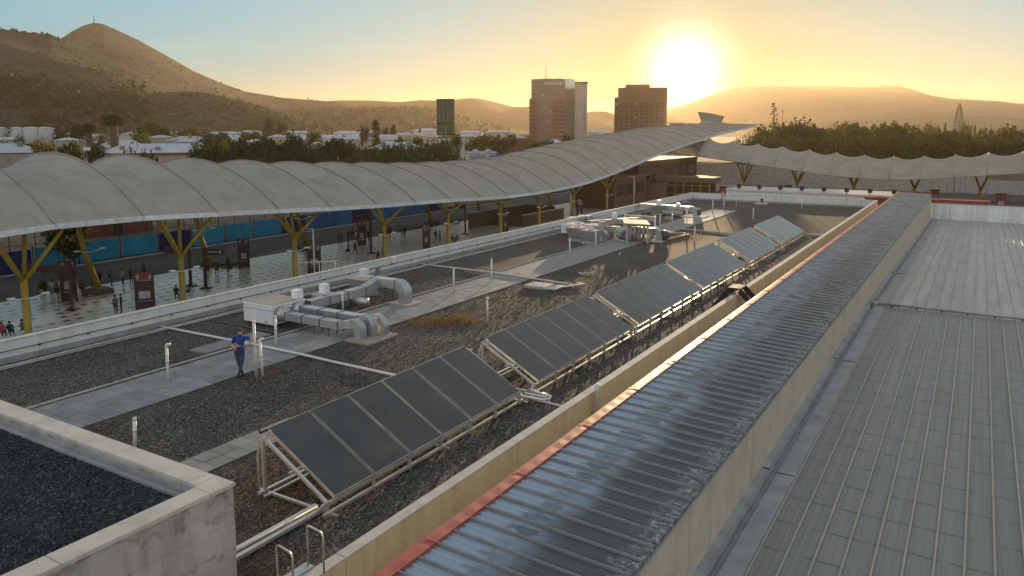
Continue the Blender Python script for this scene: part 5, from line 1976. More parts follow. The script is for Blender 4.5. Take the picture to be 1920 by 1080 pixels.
def canopy_two():
    t = thing('fabric_canopy', 'second smaller scalloped membrane canopy in front of the dark wood at right', 'canopy', (0, 196, 0))
    ex = [-70, -62.5, -43.8, -31.6, -25.2, -18.8, -12.6, -5.9, 0.5, 6.8, 40, 80]
    ez = [3.4, 2.8, 0.5, -1.1, -1.6, -1.9, -1.7, -1.1, -0.4, 0.2, 2.6, 4.5]
    px = [-70, -60, -48.8, -42.8, -36.5, -30.3, -23.9, -17.9, -11.6, -5.5, 0.7, 6.8, 40, 80]
    pz = [7.5, 6.7, 5.6, 5.0, 4.3, 3.7, 3.3, 3.05, 3.15, 3.5, 4.1, 4.4, 6.0, 7.5]
    ribs = list(np.arange(-67.5, 72, 6.28))

    def z2(x, u, sag):
        ze, zr = float(np.interp(x, ex, ez)), float(np.interp(x, px, pz))
        s = 1 - abs(u) ** 1.7
        return ze + (zr - ze) * s - sag * (0.1 + 0.9 * s)
    for i in range(len(ribs) - 1):
        b = MB()

        def fn(u, v):
            x = ribs[i] + (ribs[i + 1] - ribs[i]) * v
            return (x, u * 9.0 + 5.0, z2(x, u, 0.8 * math.sin(math.pi * v)))
        b.grid(fn, np.linspace(-1, 1, 17), np.linspace(0, 1, 9))
        b.build('membrane_bay', M['fabric'], t, True)
    for x in ribs:
        b = MB()
        b.tube([(x, u * 9.0 + 5.0, z2(x, u, 0) + 0.04) for u in np.linspace(-1, 1, 15)], 0.14, 6)
        b.build('arch_rib', M['fabric'], t, True)
    for i in range(len(ribs) - 1):
        for s in (-1, 1):
            b = MB()
            b.tube([(x, s * 9.05 + 5.0, z2(x, s, 0) - 0.1) for x in np.linspace(ribs[i], ribs[i + 1], 4)], 0.15, 6)
            b.build('edge_gutter', M['fabric'], t, True)
    labs = ['leftmost orange column of the second canopy, by the yellow framed doorway', 'orange column of the second canopy above the left end of the white roof edge', 'orange column of the second canopy behind the row of dark floodlights', 'orange column of the second canopy behind the gallery end', 'rightmost orange column of the second canopy, above the white ribbed upstand']
    for (x, lab) in zip((-51.5, -38.4, -25.5, -12.5, 0.6), labs):
        c = thing('canopy_column', lab, 'column', (x, 200, GZ), 0, 'orange forked columns of the second canopy')
        fork = 3.2
        b = MB()
        b.tube([(0, 0, 0), (0, 0, fork)], [0.4, 0.32], 10)
        b.build('shaft', M['orange_y'], c, True)
        for dx, dy in ((-2.3, -3), (2.3, -3), (-2.3, 5), (2.3, 5)):
            b = MB()
            zz = z2(x + dx, (dy - 1) / 9.0 if abs((dy - 1) / 9.0) < 1 else 0.9, 0.6) - GZ - 0.3
            b.tube([(0, 0, fork - .3), (dx, dy, zz)], [0.24, 0.16], 8)
            b.build('branch', M['orange_y'], c, True)
        lamp_arm(c, 0.2, -0.3, fork + 1.6, 1.0)
    p = thing('lamp_post', 'slim pale lamp post near the rightmost orange column', 'lamp post', (-4.6, 203.5, GZ))
    b = MB()
    b.tube([(0, 0, 0), (0, 0, 9.0)], [0.13, 0.09], 8)
    b.build('post', M['pvc'], p, True)
    b = MB()
    b.box(-.2, 1.2, -.1, .1, 9.0, 9.1)
    b.build('lamp_arm', M['pvc'], p)
    # long concrete wall behind
    w = thing('boundary_wall', 'long stained concrete wall behind the second canopy', 'wall', (0, 232, GZ))
    for k in range(30):
        x = -88 + k * 6.0
        h = 6.2 if x < -1 else 3.6
        box_obj('wall_panel', (x + .02, x + 5.98, -.2, .2, 0, h + RNG.uniform(-.05, .05)), M['concrete'], w)
    bk = MB()
    bk.grid(lambda x, y: (x, y, GZ + min(6.0, 0.4 + 0.45 * (y - 232)) + 0.6 * mnoise.noise(Vector((x * .1, y * .1, 5)))), np.linspace(-90, 95, 50), np.linspace(232.5, 260, 12))
    struct(bk.build('grass_bank', M['earth'], None, True))
    struct(box_obj('far_road', (-60, 95, 150, 231.6, GZ - .2, GZ + 0.02), M['asphalt']))
    # white roof edge with floodlights beyond the gravel roof
    e = thing('white_roof_edge', 'low white roof edge beyond the far parapet', 'roof', (-33, 118, GZ))
    box_obj('wall', (0, 27, 0, 8, 0, 7.1), M['white_wall'], e)
    box_obj('coping', (-.2, 27.2, -.2, 8.2, 7.11, 7.3), M['coping'], e)
    fl = MB()
    fl.bbox(-.28, .28, -.25, .25, 0.25, 0.85, 0.05)
    fb = fl.mesh('housing', M['dark_metal'])
    fs = MB()
    fs.box(-.06, .06, -.06, .06, 0, 0.249)
    fsm = fs.mesh('stand', M['dark_metal'])
    for k in range(8):
        q = thing('floodlight', ORD[k] + ' square dark floodlight from the left along the white roof edge', 'floodlight', (-31.2 + k * 3.05, 118.4, GZ + 7.3), 0, 'floodlights along the white roof edge')
        link('housing', fb, q)
        link('stand', fsm, q)
    e2 = thing('red_roof_edge', 'low brick red roof edge beyond the white ribbed upstand', 'roof', (-4.2, 112, GZ))
    box_obj('wall', (-8.5, 5.5, 0, 2, 0, 7.25), M['wall_red'], e2)
    box_obj('coping', (-8.7, 5.7, -.1, 2.1, 7.26, 7.5), M['fascia_red'], e2)
    # yellow framed doorway building behind far parapet
    d = thing('yellow_kiosk', 'small glazed building with yellow frames beyond the far parapet corner', 'kiosk', (P(1345, 366, GZ).x, 185, GZ))
    dx = P(1345, 366, -2.0)
    d.location = (-58.0, 172, GZ)
    box_obj('wall', (-6, 6, 0, 5, 0, 4.4), M['dark_win'], d)
    box_obj('roof', (-7, 7, -0.6, 5.6, 4.41, 5.6), M['brown_pale'], d)
    for k in range(7):
        box_obj('frame_post', (-6 + k * 2 - .13, -6 + k * 2 + .13, -.12, -.003, 0, 4.4), M['yellow'], d)
    for z in (1.6, 3.6):
        box_obj('frame_rail', (-6.1, 6.1, -.16, -.125, z, z + .2), M['yellow'], d)
    for (x, y, h, rz, lab) in ((-54.0, 190, 2.2, 0.2, 'small red box sign right of the yellow framed building'), (-41.5, 205, 2.0, 0.3, 'small red box sign left of the white roof edge'), (-8.5, 205, 2.2, 0.2, 'red ticket machine left of the rightmost orange column'), (4.2, 185, 3.2, 0.2, 'red and white ticket machine at the right edge')):
        q = thing('ticket_machine', lab, 'ticket machine', (x, y, GZ), rz)
        box_obj('casing', (-.8, .8, -.4, .4, 0, h), M['kiosk_red'], q, 0.05)
        box_obj('screen', (-.55, .55, -.42, -.402, h * .35, h * .62), M['poster'], q)
        box_obj('head', (-.9, .9, -.5, .5, h + .002, h + .35), M['kiosk'], q)


build_canopy()
plaza()
more_plaza()
canopy_two()


# ================================================================== PEOPLE
def skin_person(name, J, bones, tags, mats, subdiv=1):
    """one continuous body grown over a skeleton; each face takes the cloth of its nearest bone"""
    keys = list(J)
    idx = {k: i for i, k in enumerate(keys)}
    me = bpy.data.meshes.new(name + '_sk')
    me.from_pydata([J[k][0] for k in keys], [(idx[a], idx[b]) for a, b in bones], [])
    ob = bpy.data.objects.new(name + '_tmp', me)
    COL.objects.link(ob)
    md = ob.modifiers.new('skin', 'SKIN')
    md.use_smooth_shade = True
    for i, k in enumerate(keys):
        r = J[k][1]
        me.skin_vertices[0].data[i].radius = r if isinstance(r, tuple) else (r, r)
        me.skin_vertices[0].data[i].use_root = (k == 'pelvis')
    if subdiv:
        sb = ob.modifiers.new('sub', 'SUBSURF')
        sb.levels = subdiv
        sb.render_levels = subdiv
    dg = bpy.context.evaluated_depsgraph_get()
    out = bpy.data.meshes.new_from_object(ob.evaluated_get(dg))
    out.name = name
    bpy.data.objects.remove(ob)
    bpy.data.meshes.remove(me)
    mlist = sorted(set(tags.values()))
    out.materials.clear()
    for m in mlist:
        out.materials.append(M[mats.get(m, m)])
    segs = [(np.array(J[a][0], float), np.array(J[b][0], float), (J[a][1] if not isinstance(J[a][1], tuple) else J[a][1][0]), mlist.index(tags[(a, b)])) for a, b in bones]
    for p in out.polygons:
        c = np.array(p.center)
        best, bi = 1e9, 0
        for a, b, r, mi in segs:
            ab = b - a
            t_ = min(1, max(0, float((c - a) @ ab) / max(1e-9, float(ab @ ab))))
            d = np.linalg.norm(c - a - ab * t_) - r * 0.35
            if d < best:
                best, bi = d, mi
        p.material_index = bi
        p.use_smooth = True
    return out


def make_pose(kind, rng):
    """joints in metres, facing -Y"""
    J = {}
    lean = 0.0
    J['pelvis'] = ((0, 0, 0.95), (0.155, 0.115))
    J['waist'] = ((0, 0.01, 1.10), (0.15, 0.11))
    J['chest'] = ((0, 0.0, 1.32), (0.185, 0.125))
    J['neckb'] = ((0, 0.0, 1.47), (0.085, 0.075))
    J['neck'] = ((0, -0.012, 1.535), 0.056)
    J['head'] = ((0, -0.02, 1.635), (0.083, 0.098))
    J['crown'] = ((0, -0.012, 1.715), (0.07, 0.082))
    sw = 0.0
    for s, n in ((-1, 'l'), (1, 'r')):
        J['sh' + n] = ((s * 0.185, 0.0, 1.42), 0.068)
        J['el' + n] = ((s * 0.25, 0.03, 1.13), 0.047)
        J['wr' + n] = ((s * 0.24, -0.03, 0.90), 0.036)
        J['hd' + n] = ((s * 0.235, -0.05, 0.80), (0.042, 0.022))
        J['hip' + n] = ((s * 0.10, 0.0, 0.88), 0.10)
        J['kn' + n] = ((s * 0.10, -0.01, 0.49), 0.065)
        J['an' + n] = ((s * 0.10, 0.02, 0.10), 0.048)
        J['to' + n] = ((s * 0.12, -0.13, 0.04), (0.045, 0.034))

    def mv(k, v):
        J[k] = (v, J[k][1])
    if kind == 'phone':
        mv('elr', (0.25, 0.04, 1.15)); mv('wrr', (0.12, -0.20, 1.18)); mv('hdr', (0.07, -0.26, 1.22))
        mv('head', (0, -0.045, 1.625)); mv('crown', (0, -0.05, 1.70))
    elif kind == 'walk':
        mv('knl', (-0.10, -0.18, 0.50)); mv('anl', (-0.10, -0.28, 0.12)); mv('tol', (-0.11, -0.43, 0.09))
        mv('knr', (0.10, 0.10, 0.49)); mv('anr', (0.10, 0.34, 0.14)); mv('tor', (0.11, 0.24, 0.03))
        mv('ell', (-0.26, 0.16, 1.16)); mv('wrl', (-0.25, 0.18, 0.93)); mv('hdl', (-0.24, 0.16, 0.83))
        mv('elr', (0.26, -0.10, 1.15)); mv('wrr', (0.24, -0.26, 0.98)); mv('hdr', (0.23, -0.33, 0.90))
    elif kind == 'sit':
        d = -0.46
        for k in list(J):
            (x, y, z), r = J[k]
            if z > 0.86 and k[:2] not in ('hi',):
                J[k] = ((x, y, z + d), r)
        for s, n in ((-1, 'l'), (1, 'r')):
            mv('hip' + n, (s * 0.10, -0.05, 0.47)); mv('kn' + n, (s * 0.13, -0.46, 0.50)); mv('an' + n, (s * 0.12, -0.44, 0.10)); mv('to' + n, (s * 0.13, -0.58, 0.04))
            mv('el' + n, (s * 0.26, -0.05, 0.70)); mv('wr' + n, (s * 0.13, -0.27, 0.60)); mv('hd' + n, (s * 0.08, -0.34, 0.58))
        mv('pelvis', (0, 0, 0.50))
    elif kind == 'hips':
        for s, n in ((-1, 'l'), (1, 'r')):
            mv('el' + n, (s * 0.38, 0.10, 1.16)); mv('wr' + n, (s * 0.22, 0.02, 1.0)); mv('hd' + n, (s * 0.15, -0.02, 0.98))
    elif kind == 'bag':
        mv('elr', (0.27, 0.02, 1.13)); mv('wrr', (0.28, -0.02, 0.90)); mv('hdr', (0.28, -0.02, 0.81))
    return J


BONES = [('pelvis', 'waist'), ('waist', 'chest'), ('chest', 'neckb'), ('neckb', 'neck'), ('neck', 'head'), ('head', 'crown')]
TAGS = {('pelvis', 'waist'): 'shirt', ('waist', 'chest'): 'shirt', ('chest', 'neckb'): 'shirt', ('neckb', 'neck'): 'skin', ('neck', 'head'): 'skin', ('head', 'crown'): 'hair'}
for n_ in 'lr':
    for a_, c_, m_ in (('chest', 'sh', 'shirt'), ('sh', 'el', 'shirt'), ('el', 'wr', 'sleeve'), ('wr', 'hd', 'skin')):
        BONES.append((a_ if a_ == 'chest' else a_ + n_, c_ + n_))
        TAGS[BONES[-1]] = m_
    for a_, c_, m_ in (('pelvis', 'hip', 'trousers'), ('hip', 'kn', 'trousers'), ('kn', 'an', 'trousers'), ('an', 'to', 'shoe')):
        BONES.append((a_ if a_ == 'pelvis' else a_ + n_, c_ + n_))
        TAGS[BONES[-1]] = m_

PM = {}


def person(x, y, rz, pose, shirt, trousers, label, bag=None, scale=1.0, longhair=False, z=GZ, sleeves=None):
    key = (pose, shirt, trousers)
    if key not in PM:
        PM[key] = skin_person('person', make_pose(pose, RNG), BONES, TAGS, {'shirt': shirt, 'sleeve': sleeves or shirt, 'trousers': trousers})
    o = link('person', PM[key], None, (x, y, z), rz)
    o.scale = (scale,) * 3
    tag(o, label, 'person', 'people waiting on the plaza')
    dz = -0.46 if pose == 'sit' else 0
    b = MB()
    hy = -0.005
    prof = [(0.094, -0.075), (0.10, -0.02), (0.096, 0.05), (0.07, 0.095), (0.012, 0.112)]
    b.lathe(prof, (0, 0.018, 1.675 + dz), 10)
    if longhair:
        b.hexa([(-.09, .05, 1.38 + dz), (.09, .05, 1.38 + dz), (.08, .11, 1.38 + dz), (-.08, .11, 1.38 + dz), (-.095, .02, 1.66 + dz), (.095, .02, 1.66 + dz), (.08, .11, 1.66 + dz), (-.08, .11, 1.66 + dz)])
    b.build('hair', M['hair'], o, True)
    if bag == 'backpack':
        b = MB()
        b.bbox(-.16, .16, .10, .27, 1.02 + dz, 1.45 + dz, 0.05)
        q = b.build('backpack', M['jacket_black'])
        q.location = (x, y, z)
        q.rotation_euler = (0, 0, rz)
        tag(q, 'dark backpack on the back of a waiting person, ' + label.split(',')[0], 'backpack')
        q['label'] = ' '.join(('dark backpack worn by the ' + label).split()[:15])
    elif bag in ('hand', 'red'):
        b = MB()
        if bag == 'hand':
            b.bbox(.20, .36, -.25, .25, 0.38, 0.72, 0.04)
            b.tube([(.28, -.12, .70), (.28, -.06, .82), (.28, .06, .82), (.28, .12, .70)], 0.012, 6)
        else:
            b.bbox(-.2, .22, -.42, -.16, 0.10, 0.85, 0.08)
        q = b.build('carried_bag', M['kiosk_red' if bag == 'red' else 'jacket_black'])
        q.location = (x, y, z)
        q.rotation_euler = (0, 0, rz)
        tag(q, ' '.join((('red bag held by the ' if bag == 'red' else 'dark bag held by the ') + label).split()[:15]), 'bag')
    return o


PLIST = [  # px, py of the feet, turn, pose, shirt, trousers, label, extras
    (50, 565, 200, 'phone', 'jacket_grey', 'trousers_dark', 'person in grey looking at a phone, leftmost by the kerb', {}),
    (79, 561, 20, 'stand', 'jacket_black', 'trousers_tan', 'person in black top and tan trousers left of the dark totem', {}),
    (84, 557, 10, 'stand', 'jacket_black', 'trousers_dark', 'person all in black close behind one in tan trousers', {}),
    (98, 555, 250, 'phone', 'shirt_white', 'trousers_tan', 'person in white with long hair next to the dark totem', {'longhair': True}),
    (110, 568, 100, 'stand', 'jacket_black', 'trousers_tan', 'person with a black backpack right in front of the dark totem', {'bag': 'backpack'}),
    (116, 553, 240, 'stand', 'shirt_white', 'trousers_tan', 'person in pale clothes half behind the dark totem', {}),
    (156, 557, 60, 'stand', 'shirt_brown', 'trousers_dark', 'person in brown holding a big red bag', {'bag': 'red'}),
    (174, 542, 80, 'phone', 'jacket_grey', 'jeans', 'person in grey and jeans left of the slanting column foot', {}),
    (187, 538, 250, 'stand', 'jacket_black', 'trousers_dark', 'person in black right behind the leftmost slanting column', {}),
    (210, 537, 110, 'phone', 'shirt_olive', 'jeans', 'person in olive with a backpack near the kerb', {'bag': 'backpack'}),
    (231, 534, 90, 'stand', 'shirt_lblue', 'trousers_dark', 'person in a light blue shirt and dark trousers by the kerb', {}),
    (247, 533, 200, 'stand', 'jacket_black', 'trousers_dark', 'slim person in black left behind the red headed totem', {}),
    (270, 519, 40, 'hips', 'jacket_grey', 'trousers_dark', 'person in a grey jacket standing on the road edge', {}),
    (218, 589, 60, 'stand', 'jacket_grey', 'trousers_dark', 'woman with long hair of the couple by the parapet', {'longhair': True}),
    (228, 587, 290, 'stand', 'jacket_black', 'trousers_dark', 'taller one in black of the couple by the parapet', {}),
    (20, 632, 200, 'sit', 'jacket_black', 'trousers_dark', 'seated person in black left of the leftmost forked column', {}),
    (5, 634, 200, 'sit', 'shirt_red', 'trousers_dark', 'seated person in red at the left picture edge', {}),
    (43, 628, 160, 'sit', 'jacket_grey', 'trousers_dark', 'seated person right of the leftmost forked column', {}),
    (391, 513, 330, 'sit', 'jacket_black', 'trousers_dark', 'person in black seated at the left end of the dark bench', {}),
    (407, 513, 20, 'sit', 'shirt_brown', 'trousers_dark', 'person in brown seated in the middle of the dark bench', {}),
    (428, 511, 60, 'phone', 'jacket_black', 'trousers_dark', 'person in black at the right end of the dark bench', {'bag': 'hand'}),
    (331, 559, 30, 'sit', 'jacket_black', 'trousers_dark', 'person seated left of the second forked column foot', {}),
    (346, 558, 340, 'sit', 'jacket_grey', 'trousers_dark', 'person in grey seated right of the second forked column foot', {}),
    (355, 556, 300, 'sit', 'shirt_brown', 'trousers_dark', 'person in brown seated farther right of the second forked column', {}),
    (583, 500, 250, 'stand', 'jacket_black', 'trousers_dark', 'person in black looking over the totem by the lamp post', {}),
    (635, 457, 100, 'stand', 'jacket_black', 'trousers_dark', 'person in black at the left end of the crowd', {}),
    (641, 457, 260, 'stand', 'jacket_black', 'jeans', 'person in jeans second from the left of the crowd', {}),
    (654, 453, 30, 'stand', 'shirt_brown', 'trousers_dark', 'person in brown in the middle of the crowd', {}),
    (661, 452, 200, 'stand', 'jacket_black', 'trousers_dark', 'person in black with long hair in the crowd', {'longhair': True}),
    (653, 478, 120, 'walk', 'shirt_olive', 'trousers_dark', 'walking person in olive carrying a wide dark bag', {'bag': 'hand'}),
    (666, 478, 150, 'walk', 'jacket_black', 'trousers_dark', 'person in black walking beside the wide bag', {}),
    (668, 455, 80, 'stand', 'shirt_white', 'trousers_dark', 'person in a white top left of the crowd totem', {}),
    (691, 453, 60, 'stand', 'jacket_black', 'trousers_dark', 'person in black right of the crowd totem', {}),
    (725, 447, 150, 'stand', 'shirt_red', 'trousers_dark', 'person in dull red right of the fourth forked column', {}),
    (731, 447, 210, 'stand', 'jacket_black', 'trousers_dark', 'person with a backpack beside the one in dull red', {'bag': 'backpack'}),
    (754, 446, 170, 'stand', 'jacket_grey', 'trousers_tan', 'person in grey and tan of the pair in the open floor', {}),
    (759, 446, 190, 'walk', 'jacket_black', 'trousers_dark', 'person in black of the pair in the open floor', {}),
    (709, 487, 200, 'sit', 'jacket_black', 'trousers_dark', 'person in black seated at the fourth forked column foot', {}),
    (718, 485, 140, 'sit', 'shirt_brown', 'trousers_dark', 'person in brown seated right of the fourth forked column foot', {}),
    (804, 427, 100, 'sit', 'jacket_black', 'trousers_dark', 'person seated at the foot of a far slanting column', {}),
    (817, 453, 70, 'walk', 'jacket_black', 'trousers_dark', 'left one in black of the pair beside the sunlit totem', {}),
    (825, 453, 250, 'stand', 'jacket_grey', 'trousers_dark', 'right one in grey of the pair beside the sunlit totem', {}),
    (849, 457, 160, 'sit', 'jacket_black', 'trousers_dark', 'person in black seated right of the thick column', {}),
    (857, 456, 200, 'sit', 'jacket_grey', 'trousers_dark', 'person in grey seated farther right of the thick column', {}),
    (888, 426, 90, 'walk', 'jacket_black', 'trousers_dark', 'lone walker in black on the bright floor', {}),
    (1072, 410, 140, 'stand', 'shirt_lblue', 'jeans', 'person in a light blue top by the white slab', {}),
]
for px, py, a, pose, sh, tr, lab, ex in PLIST:
    q = P(px, py, GZ)
    person(q.x, q.y, R(a + 30), pose, sh, tr, lab, **ex)


def roof_man():
    """the man in blue leaning on the tall white pipe, phone in the other hand"""
    J = make_pose('stand', RNG)

    def mv(k, v, r=None):
        J[k] = (v, r if r is not None else J[k][1])
    mv('pelvis', (-0.02, 0, 0.96), (0.165, 0.125)); mv('waist', (-0.005, 0.0, 1.12), (0.172, 0.135)); mv('chest', (0.02, 0.0, 1.33), (0.19, 0.135))
    mv('neckb', (0.03, -0.005, 1.48)); mv('neck', (0.03, -0.02, 1.54)); mv('head', (0.02, -0.04, 1.635)); mv('crown', (0.02, -0.035, 1.71))
    # his left arm (on the viewer's right) up on the pipe, forearm hanging
    mv('shr', (0.205, 0.0, 1.425), 0.072); mv('elr', (0.46, -0.05, 1.36), 0.05); mv('wrr', (0.33, -0.16, 1.20), 0.036); mv('hdr', (0.27, -0.19, 1.12), (0.036, 0.02))
    # other arm bent, holding a phone in front of the belly
    mv('shl', (-0.165, 0.0, 1.43), 0.072); mv('ell', (-0.27, 0.02, 1.16), 0.05); mv('wrl', (-0.12, -0.20, 1.10), 0.036); mv('hdl', (-0.05, -0.235, 1.11), (0.034, 0.02))
    # ankles crossed
    mv('hipr', (0.09, 0, 0.89), 0.105); mv('knr', (0.06, -0.06, 0.50)); mv('anr', (-0.06, -0.13, 0.10)); mv('tor', (-0.10, -0.29, 0.035))
    mv('hipl', (-0.11, 0, 0.89), 0.105); mv('knl', (-0.06, 0.0, 0.50)); mv('anl', (0.04, 0.06, 0.10)); mv('tol', (0.10, -0.09, 0.035))
    bones, tags = list(BONES), dict(TAGS)
    # sleeves end halfway down the upper arm
    for n in 'lr':
        a, c = Vector(J['sh' + n][0]), Vector(J['el' + n][0])
        J['sl' + n] = (tuple(a.lerp(c, 0.62)), 0.062)
        bones.remove(('sh' + n, 'el' + n))
        bones += [('sh' + n, 'sl' + n), ('sl' + n, 'el' + n)]
        tags[('sh' + n, 'sl' + n)] = 'shirt'
        tags[('sl' + n, 'el' + n)] = 'skin'
        tags[('el' + n, 'wr' + n)] = 'skin'
    # nose and jaw, ears
    J['nose'] = ((0.02, -0.145, 1.635), 0.014)
    bones.append(('head', 'nose'))
    tags[('head', 'nose')] = 'skin'
    # five fingers on each hand
    def fingers(n, d, side, curl):
        h = Vector(J['hd' + n][0])
        d, s, c = Vector(d).normalized(), Vector(side).normalized(), Vector(curl).normalized()
        for k, (o_, ln) in enumerate(((-0.03, 0.062), (-0.01, 0.075), (0.01, 0.07), (0.03, 0.055))):
            a = h + s * o_ + d * 0.035
            J['f%d%s' % (k, n)] = (tuple(a), 0.0095)
            J['g%d%s' % (k, n)] = (tuple(a + d * ln * 0.5 + c * ln * 0.35), 0.0085)
            bones.append(('hd' + n, 'f%d%s' % (k, n)))
            bones.append(('f%d%s' % (k, n), 'g%d%s' % (k, n)))
            tags[bones[-1]] = tags[bones[-2]] = 'skin'
        J['th' + n] = (tuple(h - s * 0.05 + c * 0.02), 0.011)
        J['ti' + n] = (tuple(h - s * 0.055 + d * 0.045 + c * 0.03), 0.0095)
        bones.append(('hd' + n, 'th' + n))
        bones.append(('th' + n, 'ti' + n))
        tags[bones[-1]] = tags[bones[-2]] = 'skin'
    fingers('l', (0.9, -0.3, 0.05), (0, -0.6, 0.6), (0, -0.1, 0.5))
    fingers('r', (-0.3, -0.2, -0.9), (0.6, -0.6, 0), (-0.3, 0.3, -0.2))
    me = skin_person('person', J, bones, {k: ('shirt' if v == 'sleeve' else v) for k, v in tags.items()}, {'shirt': 'blue_shirt', 'trousers': 'jeans', 'sleeve': 'blue_shirt', 'hair': 'hair_brown'}, 2)
    q = P(452, 706, 0.0)
    face = math.atan2(q.x - 0, -(q.y - 0))
    yaw = math.atan2(-q.x, q.y)       # turn so that -Y of the body looks at the viewer
    o = link('person', me, None, (q.x, q.y, 0.01), yaw + R(-8))
    o.scale = (1.04,) * 3
    tag(o, 'man in a blue shirt and jeans leaning on a tall white vent pipe', 'person')
    # hair: cap and sideburns
    b = MB()
    b.lathe([(0.089, -0.02), (0.099, 0.02), (0.094, 0.07), (0.068, 0.105), (0.012, 0.118)], (0.02, -0.012, 1.665), 14)
    b.build('hair', M['hair_brown'], o, True)  # his own brown hair colour
    # hanging shirt hem, its light lining turned out at his left side
    b = MB()
    ring = []
    for i in range(20):
        a = 2 * math.pi * i / 20
        ring.append((math.cos(a), math.sin(a)))
    vs = [(0.0 + 0.178 * x, 0.0 + 0.150 * y, 1.10) for x, y in ring] + [(-0.015 + 0.192 * x, 0.0 + 0.165 * y, 0.885 + 0.01 * math.sin(5 * k)) for k, (x, y) in enumerate(ring)]
    b.add(vs, [(i, (i + 1) % 20, 20 + (i + 1) % 20, 20 + i) for i in range(20)])
    b.build('shirt_hem', M['blue_shirt'], o, True)
    b = MB()
    b.hexa([(0.165, -0.05, 0.76), (0.185, -0.03, 0.76), (0.185, 0.03, 0.77), (0.165, 0.03, 0.77), (0.19, -0.05, 0.92), (0.21, -0.03, 0.92), (0.21, 0.03, 0.93), (0.19, 0.03, 0.93)])
    b.build('white_rag', M['shirt_white'], o)
    # eyes, brows, mouth, ears
    b = MB()
    for s in (-1, 1):
        b.lathe([(0.0125, -0.006), (0.016, 0.0), (0.010, 0.008)], (0.02 + s * 0.032, -0.120, 1.655), 8)
    b.build('eye', M['shoe'], o, True)
    b = MB()
    b.box(-0.005, 0.045, -0.128, -0.112, 1.585, 1.593)
    b.build('mouth', M['kiosk_red'], o)
    b = MB()
    for s in (-1, 1):
        b.lathe([(0.006, -0.03), (0.016, -0.01), (0.02, 0.012), (0.008, 0.03)], (0.02 + s * 0.088, -0.03, 1.64), 8)
    b.build('ear', M['skin'], o, True)
    ph = box_obj('phone', (-0.04, 0.09, -0.04, 0.04, -0.006, 0.006), M['jacket_black'], None, 0.003)
    ph.location = o.matrix_basis @ Vector((-0.02, -0.262, 1.135))
    ph.rotation_euler = (R(25), R(-8), yaw + R(-8))
    tag(ph, 'dark mobile phone held in the hand of the man in blue', 'phone')


roof_man()

# ================================================================== PLAIN, HILLS, TOWN, TREES
def terrain():
    b = MB()
    n = 72
    ring = [(9000 * math.cos(2 * math.pi * k / n), 9000 * math.sin(2 * math.pi * k / n) + 300) for k in range(n)]
    b.add([(x, y, GZ - 0.45) for x, y in ring], [tuple(range(n))])
    struct(b.build('ground', M['plain']))


def hdir(px):
    d = ray(px, 244.0)
    v = Vector((d[0], d[1], 0))
    return v.normalized()


HILLS = {}


def hill(name, sky, Dc, Df, mat, seed, rough=0.5, npx=240, nr=26, back=1.5):
    sky = sorted(sky)
    xs, yy = [s[0] for s in sky], [s[1] for s in sky]
    x0, x1 = xs[0], xs[-1]

    def height(px, r):
        d = ray(px, float(np.interp(px, xs, yy)))
        hc = CAM_H - GZ + Dc * d[2] / math.hypot(d[0], d[1])
        hd = hdir(px)
        q = Vector((hd.x * r, hd.y * r, seed * 31.0))
        g = mnoise.fractal(q * (4.0 / Dc), 1.0, 2.1, 5)
        rg = 1 - abs(mnoise.noise(q * (7.0 / Dc))) * 2
        df = Df * (1 + 0.16 * g)
        t = (r - df) / (Dc - df)
        if t <= 0:
            return -2.0
        if t <= 1:
            s = t ** (1.15 + 0.5 * rough * max(-0.6, g))
            m = (1 - t) * t * 4
            return hc * (s + m * rough * (0.16 * g + 0.13 * rg) + 0.018 * g * max(0.0, t * 5 - 4)) - 1.0
        t2 = (r - Dc) / (Dc * (back - 1))
        return hc * (1 - t2 ** 1.5) - 1.0
    pxs = np.linspace(x0, x1, npx)
    rs = np.concatenate([np.linspace(Df * 0.86, Dc, nr), Dc + (Dc * (back - 1)) * np.array([0.06, 0.2, 0.5, 1.0])])
    b = MB()

    def fn(px, r):
        h = hdir(px)
        return (h.x * r, h.y * r, GZ - 0.5 + height(px, r))
    b.grid(fn, pxs, rs)
    o = b.build(name, M[mat], None, True)
    HILLS[name + str(seed)] = (fn, Df, Dc, x0, x1)
    return struct(o)


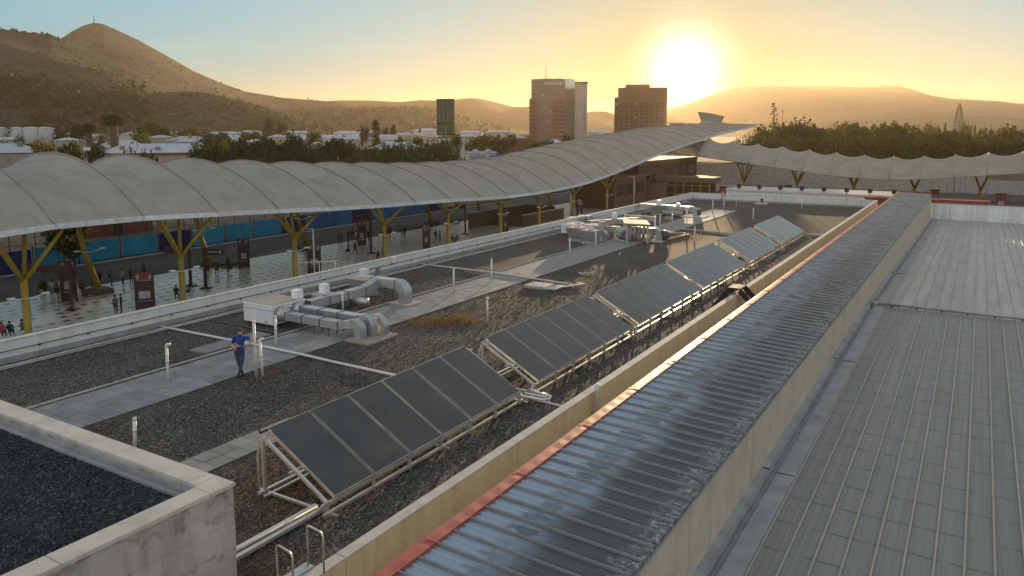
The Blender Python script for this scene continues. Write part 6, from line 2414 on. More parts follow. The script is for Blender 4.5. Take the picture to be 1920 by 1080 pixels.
def hills():
    hill('mountain', [(-700, 150), (-400, 120), (-200, 105), (0, 90), (127, 72), (150, 57), (172, 47), (190, 42.5), (205, 44), (232, 56), (270, 75), (320, 104), (370, 134), (420, 156), (462, 171), (530, 182), (580, 186), (640, 190), (700, 205), (760, 228), (800, 247)], 2200, 1200, 'hill', 1, 0.85, npx=300)
    hill('hill', [(-900, 90), (-500, 60), (-250, 45), (-90, 48), (0, 51), (40, 55), (75, 60), (110, 64), (134, 73), (165, 86), (200, 100), (235, 114), (268, 133), (300, 157), (330, 175), (370, 200), (420, 225), (470, 246)], 1500, 760, 'hill_near', 2, 0.8, npx=300)
    hill('hill', [(60, 246), (140, 222), (200, 198), (260, 181), (320, 171), (380, 171), (430, 181), (480, 194), (530, 206), (570, 219), (610, 236), (650, 247)], 1080, 780, 'hill_near', 3, npx=220)
    hill('hill', [(420, 246), (500, 222), (560, 206), (610, 200), (660, 200), (760, 197.5), (810, 201), (860, 214), (910, 230), (960, 240), (1000, 247)], 1750, 1080, 'hill', 4, npx=220)
    hill('hill', [(540, 210), (590, 190), (640, 187), (700, 187), (750, 190), (790, 186), (820, 187), (850, 186), (880, 183), (900, 184), (930, 191), (960, 199), (985, 200), (1010, 196), (1040, 200), (1080, 214), (1110, 208), (1135, 208), (1165, 216), (1200, 220), (1260, 216), (1290, 222), (1340, 236), (1400, 246)], 3000, 1900, 'hill', 5, 0.8, npx=260)
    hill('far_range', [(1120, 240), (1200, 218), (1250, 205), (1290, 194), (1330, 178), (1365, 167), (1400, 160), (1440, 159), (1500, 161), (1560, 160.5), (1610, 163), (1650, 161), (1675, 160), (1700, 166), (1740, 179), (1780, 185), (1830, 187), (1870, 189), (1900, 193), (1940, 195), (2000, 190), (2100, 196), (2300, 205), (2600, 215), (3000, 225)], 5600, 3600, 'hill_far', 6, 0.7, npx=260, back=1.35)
    hill('hill', [(1380, 246), (1400, 231), (1412, 226), (1425, 228), (1440, 236), (1460, 246)], 2300, 1700, 'hill', 7, npx=60, nr=12)


def scrub():
    """shrubs scattered over the two near hills and denser woods in their folds"""
    b = MB()
    rs = random.Random(5)

    def clump(p, s, n):
        for _ in range(n):
            c = Vector(p) + Vector((rs.gauss(0, s * .35), rs.gauss(0, s * .35), abs(rs.gauss(s * .3, s * .3))))
            u = Vector((rs.gauss(0, 1), rs.gauss(0, 1), rs.gauss(0, 1))).normalized()
            w = u.orthogonal().normalized()
            v = u.cross(w)
            q = s * rs.uniform(.3, .6)
            b.add([c - w * q - v * q * .7, c + w * q - v * q * .7, c + w * q * .8 + v * q * .7, c - w * q * .8 + v * q * .7], [(0, 1, 2, 3)])
    fn, Df, Dc, _, _ = HILLS['hill3']
    for _ in range(1500):
        px, t = rs.uniform(120, 630), rs.random() ** 0.7
        p = fn(px, Df + (Dc - Df) * t)
        if p[2] > GZ + 0.4 and mnoise.noise(Vector((p[0] * .012, p[1] * .012, 0))) > -0.25:
            clump(p, rs.uniform(1.0, 2.6), 5)
    fn, Df, Dc, _, _ = HILLS['hill2']
    for _ in range(800):
        px, t = rs.uniform(-120, 420), rs.random()
        p = fn(px, Df + (Dc - Df) * t)
        if p[2] > GZ + 0.4 and mnoise.noise(Vector((p[0] * .008, p[1] * .008, 4))) > -0.15:
            clump(p, rs.uniform(1.3, 3.2), 5)
    for _ in range(60):       # tree dots along the ridge
        px = rs.uniform(-60, 135)
        clump(fn(px, Dc * rs.uniform(.97, 1.0)), rs.uniform(2, 5), 5)
    # wood in the fold between the two hills
    for _ in range(1100):
        px = rs.uniform(60, 335)
        t = 0.16 + 0.34 * ((px - 60) / 275) + rs.gauss(0, 0.10)
        if 0.02 < t < 0.75:
            clump(fn(px, Df + (Dc - Df) * t), rs.uniform(3, 5.5), 7)
    for _ in range(420):
        px = rs.uniform(-60, 90)
        t = 0.30 + rs.gauss(0, 0.07)
        if 0.02 < t < 0.75:
            clump(fn(px, Df + (Dc - Df) * t), rs.uniform(3, 5.5), 7)
    fn, Df, Dc, _, _ = HILLS['hill4']
    for _ in range(900):
        px, t = rs.uniform(480, 960), rs.random()
        p = fn(px, Df + (Dc - Df) * t)
        clump(p, rs.uniform(2.5, 5), 5)
    fn, Df, Dc, _, _ = HILLS['mountain1']
    for _ in range(500):
        px, t = rs.uniform(100, 720), rs.random()
        p = fn(px, Df + (Dc - Df) * t)
        if p[2] > GZ + 2:
            clump(p, rs.uniform(2.5, 5), 3)
    tag(b.build('hillside_scrub', M['scrub']), 'dark shrubs and small woods scattered over the dry hillsides', kind='stuff')
    # distant tree belt on the plain
    b2 = b
    b = MB()

    def clump2(p, s, n):
        for _ in range(n):
            c = Vector(p) + Vector((rs.gauss(0, s * .4), rs.gauss(0, s * .4), s * (0.2 + rs.random() * .75)))
            u = Vector((rs.gauss(0, 1), rs.gauss(0, 1), rs.gauss(0, 1))).normalized()
            w = u.orthogonal().normalized()
            v = u.cross(w)
            q = s * rs.uniform(.18, .36)
            b.add([c - w * q - v * q * .7, c + w * q - v * q * .7, c + w * q * .8 + v * q * .7, c - w * q * .8 + v * q * .7], [(0, 1, 2, 3)])
    for _ in range(2300):
        px = rs.uniform(-150, 1300)
        D = 560 + (220 if px < 660 else 1300) * rs.random() ** 1.3
        h = hdir(px)
        clump2((h.x * D, h.y * D, GZ - .4), rs.uniform(5, 11) * (1.0 if D > 700 else .75), 9)
    tag(b.build('far_woods', M['leaf_dark']), 'belt of distant trees across the plain below the hills', kind='stuff')


# ---------------------------------------------------------------- trees
def crown_mesh(name, mat, kind, seed, n=850):
    rs = random.Random(seed)
    b = MB()

    def card(c, out, q):
        u = (Vector(out) + Vector((rs.gauss(0, .6), rs.gauss(0, .6), rs.gauss(0, .6)))).normalized()
        w = u.orthogonal().normalized()
        w.rotate(Matrix.Rotation(rs.uniform(0, 6.28), 3, u))
        v = u.cross(w)
        a, c2 = q, q * rs.uniform(.45, .8)
        b.add([c - w * a, c - v * c2 * .9 + u * q * .15, c + w * a, c + v * c2], [(0, 1, 2, 3)])
    lobes = []
    if kind == 'round':
        for _ in range(11):
            a, rr = rs.uniform(0, 6.28), rs.uniform(0.05, 0.27)
            z = rs.uniform(0.36, 0.84)
            lobes.append((Vector((rr * math.cos(a), rr * math.sin(a), z)), rs.uniform(0.12, 0.20)))
        lobes.append((Vector((0, 0, 0.62)), 0.25))
    elif kind == 'bush':
        for _ in range(12):
            a, rr = rs.uniform(0, 6.28), rs.uniform(0.05, 0.38)
            lobes.append((Vector((rr * math.cos(a), rr * math.sin(a), rs.uniform(0.18, 0.70))), rs.uniform(0.16, 0.26)))
    elif kind == 'poplar':
        for k in range(12):
            z = 0.16 + 0.78 * k / 11
            lobes.append((Vector((rs.uniform(-.04, .04), rs.uniform(-.04, .04), z)), 0.115 * (1 - 0.55 * abs(z - .45) / .55)))
    elif kind == 'conifer':
        for k in range(14):
            z = 0.14 + 0.84 * k / 13
            lobes.append((Vector((rs.uniform(-.03, .03), rs.uniform(-.03, .03), z)), 0.03 + 0.17 * (1 - z)))
    per = n // len(lobes)
    for c, r in lobes:
        for _ in range(per):
            d = Vector((rs.gauss(0, 1), rs.gauss(0, 1), rs.gauss(0, 1) * .9)).normalized()
            rad = r * rs.uniform(0.45, 1.08) if rs.random() > 0.1 else r * rs.uniform(1.05, 1.3)
            card(c + d * rad, d, rs.uniform(.018, .040) * (1.35 if kind != 'poplar' else 0.8))
    v = np.array(b.v)
    lo, hi = np.percentile(v[:, 2], 0.5), np.percentile(v[:, 2], 99.7)
    rad = np.percentile(np.hypot(v[:, 0], v[:, 1]), 94)
    z0 = min(lo, 0.30)
    v[:, 2] = z0 + (v[:, 2] - lo) * (1.0 - z0) / (hi - lo)
    v[:, :2] *= 0.5 / rad
    b.v = [tuple(p) for p in v]
    return b.mesh(name, M[mat])


def trunk_mesh(name, kind, seed):
    rs = random.Random(seed)
    b = MB()
    if kind in ('round', 'bush'):
        b.tube([(0, 0, 0), (0.006, 0.0, 0.2), (0.0, 0.01, 0.42), (0.01, 0.0, 0.62)], [0.030, 0.022, 0.017, 0.008], 7)
        for _ in range(6):
            a, z = rs.uniform(0, 6.28), rs.uniform(.26, .45)
            b.tube([(0, 0, z), (0.1 * math.cos(a), 0.1 * math.sin(a), z + .1), (0.2 * math.cos(a), 0.2 * math.sin(a), z + .26)], [0.011, 0.008, 0.003], 5)
    else:
        b.tube([(0, 0, 0), (0, 0, 0.5), (0, 0, 0.97)], [0.018, 0.012, 0.003], 6)
    return b.mesh(name, M['bark'])


TREE = {}


def tree_proto(kind, mat, seed):
    k = (kind, mat, seed)
    if k not in TREE:
        TREE[k] = (crown_mesh('crown', mat, kind, seed), trunk_mesh('trunk', kind, seed))
    return TREE[k]


NAMES = {'round': 'broadleaf_tree', 'bush': 'large_bush', 'poplar': 'poplar_tree', 'conifer': 'conifer_tree'}


def tree(px, ytop, wpx, D, kind, mat, label, group=None, seed=None, zb=GZ - 0.4):
    h = hdir(px)
    top = bearing(px, ytop, D).z
    H = max(1.5, top - zb)
    seed = seed if seed is not None else RNG.randrange(3)
    cm, tm = tree_proto(kind, mat, seed)
    t = thing(NAMES[kind], label, 'bush' if kind == 'bush' else 'tree', (h.x * D, h.y * D, zb), RNG.uniform(0, 6.28), group)
    w = wpx * D / 1454.0
    t.scale = (w, w, H)
    link('crown', cm, t)
    link('trunk', tm, t)
    return t


def trees():
    T = tree
    # trees with a face of their own, left to right
    T(3, 262, 22, 380, 'bush', 'leaf_dark', 'dark bush at the left picture edge beside the pale roofed house')
    T(22, 231, 26, 640, 'round', 'leaf_dark', 'dark round tree behind the leftmost white tank')
    T(58, 229, 20, 660, 'round', 'leaf_dark', 'dark tree rising above the gap between the white tanks')
    T(90, 228, 24, 680, 'round', 'leaf', 'light green tree above the right hand white tanks')
    T(112, 236, 34, 640, 'round', 'leaf_dark', 'dark tree right behind the white tanks')
    T(34, 253, 20, 400, 'round', 'leaf_dark', 'small dark tree in front of the white tanks')
    T(80, 261, 44, 270, 'round', 'leaf_dry', 'brownish tree between the pale roofed house and the street lamp')
    T(106, 276, 40, 235, 'bush', 'leaf_dark', 'dark low bush left of the street lamp')
    T(119, 284, 18, 215, 'bush', 'leaf', 'small bright bush touching the canopy left of the street lamp')
    T(136, 265, 40, 240, 'round', 'leaf', 'green tree right behind the curved street lamp')
    T(142, 228, 34, 520, 'round', 'leaf_dark', 'large dark tree left of the tall palm')
    T(179, 265, 30, 300, 'round', 'leaf_dark', 'dark tree between the lamp sign and the palm trunk')
    T(195, 247, 26, 560, 'bush', 'leaf', 'clipped green tree left of the palm trunk')
    T(250, 275, 48, 190, 'bush', 'leaf_dry', 'bright yellow green bush peeking over the canopy')
    T(277, 281, 42, 185, 'bush', 'leaf', 'bright green bush right beside the yellow green one over the canopy')
    T(262, 244, 42, 470, 'bush', 'leaf', 'rounded green bush in front of the long white wall')
    T(287, 220, 26, 620, 'round', 'leaf', 'tall pale green tree above the long white wall')
    T(270, 230, 26, 640, 'round', 'leaf_dark', 'darker tree left of the tall pale green one')
    T(312, 233, 26, 620, 'round', 'leaf', 'pale green tree right of the tall pale one')
    T(341, 238, 26, 560, 'round', 'leaf', 'light green round tree left of the row of white roofs')
    T(366, 237, 28, 600, 'round', 'leaf_dry', 'brown tinged round tree behind the row of white roofs')
    T(402, 244, 46, 420, 'round', 'leaf_dark', 'dark tree in the middle of the white roofs')
    T(415, 264, 36, 260, 'round', 'leaf', 'olive tree beside the green fascia house')
    T(392, 281, 44, 200, 'bush', 'leaf_dark', 'dark bush in front of the red fascia house end')
    T(437, 289, 44, 190, 'bush', 'leaf_dark', 'low dark bush in front of the green fascia house')
    T(468, 243, 34, 520, 'round', 'leaf', 'green tree with a yellow side above the green fascia house')
    T(504, 222, 30, 700, 'conifer', 'leaf_dark', 'tall feathery dark tree at the foot of the low hill')
    T(528, 229, 26, 690, 'round', 'leaf_dark', 'bushy dark tree right of the tall feathery one')
    T(503, 258, 56, 230, 'round', 'leaf_dark', 'big dark tree right of the green fascia house')
    T(550, 246, 42, 250, 'round', 'leaf_dark', 'tall dark tree left of the single round tree')
    T(588, 242, 30, 420, 'round', 'leaf', 'single round tree standing out against the grey roofs')
    T(585, 276, 40, 210, 'bush', 'leaf_dark', 'dark bush below the single round tree')
    T(628, 262, 50, 220, 'round', 'leaf_dark', 'dark tree left of the black slim cypress')
    T(655, 262, 10, 230, 'poplar', 'leaf_dark', 'slim black cypress left of the tall poplar')
    T(704, 226, 24, 330, 'poplar', 'leaf_dry', 'tall yellow green poplar left of the billboard')
    T(684, 233, 18, 520, 'round', 'leaf_dark', 'dark tree behind the tall poplar on its left')
    T(722, 238, 14, 560, 'round', 'leaf_dark', 'small dark tree right of the tall poplar')
    T(737, 234, 20, 560, 'conifer', 'leaf_dark', 'dark pointed tree right of the tall poplar')
    T(749, 254, 18, 430, 'round', 'leaf', 'small green tree beside the white gable house')
    T(779, 256, 20, 420, 'round', 'leaf_dark', 'small dark tree behind the yellow fascia house')
    T(788, 240, 8, 800, 'poplar', 'leaf_dark', 'lone slim tree in front of the far white warehouse')
    T(827, 262, 48, 230, 'round', 'leaf_dark', 'dark tree around the billboard foot')
    T(855, 249, 20, 420, 'round', 'leaf', 'green tree peeking out behind the billboard foot')
    T(905, 252, 44, 520, 'round', 'leaf', 'yellow green tree behind the white industrial roof')
    T(940, 252, 36, 330, 'round', 'leaf_dark', 'dark tree right of the white industrial roof')
    T(963, 250, 18, 560, 'round', 'leaf_dark', 'small round tree left of the glass tower')
    T(1003, 264, 44, 320, 'round', 'leaf', 'olive tree at the foot of the glass tower')
    T(1030, 262, 28, 330, 'round', 'leaf_dark', 'dark tree at the middle of the glass tower foot')
    T(1066, 252, 34, 420, 'round', 'leaf_dark', 'dark tree at the right corner of the glass tower foot')
    # hedge of dark trees right behind the canopy
    for k, px in enumerate((470, 492, 530, 566, 612, 648, 676, 700, 724, 752, 776, 800, 846)):
        T(px, RNG.uniform(275, 290), RNG.uniform(40, 54), RNG.uniform(165, 200), 'bush', 'leaf_dark', ORD[k] + ' dark tree from the left in the hedge line behind the big canopy', 'dark trees in a line behind the canopy')
    for k in range(26):
        px = 380 + k * 18.5
        T(px, RNG.uniform(257, 276), RNG.uniform(34, 58), RNG.uniform(215, 300), RNG.choice(['round', 'bush']), RNG.choice(['leaf_dark', 'leaf_dark', 'leaf']), ORD[k] + ' tree from the left in the thicket between canopy and houses', 'trees of the thicket behind the canopy')
    # the wood at right, front and back rows
    prof = [(1432, 238), (1445, 236), (1465, 229), (1482, 226), (1500, 225), (1516, 231), (1528, 241), (1545, 238), (1565, 232), (1585, 229), (1600, 230), (1618, 236), (1640, 231), (1662, 229), (1685, 233), (1706, 238), (1730, 249), (1752, 247), (1776, 244), (1800, 241), (1826, 247), (1850, 245), (1876, 240), (1896, 236), (1916, 238), (1940, 240), (1965, 238), (1990, 242)]
    for k, (px, yt) in enumerate(prof):
        mt = 'leaf_dark' if px < 1520 else RNG.choice(['leaf', 'leaf', 'leaf_dry'])
        T(px, yt, RNG.uniform(44, 58), RNG.uniform(285, 320), 'round', mt, ORD[k] + ' tall tree from the left in the back row of the wood at right', 'trees of the wood at right, back row')
    for k in range(26):
        px = 1418 + k * 22.5
        T(px, RNG.uniform(252, 262), RNG.uniform(48, 62), RNG.uniform(245, 262), 'bush', RNG.choice(['leaf_dark', 'leaf', 'leaf']), ORD[k] + ' lower tree from the left in the front row of the wood at right', 'trees of the wood at right, front row', zb=GZ + 2.2)
    for px, yt, w, l in ((1392, 254, 26, 'hazy low tree under the pointed canopy end, leftmost of three'), (1410, 249, 26, 'hazy low tree under the pointed canopy end, middle of three'), (1428, 243, 28, 'hazy low tree right of the pointed canopy end')):
        T(px, yt, w, 345, 'bush', 'leaf', l)
    for px, yt, w, k, l in ((1742, 230, 24, 'round', 'hazy spreading tree beyond the wood left of the pylon'), (1757, 236, 16, 'round', 'small hazy tree beside the spreading hazy tree'), (1772, 231, 8, 'conifer', 'hazy slim tree left of the pylon'),
                            (1811, 228, 14, 'round', 'hazy tall tree right of the pylon'), (1828, 236, 7, 'conifer', 'hazy slim conifer right of the pylon'), (1842, 238, 12, 'round', 'hazy small round tree farther right of the pylon'), (1860, 238, 8, 'round', 'rightmost hazy small tree beyond the wood'),
                            (1697, 231, 14, 'conifer', 'hazy dark conifer left of two at the dip of the wood'), (1713, 235, 12, 'conifer', 'hazy dark conifer right of two at the dip of the wood')):
        T(px, yt, w, 620, k, 'leaf_dark', l)
    # sparse dead looking conifer standing clear of the wood
    h = hdir(1450)
    D = 300
    H = bearing(1450, 190, D).z - GZ
    t = thing('bare_conifer', 'tall sparse half bare conifer standing clear left of the wood', 'tree', (h.x * D, h.y * D, GZ))
    b = MB()
    b.tube([(0, 0, 0), (0.1, 0, H * .5), (0, 0.1, H)], [0.28, 0.2, 0.03], 6)
    b.tube([(0.1, 0, H * .55), (.9, .5, H * .72), (.8, .4, H * .86)], [0.12, 0.09, 0.03], 5)
    b.build('trunk', M['bark'], t)
    b = MB()
    rs = random.Random(4)
    for k in range(46):
        z = H * (0.42 + 0.56 * k / 46)
        a = rs.uniform(0, 6.28)
        L = rs.uniform(.5, 1.9) * (1.15 - (z / H - .42))
        e = Vector((L * math.cos(a), L * math.sin(a), z + rs.uniform(-.2, .5)))
        b.tube([(0, 0, z), tuple(e)], [0.05, 0.02], 4)
        for _ in range(10):
            c = Vector((0, 0, z)).lerp(e, rs.uniform(.35, 1.05)) + Vector((rs.gauss(0, .1), rs.gauss(0, .1), rs.gauss(0, .12)))
            u = Vector((rs.gauss(0, 1), rs.gauss(0, 1), rs.gauss(0, 1))).normalized()
            w = u.orthogonal() * 0.16
            v = u.cross(w)
            b.add([c - w, c - v, c + w, c + v], [(0, 1, 2, 3)])
    b.build('crown', M['leaf_dark'], t)
    # palms
    for (px, yt, yb, wpx, D, lab) in ((213, 214.5, 290, 36, 430, 'tall shaggy palm with a thick trunk above the red fascia house'), (166, 232, 285, 26, 450, 'shorter yellowed palm left of the tall shaggy palm'), (455, 262, 285, 16, 380, 'small yellow palm by the green fascia house')):
        h = hdir(px)
        top = bearing(px, yt, D).z
        H = top - GZ
        s = wpx * D / 1454 / 2
        t = thing('palm_tree', lab, 'palm tree', (h.x * D, h.y * D, GZ), 0, 'palms among the houses')
        b = MB()
        rs = random.Random(int(px))
        tr = s * 0.40
        b.tube([(0, 0, 0), (0.1, 0, H * .3), (0.2, 0, H * .55), (0, 0, H * .80)], [tr * .85, tr * .8, tr * 1.0, tr * .7], 9)
        for k in range(260):
            a, z = rs.uniform(0, 6.28), rs.uniform(.12, .80) * H
            rr = tr * rs.uniform(.95, 1.2)
            c = Vector((rr * math.cos(a), rr * math.sin(a), z))
            b.add([c, c + Vector((.2 * math.cos(a), .2 * math.sin(a), -.9)), c + Vector((-.3 * math.sin(a), .3 * math.cos(a), -.2))], [(0, 1, 2)])
        b.build('trunk', M['palm_bark'], t)
        b = MB()
        for k in range(110):
            a = rs.uniform(0, 6.28)
            el = rs.uniform(-.9, 1.35)
            L = s * rs.uniform(.85, 1.1)
            pts = []
            for q in range(6):
                f = q / 5
                ee = el - f * f * 1.3
                pts.append(Vector((math.cos(a) * L * f * math.cos(ee * .7), math.sin(a) * L * f * math.cos(ee * .7), H * .84 + L * .55 * math.sin(ee) * f ** .8 + s * .3)))
            sd = Vector((-math.sin(a), math.cos(a), 0)) * (s * .15)
            for q in range(5):
                wv = sd * (1.2 - .2 * q)
                dr = Vector((0, 0, -s * .10))
                b.add([pts[q], pts[q] + wv + dr, pts[q + 1] + wv * .7 + dr, pts[q + 1]], [(0, 1, 2, 3)])
                b.add([pts[q], pts[q + 1], pts[q + 1] - wv * .7 + dr, pts[q] - wv + dr], [(0, 1, 2, 3)])
        for k in range(900):
            d = Vector((rs.gauss(0, 1), rs.gauss(0, 1), rs.gauss(0, 1))).normalized()
            if d.z < -0.55:
                d.z *= -1
            r = s * rs.uniform(.55, 1.0)
            c = Vector((d.x * r, d.y * r, H * .86 + d.z * r * .72))
            e = (d + Vector((0, 0, -.5))).normalized()
            w = e.cross(Vector((rs.gauss(0, 1), rs.gauss(0, 1), rs.gauss(0, 1)))).normalized() * (s * .035)
            b.add([c - e * s * .16 - w * .3, c - e * s * .16 + w * .3, c + w, c + e * s * .2, c - w], [(0, 1, 2, 3, 4)])
        b.build('crown', M['palm_leaf'], t)
    # little tree on the plaza edge
    t = thing('plaza_tree', 'small clipped tree on the far kerb beneath the canopy at left', 'tree', (-90.5, 48.5, GZ))
    cm, tm = tree_proto('round', 'leaf', 1)
    t.scale = (5.2, 5.2, 6.0)
    link('crown', cm, t)
    link('trunk', tm, t)


# ---------------------------------------------------------------- houses
def house(px0, px1, y_eave, y_ridge, D, depth, wall, label, fascia=None, coolers=0, y_base=None, hip=True, win=5, skew=0.0, flat=False, roof='roof_white', group=None):
    pc = (px0 + px1) / 2
    h = hdir(pc)
    rz = math.atan2(-h.x, h.y) + skew
    W = (px1 - px0) * D / 1454.0
    ze = bearing(pc, y_eave, D).z - GZ + 0.4
    ze = max(2.6, ze)
    t = thing('low_house', label, 'house', (h.x * D, h.y * D, GZ - 0.4), rz, group)
    box_obj('wall', (-W / 2 + .4, W / 2 - .4, 0, depth, 0, ze - .3), M[wall], t)
    if flat:
        box_obj('roof', (-W / 2, W / 2, -.3, depth + .3, ze - .29, ze + 0.1), M[roof], t)
    else:
        Dr = D + depth / 2
        zr = max(ze + 0.8, bearing(pc, y_ridge, Dr).z - GZ + 0.4)
        b = MB()
        k = depth * .5 if hip else 0.0
        k = min(k, W * .4)
        vs = [(-W / 2, -.5, ze), (W / 2, -.5, ze), (W / 2, depth + .5, ze), (-W / 2, depth + .5, ze), (-W / 2 + k, depth / 2, zr), (W / 2 - k, depth / 2, zr)]
        b.add(vs, [(0, 1, 5, 4), (1, 2, 5), (2, 3, 4, 5), (3, 0, 4), (0, 3, 2, 1)])
        ro = b.build('roof', M[roof], t)
        for c in range(coolers):
            x = -W / 2 + W * (c + 0.7) / (coolers + 0.4) + RNG.uniform(-1, 1)
            f = RNG.uniform(.25, .8)
            z = ze + (zr - ze) * f
            q = MB()
            q.bbox(x - .9, x + .9, depth / 2 * f - .8, depth / 2 * f + .8, z - .3, z + 1.5, .1)
            q.box(x - .5, x + .5, depth / 2 * f - .4, depth / 2 * f + .4, z + 1.51, z + 1.7)
            q.build('roof_cooler', M['cooler'], ro)
        for (a, c) in ((0, 4), (1, 5), (4, 5)):
            q = MB()
            q.cyl(Vector(vs[a]) + Vector((0, 0, .06)), Vector(vs[c]) + Vector((0, 0, .06)), .14, n=6)
            q.build('ridge_cap', M['sign_white'], ro)
    if fascia:
        box_obj('fascia', (-W / 2 - .05, W / 2 + .05, -.75, -.52, ze - .85, ze + .12), M[fascia], t)
    for k in range(win):
        x = -W / 2 + W * (k + .5) / win
        box_obj('window', (x - W / win * .27, x + W / win * .27, -.06, -.003, 1.0, min(2.4, ze - 1.0)), M['dark_win'], t)
    return t


def town():
    house(-40, 62, 287, 270, 330, 14, 'wall_pale', 'pale blue hipped roof house at the far left', coolers=2, skew=.1)
    house(112, 172, 268, 257, 520, 14, 'wall_pale', 'white roofed house behind the curved street lamp', coolers=1)
    house(187, 266, 277, 263, 440, 14, 'wall_green', 'pale roofed house with grey green walls around the palm trunk', 'wall_green', 2)
    house(204, 392, 287, 270, 395, 20, 'wall_pale', 'wide pale roofed house with a dark red fascia', 'fascia_red', 3, win=12)
    house(395, 476, 284, 272, 380, 14, 'wall_pale', 'pale roofed house with a grey green fascia', 'fascia_green', 1, win=6)
    house(224, 322, 254, 248, 700, 12, 'wall_white', 'long white walled building behind the tall palm', win=0, flat=True)
    house(318, 396, 263, 256, 500, 14, 'wall_pale', 'white roofed row house behind the red fascia house', coolers=3)
    house(395, 480, 262, 255, 520, 14, 'wall_pale', 'white roofed row house behind the green fascia house', coolers=2)
    house(520, 640, 262, 253, 620, 16, 'wall_pale', 'long grey white roof behind the single round tree', coolers=2, win=8)
    house(575, 612, 279, 267, 330, 10, 'wall_pale', 'small pale blue roof between the dark trees', coolers=1, win=2)
    house(620, 700, 261, 253, 560, 14, 'wall_pale', 'pale roof left of the tall poplar', coolers=2, win=4)
    house(712, 744, 262, 253, 480, 12, 'wall_white', 'white gable house right of the tall poplar', hip=False, win=2)
    house(688, 800, 280, 268, 300, 14, 'wall_red', 'pale hipped roof house with a yellow fascia and red walls', 'fascia_yellow', 2, win=5)
    house(802, 872, 261, 259, 420, 14, 'wall_white', 'plain white block at the billboard foot', win=0, flat=True, roof='wall_white')
    house(770, 832, 245, 241, 1000, 30, 'wall_white', 'far white warehouse left of the billboard', win=0)
    house(720, 800, 254, 249, 640, 14, 'wall_pale', 'long grey roof behind the yellow fascia house', win=4)
    house(950, 988, 259, 254, 560, 12, 'wall_red', 'brown house with a pale roof left of the glass tower', win=2)
    house(858, 905, 256, 252, 640, 14, 'wall_pale', 'low pale roof right of the billboard', win=2)
    house(1025, 1058, 268, 262, 430, 10, 'wall_pale', 'pale house before the glass tower foot', win=2)
    house(1122, 1139, 241, 238, 900, 14, 'tower_glass_pale', 'small pale block between the two towers', win=0, flat=True)
    house(1255, 1284, 231, 229, 760, 20, 'tower_brown', 'flat hazy block right of the brown tower', win=0, flat=True)
    # white works with rooftop machines, in front of it a grey yard wall
    t = house(872, 932, 287, 279, 330, 20, 'wall_white', 'white industrial building with round machines on its roof', win=0, flat=True)
    for k, x in enumerate((-2.5, 3.0)):
        b = MB()
        b.lathe([(0.05, 0), (1.3, 0.02), (1.35, 1.2), (0.9, 1.7), (0.05, 1.8)], (x, 5, (t.children[1].data.vertices[4].co.z)), 14)
        b.build('roof_machine', M['tank'], t, True)
    house(880, 912, 291, 288, 318, 3, 'membrane_strip', 'grey yard building in front of the white industrial one', win=0, flat=True, roof='membrane_strip')
    far = [(20, 252, 900, 60), (105, 251, 820, 50), (150, 252, 760, 40), (345, 250, 760, 50), (420, 251, 800, 60), (495, 252, 760, 40), (560, 250, 900, 60), (650, 250, 820, 50), (690, 249, 900, 40), (880, 249, 950, 50), (935, 248, 1100, 50), (1120, 247, 1000, 40), (470, 249, 1000, 50), (250, 252, 640, 40)]
    far += [(12, 262, 480, 44), (128, 263, 470, 40), (182, 256, 640, 36), (305, 258, 560, 40), (352, 266, 440, 34), (438, 257, 600, 50), (480, 266, 400, 40), (520, 257, 560, 36), (604, 258, 520, 40), (668, 256, 600, 44)]
    far.sort()
    for k, (px, ye, D, w) in enumerate(far):
        D = min(D, 720 if px < 640 else 940)
        house(px - w / 2, px + w / 2, ye, ye - 4, D, 14, RNG.choice(['wall_pale', 'wall_white']), ORD[k] + ' distant low pale roofed house from the left among the town trees', win=3, group='distant low houses', skew=RNG.uniform(-.2, .2))
    # white storage tanks
    for k, (px, l) in enumerate(((-2, 'leftmost white storage tank, cut by the picture edge'), (27, 'second white storage tank from the left'), (57, 'third white storage tank from the left'), (85, 'rightmost white storage tank, nearest the trees'))):
        D = 640
        h = hdir(px)
        t = thing('storage_tank', l, 'tank', (h.x * D, h.y * D, GZ), 0, 'white storage tanks')
        r, H = 6.0, bearing(px, 241, D).z - GZ
        b = MB()
        b.lathe([(r, 0), (r, H), (r * .98, H + .15), (r * .5, H + .9), (0.05, H + 1.2)], n=32)
        b.build('shell', M['tank'], t, True)
        b = MB()
        b.lathe([(r + .08, H - .35), (r + .08, H - .02)], n=32)
        b.build('rim', M['wall_pale'], t, True)
        b = MB()
        b.tube([(r * math.cos(a) * 1.03, r * math.sin(a) * 1.03, a * H / 2.2) for a in np.linspace(0.1, 2.1, 10)], .25, 5)
        b.build('stair', M['wall_pale'], t)


# ---------------------------------------------------------------- towers, billboard, masts
def text_mesh(body, size, depth, mat, parent, loc, rot, name='lettering'):
    cu = bpy.data.curves.new(name, 'FONT')
    cu.body = body
    cu.size = size
    cu.extrude = depth
    cu.align_x = 'CENTER'
    ob = bpy.data.objects.new(name + '_tmp', cu)
    COL.objects.link(ob)
    dg = bpy.context.evaluated_depsgraph_get()
    me = bpy.data.meshes.new_from_object(ob.evaluated_get(dg))
    bpy.data.objects.remove(ob)
    me.materials.clear()
    me.materials.append(mat)
    o = link(name, me, parent, loc)
    o.rotation_euler = rot
    return o


